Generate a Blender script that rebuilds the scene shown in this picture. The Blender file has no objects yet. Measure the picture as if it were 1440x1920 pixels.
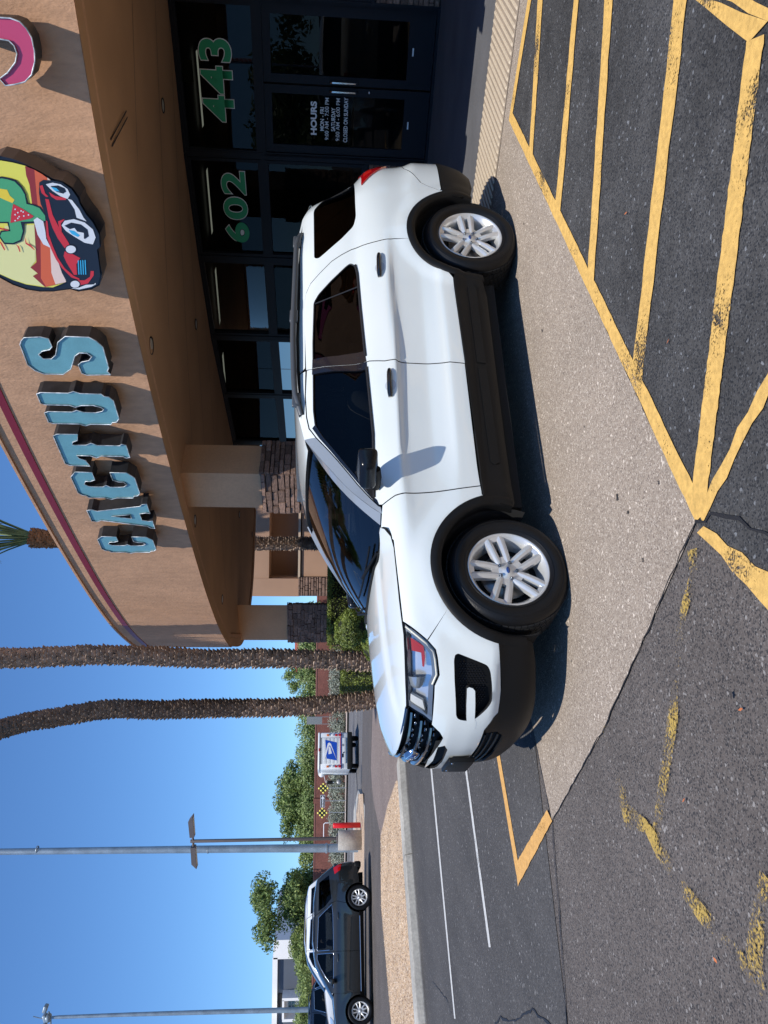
import bpy, bmesh, math, random
from mathutils import Vector, Matrix, noise
from mathutils.geometry import delaunay_2d_cdt

random.seed(7)
SC = bpy.context.scene
COL = SC.collection
PI = math.pi

# ------------------------------------------------------------------ camera
# the photograph is a landscape picture stored turned a quarter: the camera is rolled by 90 degrees
FPX, PITCH, ROLL, CAMH = 1425.6, 0.0759556, 0.0133820, 1.4706
c_f = Vector((0, math.cos(PITCH), -math.sin(PITCH)))
c_u0 = Vector((0, math.sin(PITCH), math.cos(PITCH)))
c_r0 = Vector((1, 0, 0))
c_r = c_r0 * math.cos(ROLL) + c_u0 * math.sin(ROLL)
c_u = c_u0 * math.cos(ROLL) - c_r0 * math.sin(ROLL)
CAM = Vector((0, 0, CAMH))
cd = bpy.data.cameras.new('camera')
cam = bpy.data.objects.new('camera', cd)
COL.objects.link(cam)
m = Matrix.Identity(4)
for i in range(3):
    m[i][0] = -c_u[i]; m[i][1] = c_r[i]; m[i][2] = -c_f[i]; m[i][3] = CAM[i]
cam.matrix_world = m
cd.sensor_fit = 'VERTICAL'; cd.sensor_height = 24.0
cd.lens = FPX / 1920 * 24.0
cd.clip_start = 0.05; cd.clip_end = 3000
SC.camera = cam

# ------------------------------------------------------------------ daylight
TRAVEL = Vector((0.095, 0.554, -1.0)).normalized()      # the way the sunlight goes
SUN_EL = math.asin(-TRAVEL.z)
SUN_AZ = math.atan2(-TRAVEL.x, -TRAVEL.y)               # from +Y towards +X
SKYZ, SKYS = (.95, .05), (.66, .89, 1.10)      # clear desert sky: bluer and without the white haze band at the horizon
w = bpy.data.worlds.new('World'); SC.world = w; w.use_nodes = True
nt = w.node_tree; nt.nodes.clear()
sky = nt.nodes.new('ShaderNodeTexSky'); sky.sky_type = 'NISHITA'; sky.sun_disc = False
sky.sun_elevation = SUN_EL; sky.sun_rotation = SUN_AZ
sky.air_density = 1.0; sky.dust_density = 0.0; sky.ozone_density = 6.0; sky.altitude = 0
bg = nt.nodes.new('ShaderNodeBackground'); bg.inputs[1].default_value = 0.145
wo = nt.nodes.new('ShaderNodeOutputWorld')
stc = nt.nodes.new('ShaderNodeTexCoord'); smp = nt.nodes.new('ShaderNodeMapping'); smp.vector_type = 'POINT'
smp.inputs['Scale'].default_value = (1, 1, SKYZ[0]); smp.inputs['Location'].default_value = (0, 0, SKYZ[1])
nt.links.new(stc.outputs['Generated'], smp.inputs[0]); nt.links.new(smp.outputs[0], sky.inputs[0])
hs = nt.nodes.new('ShaderNodeVectorMath'); hs.operation = 'MULTIPLY'; hs.inputs[1].default_value = SKYS
nt.links.new(sky.outputs[0], hs.inputs[0]); nt.links.new(hs.outputs[0], bg.inputs[0]); nt.links.new(bg.outputs[0], wo.inputs[0])
sl = bpy.data.lights.new('sun', 'SUN'); sl.energy = 4.6; sl.angle = math.radians(0.53); sl.color = (1, .955, .89)
so = bpy.data.objects.new('sun', sl); COL.objects.link(so)
so.rotation_mode = 'QUATERNION'; so.rotation_quaternion = TRAVEL.to_track_quat('-Z', 'Y')
so.location = (0, -10, 30)
SC.view_settings.view_transform = 'Standard'; SC.view_settings.look = 'None'
SC.view_settings.exposure = 0.0; SC.view_settings.gamma = 1.0
SC.view_settings.use_curve_mapping = False

# ------------------------------------------------------------------ measuring: a photo point (px, py) -> a point of the place
def ray(px, py):
    U, V = 1920 - py, px
    return c_f + c_r * ((U - 960) / FPX) - c_u * ((V - 720) / FPX)
def on_z(px, py, z=0.0):
    d = ray(px, py); return CAM + d * ((z - CAMH) / d.z)
def on_y(px, py, Y):
    d = ray(px, py); return CAM + d * (Y / d.y)
def on_wall(px, py, A, B):
    t = (B - A); n = Vector((-t.y, t.x, 0)); d = ray(px, py)
    return CAM + d * ((A - CAM).dot(n) / d.dot(n))
def gz(x, y):
    """the lot falls a little towards the street"""
    t = min(1, max(0, (y - 22) / 16.0)); t = t * t * (3 - 2 * t)
    return -0.45 * t
def on_ground(px, py, lift=0.0):
    z = lift
    for _ in range(12):
        p = on_z(px, py, z); z = gz(p.x, p.y) + lift
    return p

# ------------------------------------------------------------------ object helpers
def tag(o, label=None, cat=None, group=None, kind=None):
    if label: o['label'] = label
    if cat: o['category'] = cat
    if group: o['group'] = group
    if kind: o['kind'] = kind
    return o
def empty(name, loc=(0, 0, 0), rz=0.0, label=None, cat=None, group=None):
    o = bpy.data.objects.new(name, None); COL.objects.link(o)
    o.location = loc; o.rotation_euler = (0, 0, rz); o.empty_display_size = .3
    return tag(o, label, cat, group)
def link(name, me, parent=None, loc=None, rot=None, scale=None):
    o = bpy.data.objects.new(name, me); COL.objects.link(o)
    if parent: o.parent = parent
    if loc is not None: o.location = loc
    if rot is not None: o.rotation_euler = rot
    if scale is not None: o.scale = scale
    return o
def copy_tree(o, parent=None, depth=0):
    c = o.copy(); COL.objects.link(c)
    if parent: c.parent = parent
    for ch in o.children: copy_tree(ch, c, depth + 1)
    return c

class MB:
    """collects boxes, prisms, tubes ... and links them as ONE mesh object"""
    def __init__(s): s.v = []; s.f = []; s.m = []; s.sm = []
    def add(s, vs, fs, mi=0, smooth=False):
        n = len(s.v); s.v += [tuple(v) for v in vs]
        for f in fs: s.f.append([i + n for i in f]); s.m.append(mi); s.sm.append(smooth)
        return s
    def box(s, c, d, mi=0, M=None):
        x, y, z = (k / 2 for k in d); c = Vector(c)
        vs = [Vector((a, b, e)) for a in (-x, x) for b in (-y, y) for e in (-z, z)]
        if M is not None: vs = [M @ v for v in vs]
        vs = [v + c for v in vs]
        return s.add(vs, [(0, 1, 3, 2), (4, 6, 7, 5), (0, 4, 5, 1), (2, 3, 7, 6), (0, 2, 6, 4), (1, 5, 7, 3)], mi)
    def rbox(s, c, d, r=.02, mi=0, M=None, seg=2):
        """rounded box (all edges)"""
        bm = bmesh.new(); bmesh.ops.create_cube(bm, size=1)
        bmesh.ops.scale(bm, vec=d, verts=bm.verts)
        bmesh.ops.bevel(bm, geom=bm.edges[:], offset=min(r, min(d) * .49), segments=seg, affect='EDGES', profile=.5)
        c = Vector(c)
        vs = [((M @ v.co) if M is not None else v.co) + c for v in bm.verts]
        bm.verts.index_update()
        s.add(vs, [[v.index for v in f.verts] for f in bm.faces], mi, True); bm.free(); return s
    def prism(s, poly, z0, z1, mi=0):
        """polygon in plan, extruded upward"""
        n = len(poly)
        a = sum(poly[i][0] * poly[(i + 1) % n][1] - poly[(i + 1) % n][0] * poly[i][1] for i in range(n))
        if a < 0: poly = poly[::-1]
        vs = [(p[0], p[1], z0) for p in poly] + [(p[0], p[1], z1) for p in poly]
        fs = [tuple(range(n, 2 * n)), tuple(range(n - 1, -1, -1))] + [(i, (i + 1) % n, (i + 1) % n + n, i + n) for i in range(n)]
        return s.add(vs, fs, mi)
    def tube(s, pts, r, n=10, mi=0, caps=True, smooth=True):
        pts = [Vector(p) for p in pts]; k = len(pts)
        rs = r if isinstance(r, (list, tuple)) else [r] * k
        vs = []; up = None
        for i, p in enumerate(pts):
            t = (pts[min(i + 1, k - 1)] - pts[max(i - 1, 0)]).normalized()
            if up is None: up = t.orthogonal().normalized()
            up = (up - t * up.dot(t))
            up = up.normalized() if up.length > 1e-6 else t.orthogonal().normalized()
            b = t.cross(up)
            for j in range(n):
                a = 2 * PI * j / n; vs.append(p + (up * math.cos(a) + b * math.sin(a)) * rs[i])
        fs = [(i * n + j, i * n + (j + 1) % n, (i + 1) * n + (j + 1) % n, (i + 1) * n + j) for i in range(k - 1) for j in range(n)]
        s.add(vs, fs, mi, smooth)
        if caps: s.add(vs[:n], [tuple(range(n - 1, -1, -1))], mi); s.add(vs[-n:], [tuple(range(n))], mi)
        return s
    def lathe(s, prof, n=32, axis='Z', c=(0, 0, 0), mi=0, smooth=True, a0=0, a1=2 * PI, M=None):
        """prof: list of (r, h)"""
        c = Vector(c); full = abs(a1 - a0 - 2 * PI) < 1e-6; k = n if full else n + 1; vs = []
        for (r, h) in prof:
            for j in range(k):
                a = a0 + (a1 - a0) * j / n; x, y = r * math.cos(a), r * math.sin(a)
                v = Vector((x, y, h)) if axis == 'Z' else (Vector((x, h, y)) if axis == 'Y' else Vector((h, x, y)))
                if M is not None: v = M @ v
                vs.append(v + c)
        fs = []
        for i in range(len(prof) - 1):
            for j in range(n):
                a, b = i * k + j, i * k + (j + 1) % k
                fs.append((a, b, b + k, a + k) if axis != 'Y' else (a, a + k, b + k, b))
        return s.add(vs, fs, mi, smooth)
    def mesh(s, name, mats):
        me = bpy.data.meshes.new(name); me.from_pydata(s.v, [], s.f)
        for mm in (mats if isinstance(mats, (list, tuple)) else [mats]): me.materials.append(mm)
        me.polygons.foreach_set('material_index', s.m); me.polygons.foreach_set('use_smooth', s.sm)
        me.update(); return me
    def build(s, name, mats, parent=None, bevel=0, loc=None, rot=None, auto=None, seg=2):
        o = link(name, s.mesh(name, mats), parent, loc, rot)
        if bevel:
            b = o.modifiers.new('b', 'BEVEL'); b.width = bevel; b.segments = seg; b.limit_method = 'ANGLE'; b.angle_limit = math.radians(35)
        return o

# ------------------------------------------------------------------ materials
def _n(nt, t, **kw):
    n = nt.nodes.new(t)
    for k, v in kw.items(): setattr(n, k, v)
    return n
def mat(name, col, rough=.6, metal=0., var=.0, vs=3., v2=.0, v2s=30., bump=0., bs=60., coat=0., spec=.5, rvar=0., coord='Object', detail=6., stretch=None, col2=None, emis=None, estr=0., rand=0.):
    """principled material: colour broken up by two noises (var, v2), fine relief (bump), uneven gloss (rvar), per-object shade (rand)"""
    M = bpy.data.materials.new(name); M.use_nodes = True; nt = M.node_tree; nt.nodes.clear()
    out = _n(nt, 'ShaderNodeOutputMaterial'); P = _n(nt, 'ShaderNodeBsdfPrincipled'); nt.links.new(P.outputs[0], out.inputs[0])
    P.inputs['Roughness'].default_value = rough; P.inputs['Metallic'].default_value = metal
    P.inputs['Coat Weight'].default_value = coat; P.inputs['Coat Roughness'].default_value = .03
    P.inputs['Specular IOR Level'].default_value = spec
    P.inputs['Base Color'].default_value = (*col, 1)
    tc = _n(nt, 'ShaderNodeTexCoord'); src = tc.outputs[coord]
    if stretch:
        mp = _n(nt, 'ShaderNodeMapping'); mp.inputs['Scale'].default_value = stretch; nt.links.new(src, mp.inputs[0]); src = mp.outputs[0]
    def nz(scale, det=detail):
        q = _n(nt, 'ShaderNodeTexNoise'); q.inputs['Scale'].default_value = scale; q.inputs['Detail'].default_value = det
        nt.links.new(src, q.inputs['Vector']); return q.outputs[0]
    cur = None
    def chain(fac, amt, c2=None):
        nonlocal cur
        mx = _n(nt, 'ShaderNodeMix', data_type='RGBA')
        mr = _n(nt, 'ShaderNodeMapRange'); mr.inputs[1].default_value = .32; mr.inputs[2].default_value = .68
        nt.links.new(fac, mr.inputs[0]); nt.links.new(mr.outputs[0], mx.inputs[0])
        lo = tuple(c * (1 - amt) for c in col); hi = c2 or tuple(min(1, c * (1 + amt)) for c in col)
        if cur is None:
            mx.inputs[6].default_value = (*lo, 1); mx.inputs[7].default_value = (*hi, 1)
            cur = mx.outputs[2]
        else:
            m2 = _n(nt, 'ShaderNodeMix', data_type='RGBA', blend_type='MULTIPLY'); m2.inputs[0].default_value = 1
            mx.inputs[6].default_value = (1 - amt,) * 3 + (1,); mx.inputs[7].default_value = (1 + amt,) * 3 + (1,)
            nt.links.new(cur, m2.inputs[6]); nt.links.new(mx.outputs[2], m2.inputs[7]); cur = m2.outputs[2]
    if var or col2: chain(nz(vs), var, col2)
    if v2: chain(nz(v2s, 3.), v2)
    if rand:
        oi = _n(nt, 'ShaderNodeObjectInfo'); mr = _n(nt, 'ShaderNodeMapRange')
        mr.inputs[3].default_value = 1 - rand; mr.inputs[4].default_value = 1 + rand; nt.links.new(oi.outputs['Random'], mr.inputs[0])
        vm = _n(nt, 'ShaderNodeVectorMath', operation='SCALE'); nt.links.new(mr.outputs[0], vm.inputs[3])
        if cur is None: vm.inputs[0].default_value = col
        else: nt.links.new(cur, vm.inputs[0])
        cur = vm.outputs[0]
    if cur is not None: nt.links.new(cur, P.inputs['Base Color'])
    if rvar:
        mr = _n(nt, 'ShaderNodeMapRange'); mr.inputs[1].default_value = .3; mr.inputs[2].default_value = .7
        mr.inputs[3].default_value = max(.02, rough - rvar); mr.inputs[4].default_value = min(1, rough + rvar)
        nt.links.new(nz(vs * 2.3), mr.inputs[0]); nt.links.new(mr.outputs[0], P.inputs['Roughness'])
    if bump:
        b = _n(nt, 'ShaderNodeBump'); b.inputs['Strength'].default_value = bump; b.inputs['Distance'].default_value = .02
        nt.links.new(nz(bs, 8.), b.inputs['Height']); nt.links.new(b.outputs[0], P.inputs['Normal'])
    if emis: P.inputs['Emission Color'].default_value = (*emis, 1); P.inputs['Emission Strength'].default_value = estr
    M.diffuse_color = (*col, 1)
    return M
def glass(name, tint=(.3, .32, .33), refl=1.0, rough=.0, ior=1.5):
    """thin tinted pane: what lies behind shows through darkened, fresnel reflection on top"""
    M = bpy.data.materials.new(name); M.use_nodes = True; nt = M.node_tree; nt.nodes.clear()
    out = _n(nt, 'ShaderNodeOutputMaterial'); mx = _n(nt, 'ShaderNodeMixShader')
    tr = _n(nt, 'ShaderNodeBsdfTransparent'); tr.inputs[0].default_value = (*tint, 1)
    gl = _n(nt, 'ShaderNodeBsdfGlossy'); gl.inputs['Roughness'].default_value = rough; gl.inputs[0].default_value = (refl, refl, refl, 1)
    fr = _n(nt, 'ShaderNodeFresnel'); fr.inputs[0].default_value = ior
    nt.links.new(fr.outputs[0], mx.inputs[0]); nt.links.new(tr.outputs[0], mx.inputs[1]); nt.links.new(gl.outputs[0], mx.inputs[2])
    nt.links.new(mx.outputs[0], out.inputs[0]); return M
# ================================================================== THE GROUND
def aggregate(name, base, light, dark, scale, amount=.12, amount_dark=.2, rough=.9, blotch=.18, bs=1.2, bump=.5, stretch=None, rvar=0):
    """asphalt or exposed-aggregate concrete: binder, scattered light and dark stones, large soft stains"""
    M = bpy.data.materials.new(name); M.use_nodes = True; nt = M.node_tree; nt.nodes.clear()
    out = _n(nt, 'ShaderNodeOutputMaterial'); P = _n(nt, 'ShaderNodeBsdfPrincipled'); nt.links.new(P.outputs[0], out.inputs[0])
    P.inputs['Roughness'].default_value = rough; P.inputs['Specular IOR Level'].default_value = .3
    tc = _n(nt, 'ShaderNodeTexCoord')
    def vor(s):
        v = _n(nt, 'ShaderNodeTexVoronoi'); v.inputs['Scale'].default_value = s; v.inputs['Randomness'].default_value = 1
        nt.links.new(tc.outputs['Object'], v.inputs['Vector']); return v
    def nz(s, d=5, st=None):
        q = _n(nt, 'ShaderNodeTexNoise'); q.inputs['Scale'].default_value = s; q.inputs['Detail'].default_value = d
        if st:
            mp = _n(nt, 'ShaderNodeMapping'); mp.inputs['Scale'].default_value = st[:3]; mp.inputs['Rotation'].default_value = (0, 0, st[3] if len(st) > 3 else 0)
            nt.links.new(tc.outputs['Object'], mp.inputs[0]); nt.links.new(mp.outputs[0], q.inputs['Vector'])
        else: nt.links.new(tc.outputs['Object'], q.inputs['Vector'])
        return q.outputs[0]
    def ramp(src, a, b):
        mr = _n(nt, 'ShaderNodeMapRange'); mr.inputs[1].default_value = a; mr.inputs[2].default_value = b; nt.links.new(src, mr.inputs[0]); return mr.outputs[0]
    def mix(fac, A, B, bt='MIX'):
        mx = _n(nt, 'ShaderNodeMix', data_type='RGBA', blend_type=bt)
        for i, s in ((0, fac), (6, A), (7, B)):
            if isinstance(s, (int, float)): mx.inputs[i].default_value = s
            elif isinstance(s, tuple): mx.inputs[i].default_value = (*s, 1)
            else: nt.links.new(s, mx.inputs[i])
        return mx.outputs[2]
    v1 = vor(scale); v2 = vor(scale * 1.9); v3 = vor(scale * .55)
    sep = _n(nt, 'ShaderNodeSeparateColor'); nt.links.new(v1.outputs['Color'], sep.inputs[0])
    sep2 = _n(nt, 'ShaderNodeSeparateColor'); nt.links.new(v2.outputs['Color'], sep2.inputs[0])
    sep3 = _n(nt, 'ShaderNodeSeparateColor'); nt.links.new(v3.outputs['Color'], sep3.inputs[0])
    c = mix(ramp(nz(scale * .35, 6), .3, .7), tuple(k * .82 for k in base), tuple(k * 1.16 for k in base))
    c = mix(ramp(sep.outputs[0], 1 - amount - .06, 1 - amount + .06), c, light)
    c = mix(ramp(sep2.outputs[1], 1 - amount - .05, 1 - amount + .05), c, tuple(k * .75 for k in light))
    c = mix(ramp(sep.outputs[2], 1 - amount_dark - .04, 1 - amount_dark + .04), c, dark)
    c = mix(ramp(sep3.outputs[0], .985, .992), c, tuple(min(.8, k * 1.2) for k in light))
    lo = 1 - blotch; hi = 1 + blotch
    c = mix(1.0, c, mix(ramp(nz(bs, 5), .3, .7), (lo,) * 3, (hi,) * 3), 'MULTIPLY')
    c = mix(1.0, c, mix(ramp(nz(bs * 5, 5, stretch), .3, .7), (1 - blotch * .6,) * 3, (1 + blotch * .6,) * 3), 'MULTIPLY')
    nt.links.new(c, P.inputs['Base Color'])
    b = _n(nt, 'ShaderNodeBump'); b.inputs['Strength'].default_value = bump; b.inputs['Distance'].default_value = .004
    nt.links.new(v1.outputs['Distance'], b.inputs['Height']); nt.links.new(b.outputs[0], P.inputs['Normal'])
    if rvar: nt.links.new(ramp(nz(4), -.2, 1.2), P.inputs['Roughness'])
    return M

def paint(name, col, wear=.35, rough=.75):
    """road paint, worn through to the asphalt in patches"""
    M = bpy.data.materials.new(name); M.use_nodes = True; nt = M.node_tree; nt.nodes.clear()
    out = _n(nt, 'ShaderNodeOutputMaterial'); P = _n(nt, 'ShaderNodeBsdfPrincipled'); P.inputs['Roughness'].default_value = rough
    tr = _n(nt, 'ShaderNodeBsdfTransparent'); mx = _n(nt, 'ShaderNodeMixShader'); tc = _n(nt, 'ShaderNodeTexCoord')
    def nz(s, d):
        q = _n(nt, 'ShaderNodeTexNoise'); q.inputs['Scale'].default_value = s; q.inputs['Detail'].default_value = d
        q.inputs['Roughness'].default_value = .65; nt.links.new(tc.outputs['Object'], q.inputs['Vector']); return q.outputs[0]
    def mth(op, a, b):
        k = _n(nt, 'ShaderNodeMath', operation=op)
        for i, s in ((0, a), (1, b)):
            if isinstance(s, (int, float)): k.inputs[i].default_value = s
            else: nt.links.new(s, k.inputs[i])
        return k.outputs[0]
    f = mth('ADD', mth('MULTIPLY', nz(2.2, 3), .55), mth('MULTIPLY', nz(75, 8), .45))
    mr = _n(nt, 'ShaderNodeMapRange'); mr.inputs[1].default_value = .30 + wear * .3; mr.inputs[2].default_value = .36 + wear * .3
    nt.links.new(f, mr.inputs[0]); nt.links.new(mr.outputs[0], mx.inputs[0])
    cm = _n(nt, 'ShaderNodeMix', data_type='RGBA'); r2 = _n(nt, 'ShaderNodeMapRange'); r2.inputs[1].default_value = .3; r2.inputs[2].default_value = .7
    nt.links.new(nz(38, 5), r2.inputs[0]); nt.links.new(r2.outputs[0], cm.inputs[0])
    cm.inputs[6].default_value = (*[k * .72 for k in col], 1); cm.inputs[7].default_value = (*[min(1, k * 1.12) for k in col], 1)
    nt.links.new(cm.outputs[2], P.inputs['Base Color'])
    b = _n(nt, 'ShaderNodeBump'); b.inputs['Strength'].default_value = .5; b.inputs['Distance'].default_value = .004
    nt.links.new(nz(160, 3), b.inputs['Height']); nt.links.new(b.outputs[0], P.inputs['Normal'])
    nt.links.new(tr.outputs[0], mx.inputs[1]); nt.links.new(P.outputs[0], mx.inputs[2]); nt.links.new(mx.outputs[0], out.inputs[0])
    M.diffuse_color = (*col, 1)
    return M

M_ASPH = aggregate('coarse_asphalt', (.115, .098, .087), (.22, .205, .19), (.045, .042, .042), 150, .06, .2, blotch=.14, bs=.8, bump=.5)
M_ASPH_L = aggregate('lot_asphalt', (.074, .070, .067), (.19, .185, .18), (.04, .04, .042), 110, .035, .14, rough=.85, blotch=.16, bs=.7, stretch=(1, .15, 1, .6), bump=.4)
M_SEAL = aggregate('sealed_asphalt', (.062, .060, .058), (.15, .155, .16), (.026, .027, .03), 150, .022, .22, rough=.85, blotch=.28, bs=1.4, bump=.45)
M_SLAB = aggregate('exposed_aggregate_concrete', (.335, .272, .212), (.58, .50, .41), (.19, .15, .12), 150, .12, .15, rough=.93, blotch=.07, bs=.7, bump=.8)
M_WALK = mat('walk_concrete_shaded', (.10, .10, .105), rough=.8, var=.18, vs=1.3, v2=.08, v2s=40, bump=.2, bs=80)  # shade under the canopy is put into this dark colour
M_KERB = mat('kerb_concrete', (.40, .385, .345), rough=.9, var=.22, vs=1.6, v2=.14, v2s=25, bump=.35, bs=60)
M_YEL = paint('yellow_road_paint', (.74, .455, .125), wear=.30)
M_YELW = paint('yellow_road_paint_worn', (.52, .35, .08), wear=.72)
M_YELF = paint('yellow_road_paint_thin', (.72, .40, .12), wear=.12)
M_WHT = paint('white_road_paint', (.60, .60, .58), wear=.22)
M_TAR = mat('tar_line', (.018, .017, .018), rough=.6)
M_STREET = aggregate('street_asphalt', (.125, .12, .12), (.25, .24, .23), (.07, .07, .07), 40, .08, .1, blotch=.14, bs=.25, bump=.2)
M_DRIVE = aggregate('brown_drive_paving', (.21, .165, .145), (.32, .27, .24), (.12, .1, .09), 50, .10, .12, blotch=.10, bs=.5, bump=.2)
M_GRAVEL = aggregate('gravel_bed', (.52, .37, .235), (.70, .57, .44), (.24, .16, .11), 45, .16, .2, blotch=.1, bs=1.0, bump=1.0)
M_FARWALK = mat('far_walk_concrete', (.46, .37, .31), rough=.9, var=.1, vs=.8)

def grid_sheet(name, x0, x1, ys, m, lift=0.0):
    mb = MB(); xs = [x0 + (x1 - x0) * i / 8 for i in range(9)]
    vs = [(x, y, gz(x, y) + lift) for y in ys for x in xs]; n = len(xs)
    mb.add(vs, [(j * n + i, j * n + i + 1, (j + 1) * n + i + 1, (j + 1) * n + i) for j in range(len(ys) - 1) for i in range(n - 1)])
    o = mb.build(name, m); tag(o, kind='structure'); return o
YS = [-700, -200, -60, -10, 10, 20, 22] + [22 + i for i in range(1, 17)] + [60, 120, 300, 700, 1500]
grid_sheet('ground', -900, 900, YS, M_ASPH)

def sheet(name, pts, lift, m, sub=0, kind='structure', parent=None):
    """flat polygon given by its corners in plan"""
    P_ = [Vector((p[0], p[1])) for p in pts]; r = delaunay_2d_cdt(P_, [(i, (i + 1) % len(P_)) for i in range(len(P_))], [], 1, 1e-5)
    bm = bmesh.new(); vs = [bm.verts.new((p.x, p.y, lift)) for p in r[0]]
    for t in r[2]: bm.faces.new([vs[i] for i in t])
    y0 = min(p.y for p in P_); y1 = max(p.y for p in P_)
    for y in [22 + k for k in range(17)]:
        if y0 < y < y1: bmesh.ops.bisect_plane(bm, geom=bm.verts[:] + bm.edges[:] + bm.faces[:], plane_co=(0, y, 0), plane_no=(0, 1, 0))
    bm.normal_update()
    for f in bm.faces:
        if f.normal.z < 0: f.normal_flip()
    for v in bm.verts: v.co.z = lift + gz(v.co.x, v.co.y)
    me = bpy.data.meshes.new(name); bm.to_mesh(me); bm.free(); me.materials.append(m)
    o = link(name, me, parent)
    if kind: tag(o, kind=kind)
    return o
G = lambda L: [on_z(a, b) for a, b in L]
seam_a, seam_b = on_z(1000, 1360), on_z(1065, 1920)
seam_dir = (seam_a - seam_b).normalized()
tip = on_z(1037, 1540)
corner_r = on_z(1309, 978)             # where slab and yellow lines meet
corner_f = on_z(957, 225)              # far right corner of the hatched bay
edge_r = on_z(993, 0)
out_r = edge_r + (edge_r - corner_f).normalized() * 9
slab_l = tip + (on_z(1000, 1360) - tip).normalized() * 3.1
A0 = on_z(819, 24, .05); B0 = on_z(795, 298, .05)
tW = (B0 - A0).normalized()
base_r = A0 - tW * 12
band_l0, band_l1 = on_z(932.5, 0), on_z(894, 322)
band_r0, band_r1 = on_z(983, 0), on_z(957, 225)
bdir = (band_l1 - band_l0).normalized()

# left lot asphalt from the kerb to the seam, sealed bay, drive slab
kerb_n = [on_z(760, 1417), on_z(774, 1600), on_z(800, 1920)]       # kerb toe towards the camera
kd = (kerb_n[0] - kerb_n[2]).normalized()
k_far = kerb_n[0] + kd * 9; k_near = kerb_n[2] - kd * 14
s_near = seam_b - seam_dir * 10; s_far = seam_a + seam_dir * 6
sheet('lot_asphalt', [k_near, s_near, seam_b, seam_a, s_far, k_far, kerb_n[0], kerb_n[1]], .004, M_ASPH_L)
pR = on_z(1130, 1375)
e_right = on_z(1087, 1450)
sheet('drive_slab', [tip, e_right, pR, corner_r, on_z(1200, 722), on_z(1100, 510), corner_f, edge_r, out_r,
                     band_l0 - bdir * 9, band_l0, band_l1, band_l1 + bdir * 5.5, slab_l], .008, M_SLAB)
# the entrance walk between slab and shop front, colour darkened for the canopy shade
walk_far = on_z(430, 830, 3.65)
sheet('entrance_walk', [band_l0 - bdir * 9, band_l0, band_l1, band_l1 + bdir * 5.5, Vector((-1.2, 13.0, 0)), Vector((-1.0, 20, 0)), Vector((3, 20, 0)), A0 + Vector((3, 5, 0)), base_r + Vector((3, 3, 0))], .0068, M_WALK)
# sealed asphalt of the hatched bay
hb = [corner_r, on_z(1200, 722), on_z(1100, 510), corner_f, edge_r, out_r, out_r + Vector((6, -8, 0)), on_z(1440, 300) + Vector((4, -3, 0)), on_z(1440, 1000), on_z(1320, 1010)]
sheet('hatched_bay', [corner_r, corner_f, edge_r, out_r, Vector((12, 2, 0)), Vector((9, -6, 0)), Vector((1.5, -6, 0)), on_z(1440, 1095), on_z(1320, 1005)], .0062, M_SEAL)

def band(pa, pb, pc, pd, lift, m, name, jit=.006, n=26):
    """painted line between its two edges pa-pb and pc-pd (plan points)"""
    mb = MB(); L = []; R = []
    for i in range(n + 1):
        t = i / n; a = pa.lerp(pb, t); b = pc.lerp(pd, t); k = (b - a).normalized()
        L.append(a + k * random.uniform(-jit, jit)); R.append(b + k * random.uniform(-jit, jit))
    vs = [(p.x, p.y, lift + gz(p.x, p.y)) for p in L + R]
    mb.add(vs, [(i, n + 1 + i, n + 2 + i, i + 1) for i in range(n)]); o = mb.build(name, m)
    for p in o.data.polygons:
        pass
    bm = bmesh.new(); bm.from_mesh(o.data); bmesh.ops.recalc_face_normals(bm, faces=bm.faces[:])
    for f in bm.faces:
        if f.normal.z < 0: f.normal_flip()
    bm.to_mesh(o.data); bm.free(); tag(o, kind='structure'); return o
Zd = lambda x, y: on_z(860 + x / 2.4828, y / 2.4828)
Ze = lambda x, y: on_z(860 + x / 2.4828, 700 + y / 2.4828)
def ext(a, b, k): return b + (b - a).normalized() * k
band(Zd(240, 560), Ze(1118, 692), Zd(258, 525), Ze(1165, 640), .0122, M_YEL, 'painted_line', .004, 70)
band(ext(Zd(240, 560), Zd(328, 0), 6), Zd(240, 560), ext(Zd(258, 525), Zd(345, 0), 6), Zd(258, 525), .0124, M_YEL, 'painted_line')
for i, (a, b, c, d) in enumerate([((375, 0), (337, 700), (398, 0), (352, 722)), ((545, 0), (459, 950), (568, 0), (482, 985)),
                     ((690, 0), (610, 1270), (726, 0), (638, 1330)), ((1015, 0), (822, 1700), (1075, 0), (862, 1790))]):
    A_, B_, C_, D_ = Zd(*a), Zd(*b), Zd(*c), Zd(*d)
    band(ext(B_, A_, 3), B_, ext(D_, C_, 3), D_, .0126, M_YEL, 'painted_line', .008, 50)
band(Zd(1355, 195), Ze(1097, 560), Zd(1440, 160), Ze(1162, 620), .0128, M_YEL, 'painted_line', .004, 60)
band(ext(Ze(1125, 640), Ze(1440, 20), 1.5), Ze(1125, 640), ext(Ze(1150, 690), Ze(1440, 140), 1.5), Ze(1150, 690), .0130, M_YEL, 'painted_line', .01)
band(ext(Zd(1360, 205), Zd(1115, 0), 5), Zd(1360, 205), ext(Zd(1440, 75), Zd(1215, 0), 5), Zd(1460, 95), .0132, M_YEL, 'painted_line', .012)
band(ext(Zd(1440, 75), Zd(1300, 0), 4), Zd(1460, 110), ext(Zd(1440, 30), Zd(1390, 0), 4), Zd(1500, 60), .0134, M_YEL, 'painted_line', .012)
band(Ze(1130, 735), ext(Ze(1130, 735), Ze(1440, 1075), 2), Ze(1160, 705), ext(Ze(1160, 705), Ze(1440, 925), 2), .0122, M_YEL, 'painted_line', .015)
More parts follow.
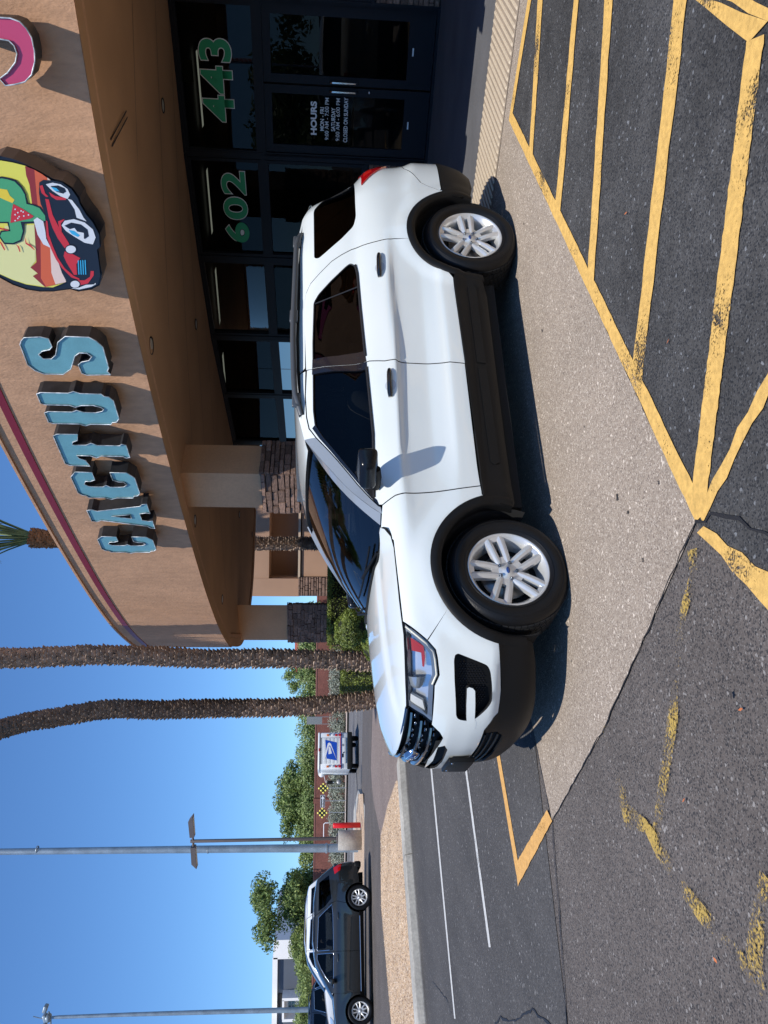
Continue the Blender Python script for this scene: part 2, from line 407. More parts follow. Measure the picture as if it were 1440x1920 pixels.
# rubbed-out older lines on the coarse asphalt
Zf = lambda x, y: on_z(720 + x / 2, 1360 + y / 2)
old = [[(1303, 1030, 9), (1307, 1079, 8), (1287, 1143, 6), (1279, 1190, 6), (1270, 1290, 6), (1267, 1344, 9), (1257, 1409, 8), (1245, 1490, 7), (1235, 1560, 6)],
       [(1137, 1360, 5), (1160, 1450, 6), (1172, 1495, 9), (1180, 1530, 9), (1215, 1548, 5), (1240, 1590, 9), (1275, 1650, 6), (1320, 1712, 9), (1368, 1760, 6), (1395, 1800, 9), (1420, 1850, 9), (1437, 1880, 6)],
       [(1440, 1640, 8), (1428, 1720, 11), (1420, 1790, 14), (1428, 1850, 11)]]
for L in old:
    mb = MB(); Lp = []; Rp = []
    for i, (a, b, hw) in enumerate(L):
        p, q = on_z(*(L[max(0, i - 1)][:2])), on_z(*(L[min(len(L) - 1, i + 1)][:2])); t = (q - p).normalized(); nn = Vector((-t.y, t.x, 0))
        c = on_z(a, b); d = (on_z(a + hw, b) - on_z(a - hw, b)).length / 2
        Lp.append(c + nn * d); Rp.append(c - nn * d)
    k = len(L); mb.add([(p.x, p.y, .0122) for p in Lp + Rp], [(i, i + 1, k + i + 1, k + i) for i in range(k - 1)])
    tag(mb.build('rubbed_out_line', M_YELW), kind='structure')
# lot lines on the left
band(Zf(175, 150), Zf(266, 1100), Zf(181, 150), Zf(271, 1100), .0082, M_WHT, 'painted_line', .002)
band(Zf(306, 160), Zf(396, 832), Zf(313, 160), Zf(404, 832), .0082, M_WHT, 'painted_line', .003)
band(ext(Zf(500, 560), Zf(425, 110), 2.4), Zf(500, 560), ext(Zf(508, 560), Zf(433, 110), 2.4), Zf(512, 545), .0082, M_YELF, 'painted_line', .002)
band(Zf(618, 318), Zf(499, 520), Zf(637, 358), Zf(508, 602), .0126, M_YELF, 'painted_line', .004)

def strip(name, pts, wd, lift, m, jit=.0):
    """thin line (tar, crack, joint) along plan points"""
    P2 = []
    for i in range(len(pts) - 1):
        n = max(1, int((pts[i + 1] - pts[i]).length / .06))
        for k in range(n):
            p = pts[i].lerp(pts[i + 1], k / n); P2.append(p + Vector((random.uniform(-jit, jit), random.uniform(-jit, jit), 0)))
    P2.append(pts[-1]); mb = MB(); L = []; R = []
    for i, p in enumerate(P2):
        t = (P2[min(i + 1, len(P2) - 1)] - P2[max(0, i - 1)]).normalized(); nn = Vector((-t.y, t.x, 0)); k = wd * random.uniform(.4, 1.3) / 2
        L.append(p + nn * k); R.append(p - nn * k)
    k = len(P2); mb.add([(p.x, p.y, lift + gz(p.x, p.y)) for p in R + L], [(i, i + 1, k + i + 1, k + i) for i in range(k - 1)])
    return tag(mb.build(name, m), kind='structure')
strip('asphalt_seam', [tip, on_z(1040, 1580), on_z(1050, 1700), on_z(1057, 1800), on_z(1065, 1920), s_near], .014, .0085, M_TAR, .006)
strip('slab_edge_joint', [tip, e_right, pR, on_z(1210, 1200), on_z(1270, 1060), corner_r], .009, .0095, M_TAR, .006)
strip('slab_edge_joint', [corner_r, corner_f, edge_r], .008, .0095, M_TAR, .004)
strip('slab_edge_joint', [tip, on_z(1022, 1465), on_z(1000, 1360), slab_l], .016, .0095, M_TAR, .004)
strip('pavement_crack', [corner_r, Ze(1160, 690), Ze(1190, 645), Ze(1260, 665), Ze(1320, 670), Ze(1370, 720), Ze(1440, 745), Ze(1600, 800)], .014, .0145, M_TAR, .007)
strip('pavement_crack', [Zf(420, 1120), Zf(440, 1095), Zf(470, 1110), Zf(510, 1100), Zf(530, 1075), Zf(560, 1070), Zf(590, 1090), Zf(630, 1125)], .018, .0092, M_TAR, .012)
strip('pavement_crack', [Zf(185, 960), Zf(215, 1000), Zf(240, 1030), Zf(255, 1080)], .010, .0092, M_TAR, .012)

# tooled warning band across the entrance: diagonal ribs
rib_d = (on_z(860 + 300 / 2.4828, 300 / 2.4828) - on_z(860 + 190 / 2.4828, 90 / 2.4828)).normalized()
M_RIB = mat('rib_concrete', (.56, .46, .33), rough=.85, v2=.12, v2s=60)
M_BAND = mat('tooled_concrete', (.30, .24, .18), rough=.85, var=.12, vs=3, v2=.1, v2s=60, bump=.3, bs=90)
b_end = on_z(936.5, 354); bl = [band_l0 - bdir * 7, on_z(905, 235), on_z(885, 400), band_l1 + bdir * 3.0]
wband = (band_r0 - band_l0); nb = Vector((-bdir.y, bdir.x, 0)); bw = abs(wband.dot(nb)); sg = 1 if wband.dot(nb) > 0 else -1
nb = nb * sg; bw *= .9
sheet('warning_band', [band_l0 - bdir * 7, band_l0 + bdir * 6, band_l0 + bdir * 6 + nb * bw, band_l0 - bdir * 7 + nb * bw], .0125, M_BAND)
mb = MB(); s = -7.0
k_ = rib_d.dot(nb)
if k_ < 0: rib_d = -rib_d; k_ = -k_
Lr = bw / k_
while s < 6:
    a = band_l0 + bdir * s; b = a + rib_d * Lr; pw = bdir * .028
    q = [a + rib_d * .04, a + pw + rib_d * .04, b + pw - rib_d * .04, b - rib_d * .04]
    qi = [a + pw * .25 + rib_d * .05, a + pw * .75 + rib_d * .05, b + pw * .75 - rib_d * .05, b + pw * .25 - rib_d * .05]
    mb.add([(p.x, p.y, .0128) for p in q] + [(p.x, p.y, .024) for p in qi], [(4, 5, 6, 7), (0, 1, 5, 4), (1, 2, 6, 5), (2, 3, 7, 6), (3, 0, 4, 7)]); s += .062
o = mb.build('warning_ribs', M_RIB); tag(o, 'rows of slanting raised concrete ribs on the warning band at the shop entrance', 'paving ribs', kind='stuff')

M_SPOT = mat('oil_spot', (.06, .05, .042), rough=.6)
for (a_, b_, r_) in ((1162, 932, .016), (1182, 961, .008), (1100, 800, .007), (1020, 620, .009), (985, 420, .008), (1240, 905, .007), (1075, 1240, .007), (1378, 1305, .012), (905, 250, .012), (1150, 600, .006), (1210, 1050, .008), (1060, 700, .006)):
    c = on_z(a_, b_); strip('oil_spot', [c - Vector((r_, 0, 0)), c, c + Vector((r_, r_ * .4, 0))], r_ * 1.6, .0145, M_SPOT, .002)
M_LEAFB = mat('dry_leaf', (.55, .16, .05), rough=.8)
for (a_, b_) in ((1398, 1330), (1290, 1500), (1110, 1700), (940, 1600), (880, 1830), (1350, 1800), (1180, 400), (1260, 640), (900, 1700)):
    c = on_z(a_, b_); mb = MB(); t_ = random.random() * 6; d_ = Vector((math.cos(t_), math.sin(t_), 0)) * .012; e_ = Vector((-d_.y, d_.x, 0)) * .5; mb.add([c - d_ + Vector((0, 0, .016)), c + e_ + Vector((0, 0, .02)), c + d_ + Vector((0, 0, .022)), c - e_ + Vector((0, 0, .017))], [(0, 1, 2, 3)]); tag(mb.build('litter', M_LEAFB), kind='structure')
# kerb, gravel bed and everything beyond
def solid(name, pts, z0, z1, m, parent=None, bev=0, kind='structure'):
    mb = MB(); mb.prism([(p[0], p[1]) for p in pts], z0, z1)
    o = mb.build(name, m, parent, bevel=bev)
    if kind: tag(o, kind=kind)
    return o
ZT = .13
kt = [on_z(760, 1417), on_z(774, 1600), on_z(800, 1920)]
kn = Vector((-kd.y, kd.x, 0)); kn = kn if kn.y > 0 else -kn
segs = [k_near]; 
kp = [k_near, kerb_n[2], kerb_n[1], kerb_n[0]]
kerb = empty('kerb', kerb_n[1], 0, 'pale concrete kerb along the front of the gravel bed', 'kerb')
for i in range(3):
    a, b = kp[i], kp[i + 1]; L = (b - a).length; n = max(1, int(L / 3.1))
    for j in range(n):
        p, q = a.lerp(b, (j + .004) / n), a.lerp(b, (j + 1 - .004) / n)
        mb = MB(); t = (q - p).normalized(); nn = Vector((-t.y, t.x, 0)); nn = nn if nn.y > 0 else -nn
        prof = [(0, -.05), (0, .02), (.035, ZT - .02), (.06, ZT), (.30, ZT + .005), (.30, -.05)]
        vs = [(*(p + nn * u).xy, z) for u, z in prof] + [(*(q + nn * u).xy, z) for u, z in prof]; k = len(prof)
        mb.add(vs, [(i2, i2 + 1, k + i2 + 1, k + i2) for i2 in range(k - 1)] + [tuple(range(k)), tuple(range(2 * k - 1, k - 1, -1))])
        # from world to kerb-local
        o = mb.build('kerb_stone', M_KERB, kerb); o.data.transform(Matrix.Translation(-kerb_n[1])) 
        bm = bmesh.new(); bm.from_mesh(o.data); bmesh.ops.recalc_face_normals(bm, faces=bm.faces[:]); bm.to_mesh(o.data); bm.free()
gb = [p + (Vector((-kd.y, kd.x, 0)) if True else 0) * 0 for p in kp]
back = [on_z(714, 1567, .1), on_z(715, 1699, .1), on_z(734, 1918, .1)]
gtip = on_z(743, 1464, .1)
kin = [p + kn * .30 for p in kp]
sheet('gravel_bed', [kin[0], kin[1], kin[2], kin[2].lerp(kin[3], .82), gtip, on_z(727, 1510, .1), back[0], back[1], back[2], back[2] + (back[2] - back[1]).normalized() * 10], .105, M_GRAVEL)
# loose stones on the bed
def scatter_stones(name, poly, n, r0, r1, z, m, label):
    def inside(x, y):
        c = False
        for i in range(len(poly)):
            a, b = poly[i], poly[i - 1]
            if (a[1] > y) != (b[1] > y) and x < (b[0] - a[0]) * (y - a[1]) / (b[1] - a[1]) + a[0]: c = not c
        return c
    xs = [p[0] for p in poly]; ys = [p[1] for p in poly]; mb = MB(); k = 0
    while k < n:
        x, y = random.uniform(min(xs), max(xs)), random.uniform(min(ys), max(ys))
        if not inside(x, y): continue
        k += 1; r = random.uniform(r0, r1); a = random.random() * 6
        pts = [(x + r * math.cos(a + i * 2 * PI / 5) * random.uniform(.7, 1.2), y + r * math.sin(a + i * 2 * PI / 5) * random.uniform(.7, 1.2), z + gz(x, y)) for i in range(5)]
        pts.append((x + random.uniform(-.2, .2) * r, y, z + gz(x, y) + r * random.uniform(.5, .9)))
        mb.add(pts, [(i, (i + 1) % 5, 5) for i in range(5)])
    return tag(mb.build(name, m), label, 'gravel', kind='stuff')
gpoly = [kin[1], kin[2], kin[2].lerp(kin[3], .82), gtip, back[0], back[1], back[2]]
scatter_stones('gravel', gpoly, 9000, .008, .022, .104, M_GRAVEL, 'loose tan gravel spread behind the concrete kerb')
# brown drive beyond the gravel, street, far kerb and walk
sheet('brown_drive', [kin[3] + kd * 5 - kn * .2, kin[2].lerp(kin[3], .8), on_z(743, 1464), on_z(714, 1567), on_z(700, 1500), on_z(695, 1440), on_z(697, 1380), on_z(700, 1300)], .004, M_DRIVE)
YB = 57.5
strs = MB()
ysl = [23.0 + i * 1.6 for i in range(10)] + [YB]
tag(sheet('street', [Vector((-90, 37, 0)), Vector((60, 37, 0)), Vector((60, YB, 0)), Vector((-90, YB, 0))], .004, M_STREET), kind='structure')
sheet('far_kerb', [Vector((-90, YB, 0)), Vector((60, YB, 0)), Vector((60, YB + .5, 0)), Vector((-90, YB + .5, 0))], .13, M_KERB)
sheet('far_walk', [Vector((-90, YB + .5, 0)), Vector((60, YB + .5, 0)), Vector((60, YB + 3.4, 0)), Vector((-90, YB + 3.4, 0))], .125, M_FARWALK)
sheet('far_verge', [Vector((-90, YB + 3.4, 0)), Vector((60, YB + 3.4, 0)), Vector((60, YB + 60, 0)), Vector((-90, YB + 60, 0))], .12, M_DRIVE)
for y_, wd_ in ((44.5, .16), (50.5, .14)):
    sheet('lane_line', [Vector((-90, y_, 0)), Vector((60, y_, 0)), Vector((60, y_ + wd_, 0)), Vector((-90, y_ + wd_, 0))], .008, M_WHT)
# small island with the lamp base on it
isl = [on_ground(*p) for p in [(677.5, 1480), (668.5, 1519), (666.5, 1579), (667, 1640), (668, 1920), (685, 1920), (684.5, 1615), (684, 1515)]]
ISL = empty('traffic_island', isl[0], 0, 'long low kerbed island with gravel under the lamp post', 'island')
def local_poly(name, pts, z0, z1, m, parent, org, bev=0):
    mb = MB(); mb.prism([(p[0] - org[0], p[1] - org[1]) for p in pts], z0 - org[2], z1 - org[2]); return mb.build(name, m, parent, bevel=bev)
cx_ = sum(p.x for p in isl) / len(isl); cy_ = sum(p.y for p in isl) / len(isl)
gi = gz(0, isl[2].y)
local_poly('kerb_ring', isl, gi - .3, gi + .16, M_KERB, ISL, isl[0])
inn = [Vector((p.x + (cx_ - p.x) * .02, p.y + (cy_ - p.y) * .35, 0)) for p in isl]
local_poly('gravel_fill', inn, gi + .161, gi + .175, M_GRAVEL, ISL, isl[0])
# ================================================================== THE SHOP
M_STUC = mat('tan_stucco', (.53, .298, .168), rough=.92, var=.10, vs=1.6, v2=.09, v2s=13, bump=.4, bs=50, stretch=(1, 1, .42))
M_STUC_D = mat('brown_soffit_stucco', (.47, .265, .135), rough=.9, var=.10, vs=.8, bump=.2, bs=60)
M_PIER = mat('pillar_stucco', (.60, .345, .185), rough=.9, var=.07, vs=1.5, v2=.05, v2s=30, bump=.25, bs=70)
M_RED = mat('dark_red_band', (.21, .012, .022), rough=.45, var=.08, vs=3)
M_FRAME = mat('dark_bronze_frame', (.006, .008, .013), rough=.45, metal=.0, spec=.25, var=.1, vs=4)
M_STONE = mat('ledge_stone', (.25, .155, .112), rough=.85, var=.35, vs=5, v2=.18, v2s=30, bump=.8, bs=22, rand=.42)
M_DARKST = M_MORTAR = mat('dark_mortar', (.045, .035, .03), rough=.95)
M_PANE = glass('shop_glass', (.26, .29, .31), refl=.36, ior=1.45)
M_STEEL = mat('brushed_steel', (.62, .62, .62), rough=.22, metal=1)
M_GREEN = mat('green_vinyl', (.02, .34, .15), rough=.5)
M_VWHT = mat('white_vinyl', (.80, .82, .82), rough=.5)
M_INT = mat('interior_wall', (.05, .048, .05), rough=.9, var=.3, vs=1)
M_INTF = mat('interior_floor', (.06, .055, .05), rough=.4, var=.3, vs=2)
M_TUBE = mat('ceiling_tube', (.8, .8, .7), rough=.6, emis=(1, .95, .72), estr=.5)
SHOP = empty('shop_building', (2.2, 12.0, 0), 0, 'tan stucco shop with a long curved canopy, stone clad pillars and dark glass front', 'shop')
ORG = Vector((2.2, 12.0, 0))
def wbuild(mb, name, mats, parent=SHOP, org=ORG, bevel=0, **k):
    mb.v = [(v[0] - org[0], v[1] - org[1], v[2] - org[2]) for v in mb.v]
    o = mb.build(name, mats, parent, bevel=bevel)
    bm = bmesh.new(); bm.from_mesh(o.data); bmesh.ops.recalc_face_normals(bm, faces=bm.faces[:]); bm.to_mesh(o.data); bm.free(); return o

def cr(pts, n):
    """catmull-rom through points"""
    out = []; P = [pts[0] * 2 - pts[1]] + list(pts) + [pts[-1] * 2 - pts[-2]]
    for i in range(1, len(P) - 2):
        for k in range(n):
            t = k / n; a, b, c, d = P[i - 1], P[i], P[i + 1], P[i + 2]
            out.append(.5 * ((2 * b) + (c - a) * t + (2 * a - 5 * b + 4 * c - d) * t * t + (3 * b - a - 3 * c + d) * t ** 3))
    out.append(Vector(pts[-1])); return out
# plan of the curved fascia, right (near) to left (far)
q0 = Vector((3.98, 6.14)); qa = math.radians(138); qt = Vector((math.cos(qa), math.sin(qa))); qn = Vector((-qt.y, qt.x))
def fas(s): return q0 + qt * s + qn * (-0.00026 * s ** 4 + .0065178 * s ** 3 - .0713924 * s * s + .1147309 * s - .0086)
fpts = [q0 - qt * 9 - qn * .9, q0 - qt * 5 - qn * .45, q0 - qt * 2 - qn * .2] + [fas(s) for s in (0, 1.5, 3, 4.5, 6, 7.5, 9, 10.5, 12)] + [Vector(p) for p in ((-3.03, 17.1), (-3.24, 18.3), (-3.30, 19.2), (-3.15, 20.2), (-2.6, 21.2), (-1.7, 21.9), (0, 22.3))]
FC = cr(fpts, 6)
ZF0, ZF1 = 3.5, 5.44
def offs(C, d):
    out = []
    for i, p in enumerate(C):
        t = (C[min(i + 1, len(C) - 1)] - C[max(0, i - 1)]).normalized(); out.append(p + Vector((-t.y, t.x)) * -d if False else p + Vector((-t.y, t.x)) * d)
    return out            # positive d = outward (towards the lot) when walking right to left
tt = (FC[30] - FC[29]).normalized(); OUT = 1 if Vector((-tt.y, tt.x)).y < 0 else -1
def wallstrip(C, z0, z1, m, name, d=0.0, thick=0.0, nz_=1, parent=SHOP):
    mb = MB(); C2 = offs(C, d * OUT); k = len(C2); rows = [z0 + (z1 - z0) * i / nz_ for i in range(nz_ + 1)]
    vs = [(p.x, p.y, z) for z in rows for p in C2]
    fs = [(j * k + i, j * k + i + 1, (j + 1) * k + i + 1, (j + 1) * k + i) for j in range(nz_) for i in range(k - 1)]
    mb.add(vs, fs, 0, True)
    if thick:
        C3 = offs(C, (d - thick) * OUT)
        mb.add([(p.x, p.y, z) for z in rows for p in C3], [f[::-1] for f in fs], 0, True)
        for z in (z0, z1): mb.add([(p.x, p.y, z) for p in C2 + C3], [(i, i + 1, k + i + 1, k + i) for i in range(k - 1)])
    return wbuild(mb, name, m, parent)
wallstrip(FC, ZF0, 5.17, M_STUC, 'fascia', 0, .28, 2)
wallstrip(FC, 5.262, ZF1, M_STUC, 'parapet', 0, .28)
wallstrip(FC, 5.17, 5.262, M_RED, 'red_band', .012, .2)
wallstrip(FC, ZF1, ZF1 + .035, M_STUC, 'coping', .03, .36)

# shop front: facets, right to left
F = [Vector(p) for p in ((A0 - tW * 11).xy, (A0 + tW * -.03).xy, B0.xy + tW.xy * .06, (4.27, 12.98), (3.28, 14.45), (2.46, 16.2), (1.62, 18.0), (.95, 19.8))]
ZH = 3.65
# soffit, ruled between fascia and shop front, three bays
def near_F(t):
    L = [0]
    for i in range(1, len(F)): L.append(L[-1] + (F[i] - F[i - 1]).length)
    s = t * L[-1]
    for i in range(1, len(F)):
        if s <= L[i] + 1e-9: return F[i - 1].lerp(F[i], (s - L[i - 1]) / (L[i] - L[i - 1]))
    return F[-1]
inner = offs(FC, -.28 * OUT); mb = MB(); k = len(inner)
lip = [(p.x, p.y, ZF0 + .002) for p in offs(FC, -.0 * OUT)]
rows = [[(p.x, p.y, ZF0 - .004) for p in offs(FC, .004 * OUT)], [(p.x, p.y, ZF0 - .004) for p in offs(FC, -.20 * OUT)], [(p.x, p.y, ZF0 + .02) for p in offs(FC, -.215 * OUT)]]
for j in range(1, 6):
    rows.append([])
    for i, p in enumerate(inner):
        q = near_F(min(1, max(0, (i / (k - 1)) * 1.12 - .02))); c = p.lerp(q + (q - p).normalized() * .1, j / 5); rows[-1].append((c.x, c.y, ZF0 + .02 + (ZH - ZF0) * j / 5))
vs = [v for r in rows for v in r]
mb.add(vs, [(j * k + i, j * k + i + 1, (j + 1) * k + i + 1, (j + 1) * k + i) for j in range(len(rows) - 1) for i in range(k - 1)], 0, False)
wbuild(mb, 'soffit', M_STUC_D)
# canopy deck and the body of the shop behind
mb = MB(); deck = [(p.x, p.y) for p in inner] + [(12, 24), (16, 2)]
mb.prism(deck, 5.0, 5.05); wbuild(mb, 'roof_deck', M_STUC)
# control joints in the soffit
mb = MB()
for i in range(22, k - 20, 9):
    p = inner[i]; q = near_F(min(1, (i / (k - 1)) * 1.12 - .02)); d = (q - p).normalized(); n = Vector((-d.y, d.x)) * .006
    a, b = p + d * .5, q - d * .2
    if p.y > 17: continue
    za = ZF0 + .02 + (ZH - ZF0) * .1 - .004; zb = ZF0 + .02 + (ZH - ZF0) * .93 - .004
    mb.add([(*(a - n), za), (*(a + n), za), (*(b + n), zb), (*(b - n), zb)], [(0, 1, 2, 3)])
wbuild(mb, 'soffit_joint', M_TAR)

def facet(i):
    P, Q = F[i], F[i + 1]; ex = (Q - P).normalized(); L = (Q - P).length
    ey = Vector((-ex.y, ex.x)); ey = ey if ey.y < 0 else -ey          # outward
    return P, ex, ey, L
def fbox(mb, fr, s0, s1, z0, z1, d0, d1, mi=0):
    """box on a facet: along s0..s1, height z0..z1, outward depth d0..d1"""
    P, ex, ey, L = fr
    c = [P + ex * s + ey * d for s in (s0, s1) for d in (d0, d1)]
    vs = [(*p, z) for p in c for z in (z0, z1)]
    return mb.add(vs, [(0, 1, 3, 2), (4, 6, 7, 5), (0, 4, 5, 1), (2, 3, 7, 6), (0, 2, 6, 4), (1, 5, 7, 3)], mi)
ZT0, ZT1 = 2.47, 2.53           # transom bar
FR = .05
ZD = .05
def window_bay(fr, s0, s1, z0, z1, name='window'):
    fm = MB(); w_ = FR
    fbox(fm, fr, s0, s0 + w_, z0, z1, -.06, .05); fbox(fm, fr, s1 - w_, s1, z0, z1, -.06, .05)
    fbox(fm, fr, s0 + w_, s1 - w_, z0, z0 + w_, -.06, .05); fbox(fm, fr, s0 + w_, s1 - w_, z1 - w_, z1, -.06, .05)
    o = wbuild(fm, name, M_FRAME)
    pm = MB(); fbox(pm, fr, s0 + w_ - .005, s1 - w_ + .005, z0 + w_ - .005, z1 - w_ + .005, -.008, .0)
    wbuild(pm, 'pane', M_PANE, o, (0, 0, 0)) if False else None
    P, ex, ey, L = fr
    a = P + ex * (s0 + w_) + ey * -.0; b = P + ex * (s1 - w_); pm = MB()
    pm.add([(*a, z0 + w_), (*b, z0 + w_), (*b, z1 - w_), (*a, z1 - w_)], [(0, 1, 2, 3)])
    p = wbuild(pm, 'pane', M_PANE, o); return o
bays = []
def stone_course(parent, P, ex, ey, L, z0, z1, org, rowh=.10, wmin=.16, wmax=.42, proud=.03, name='stone', lim=None):
    """dry-stacked ledge stones, each its own object, on one face: P corner (plan), along ex for L"""
    z = z0; n = 0
    ang = math.atan2(ex.y, ex.x)
    while z < z1 - .03:
        h = min(random.uniform(rowh * .65, rowh * 1.3), z1 - z); s = 0.0
        while s < L - .02:
            w_ = min(random.uniform(wmin, wmax), L - s)
            if L - s - w_ < .07: w_ = L - s
            o = link(name, STONES[random.randrange(len(STONES))], parent)
            dpt = proud + random.uniform(0, .03)
            c = P + ex * (s + w_ / 2) + ey * (dpt / 2 - .015)
            o.location = (c.x - org[0], c.y - org[1], z + h / 2 - org[2]); o.rotation_euler = (0, 0, ang + random.uniform(-.01, .01))
            o.scale = (w_ - .012, dpt + .03, h - .012); n += 1; s += w_
        z += h
    return n
STONES = []
for i in range(7):
    bm = bmesh.new(); bmesh.ops.create_cube(bm, size=1)
    for v in bm.verts: v.co += Vector((random.uniform(-.03, .03), random.uniform(-.08, .04), random.uniform(-.07, .07)))
    bmesh.ops.bevel(bm, geom=bm.edges[:], offset=.07, segments=1, affect='EDGES')
    me = bpy.data.meshes.new('stone'); bm.to_mesh(me); bm.free(); me.materials.append(M_STONE); STONES.append(me)

def knee_wall(fr, s0, s1, z1):
    mb = MB(); fbox(mb, fr, s0, s1, 0, z1 - .05, -.2, -.01); kw = wbuild(mb, 'knee_wall', M_MORTAR)
    P, ex, ey, L = fr
    st = MB(); z = .02
    a = P + ex * s0
    stone_course(kw, a, ex, ey, s1 - s0, .02, z1 - .06, ORG, rowh=.085, wmin=.2, wmax=.5)
    cp = MB(); fbox(cp, fr, s0, s1, z1 - .05, z1, -.1, .07); wbuild(cp, 'sill', M_FRAME, kw)
f0, f1 = facet(0), facet(1)
SD = (B0 - A0).length + .03
KZ = .95
# facet 1 (doors) with its transom light
window_bay(f1, .03, f1[3] - .02, ZT1, ZH - .02)
Ls = [f1[0] + f1[1] * f1[3]]
hm = MB()
for i in range(7):
    fr = facet(i); fbox(hm, fr, -.0, fr[3], ZH - .02, ZH + .35, -.1, .07); fbox(hm, fr, 0, fr[3], ZT0, ZT1, -.06, .05)
    fbox(hm, fr, fr[3] - .045, fr[3] + .045, 0.0, ZH, -.08, .06)
wbuild(hm, 'window_mullions', M_FRAME)
# facets 2..: windows above and below the transom, stone knee wall
for i in range(2, 7):
    fr = facet(i); L = fr[3]
    window_bay(fr, .05, L - .05, ZT1, ZH - .02); window_bay(fr, .05, L - .05, KZ, ZT0)
    if i < 5: knee_wall(fr, .0, L, KZ)
    else:
        mb = MB(); fbox(mb, fr, 0, L, 0, KZ, -.2, .04); wbuild(mb, 'knee_wall', M_STONE)
fr = f0; L0 = fr[3]
for j in range(3):
    b_ = L0 - .05 - j * 2.2; a_ = b_ - 2.1
    window_bay(fr, a_, b_, ZT1, ZH - .02); window_bay(fr, a_, b_, KZ, ZT0); knee_wall(fr, a_ - .1, b_ + .05, KZ)
# the pair of doors
cen = .03 + SD / 2
glx = [(.03, cen - .004), (cen + .004, SD)]
doors = []
for j, (a_, b_) in enumerate(glx):
    dm = MB(); z1 = ZT0 - .03; st = .125 if False else .11
    a2, b2 = a_ + .012, b_ - .006
    lo = .36
    fbox(dm, f1, a2, a2 + st, ZD, z1, -.03, .03); fbox(dm, f1, b2 - st, b2, ZD, z1, -.03, .03)
    fbox(dm, f1, a2 + st, b2 - st, z1 - st, z1, -.03, .03); fbox(dm, f1, a2 + st, b2 - st, ZD, ZD + lo, -.03, .03)
    d = wbuild(dm, 'door', M_FRAME)
    P, ex, ey, L = f1; pm = MB(); a, b = P + ex * (a2 + st), P + ex * (b2 - st)
    pm.add([(*a, ZD + lo), (*b, ZD + lo), (*b, z1 - st), (*a, z1 - st)], [(0, 1, 2, 3)]); wbuild(pm, 'pane', M_PANE, d)
    hx = (b2 - .045) if j == 0 else (a2 + .045)
    hmb = MB(); c = P + ex * hx; dirn = -1 if j == 0 else 1
    p0 = c + ey * .03; p1 = c + ey * .11
    pts = [(*p0, 1.10), (*p1, 1.11), (*(p1 + ex * .0), 1.14), (*p1, 1.46), (*p1, 1.49), (*p0, 1.5)]
    hmb.tube(pts, .0125, 8); wbuild(hmb, 'handle', M_STEEL, d)
    tm = MB(); tc_ = P + ex * ((a2 + b2) / 2); fbox(tm, f1, (a2 + b2) / 2 - .05, (a2 + b2) / 2 + .05, .33, .35, .031, .036); wbuild(tm, 'maker_plate', M_VWHT, d)
    if j == 1:
        km = MB(); kc = P + ex * hx + ey * .034; km.lathe([(0, .012), (.018, .010), (.02, 0)], 12, 'Z', M=Matrix.Rotation(math.atan2(ey.y, ey.x), 3, 'Z') @ Matrix.Rotation(PI / 2, 3, 'Y')); km.v = [(v[0] + kc.x, v[1] + kc.y, v[2] + .93) for v in km.v]; wbuild(km, 'lock_cylinder', M_STEEL, d)
    doors.append(d)
jm = MB(); fbox(jm, f1, -.02, .03, 0, ZT0, -.06, .06); fbox(jm, f1, SD, SD + .05, 0, ZT0, -.06, .06); fbox(jm, f1, .03, SD, ZT0 - .03, ZT0, -.06, .06); fbox(jm, f1, -.02, SD + .05, 0, ZD - .005, -.1, .08)
wbuild(jm, 'door_frame', M_FRAME)

def text_mesh(txt, size, extrude=.002, offset=0., mats=None, sx=1., align='CENTER', space=1.):
    cu = bpy.data.curves.new('t', 'FONT'); cu.body = txt; cu.size = size; cu.extrude = extrude; cu.offset = offset
    cu.align_x = align; cu.space_character = space; cu.resolution_u = 6
    o = bpy.data.objects.new('t', cu); COL.objects.link(o); dg = bpy.context.evaluated_depsgraph_get()
    me = bpy.data.meshes.new_from_object(o.evaluated_get(dg)); bpy.data.objects.remove(o)
    for v in me.vertices: v.co.x *= sx
    me.materials.clear(); me.materials.append(mats); return me
def on_facet(fr, s, z, d, me, name, parent, size=1):
    """text mesh standing on a facet, read from outside; s is measured from the facet's right-hand start"""
    P, ex, ey, L = fr; c = P + ex * s + ey * d
    R_ = Matrix(((-ex.x, 0, ey.x), (-ex.y, 0, ey.y), (0, 1, 0)))
    me.transform(R_.to_4x4()); o = link(name, me, parent, (c.x - ORG.x, c.y - ORG.y, z - ORG.z)); return o
def s_on(fr, px, py):
    P, ex, ey, L = fr; p = on_wall(px, py, Vector((*P, 0)), Vector((*(P + ex), 0))); return (p.xy - P).dot(ex), p.z
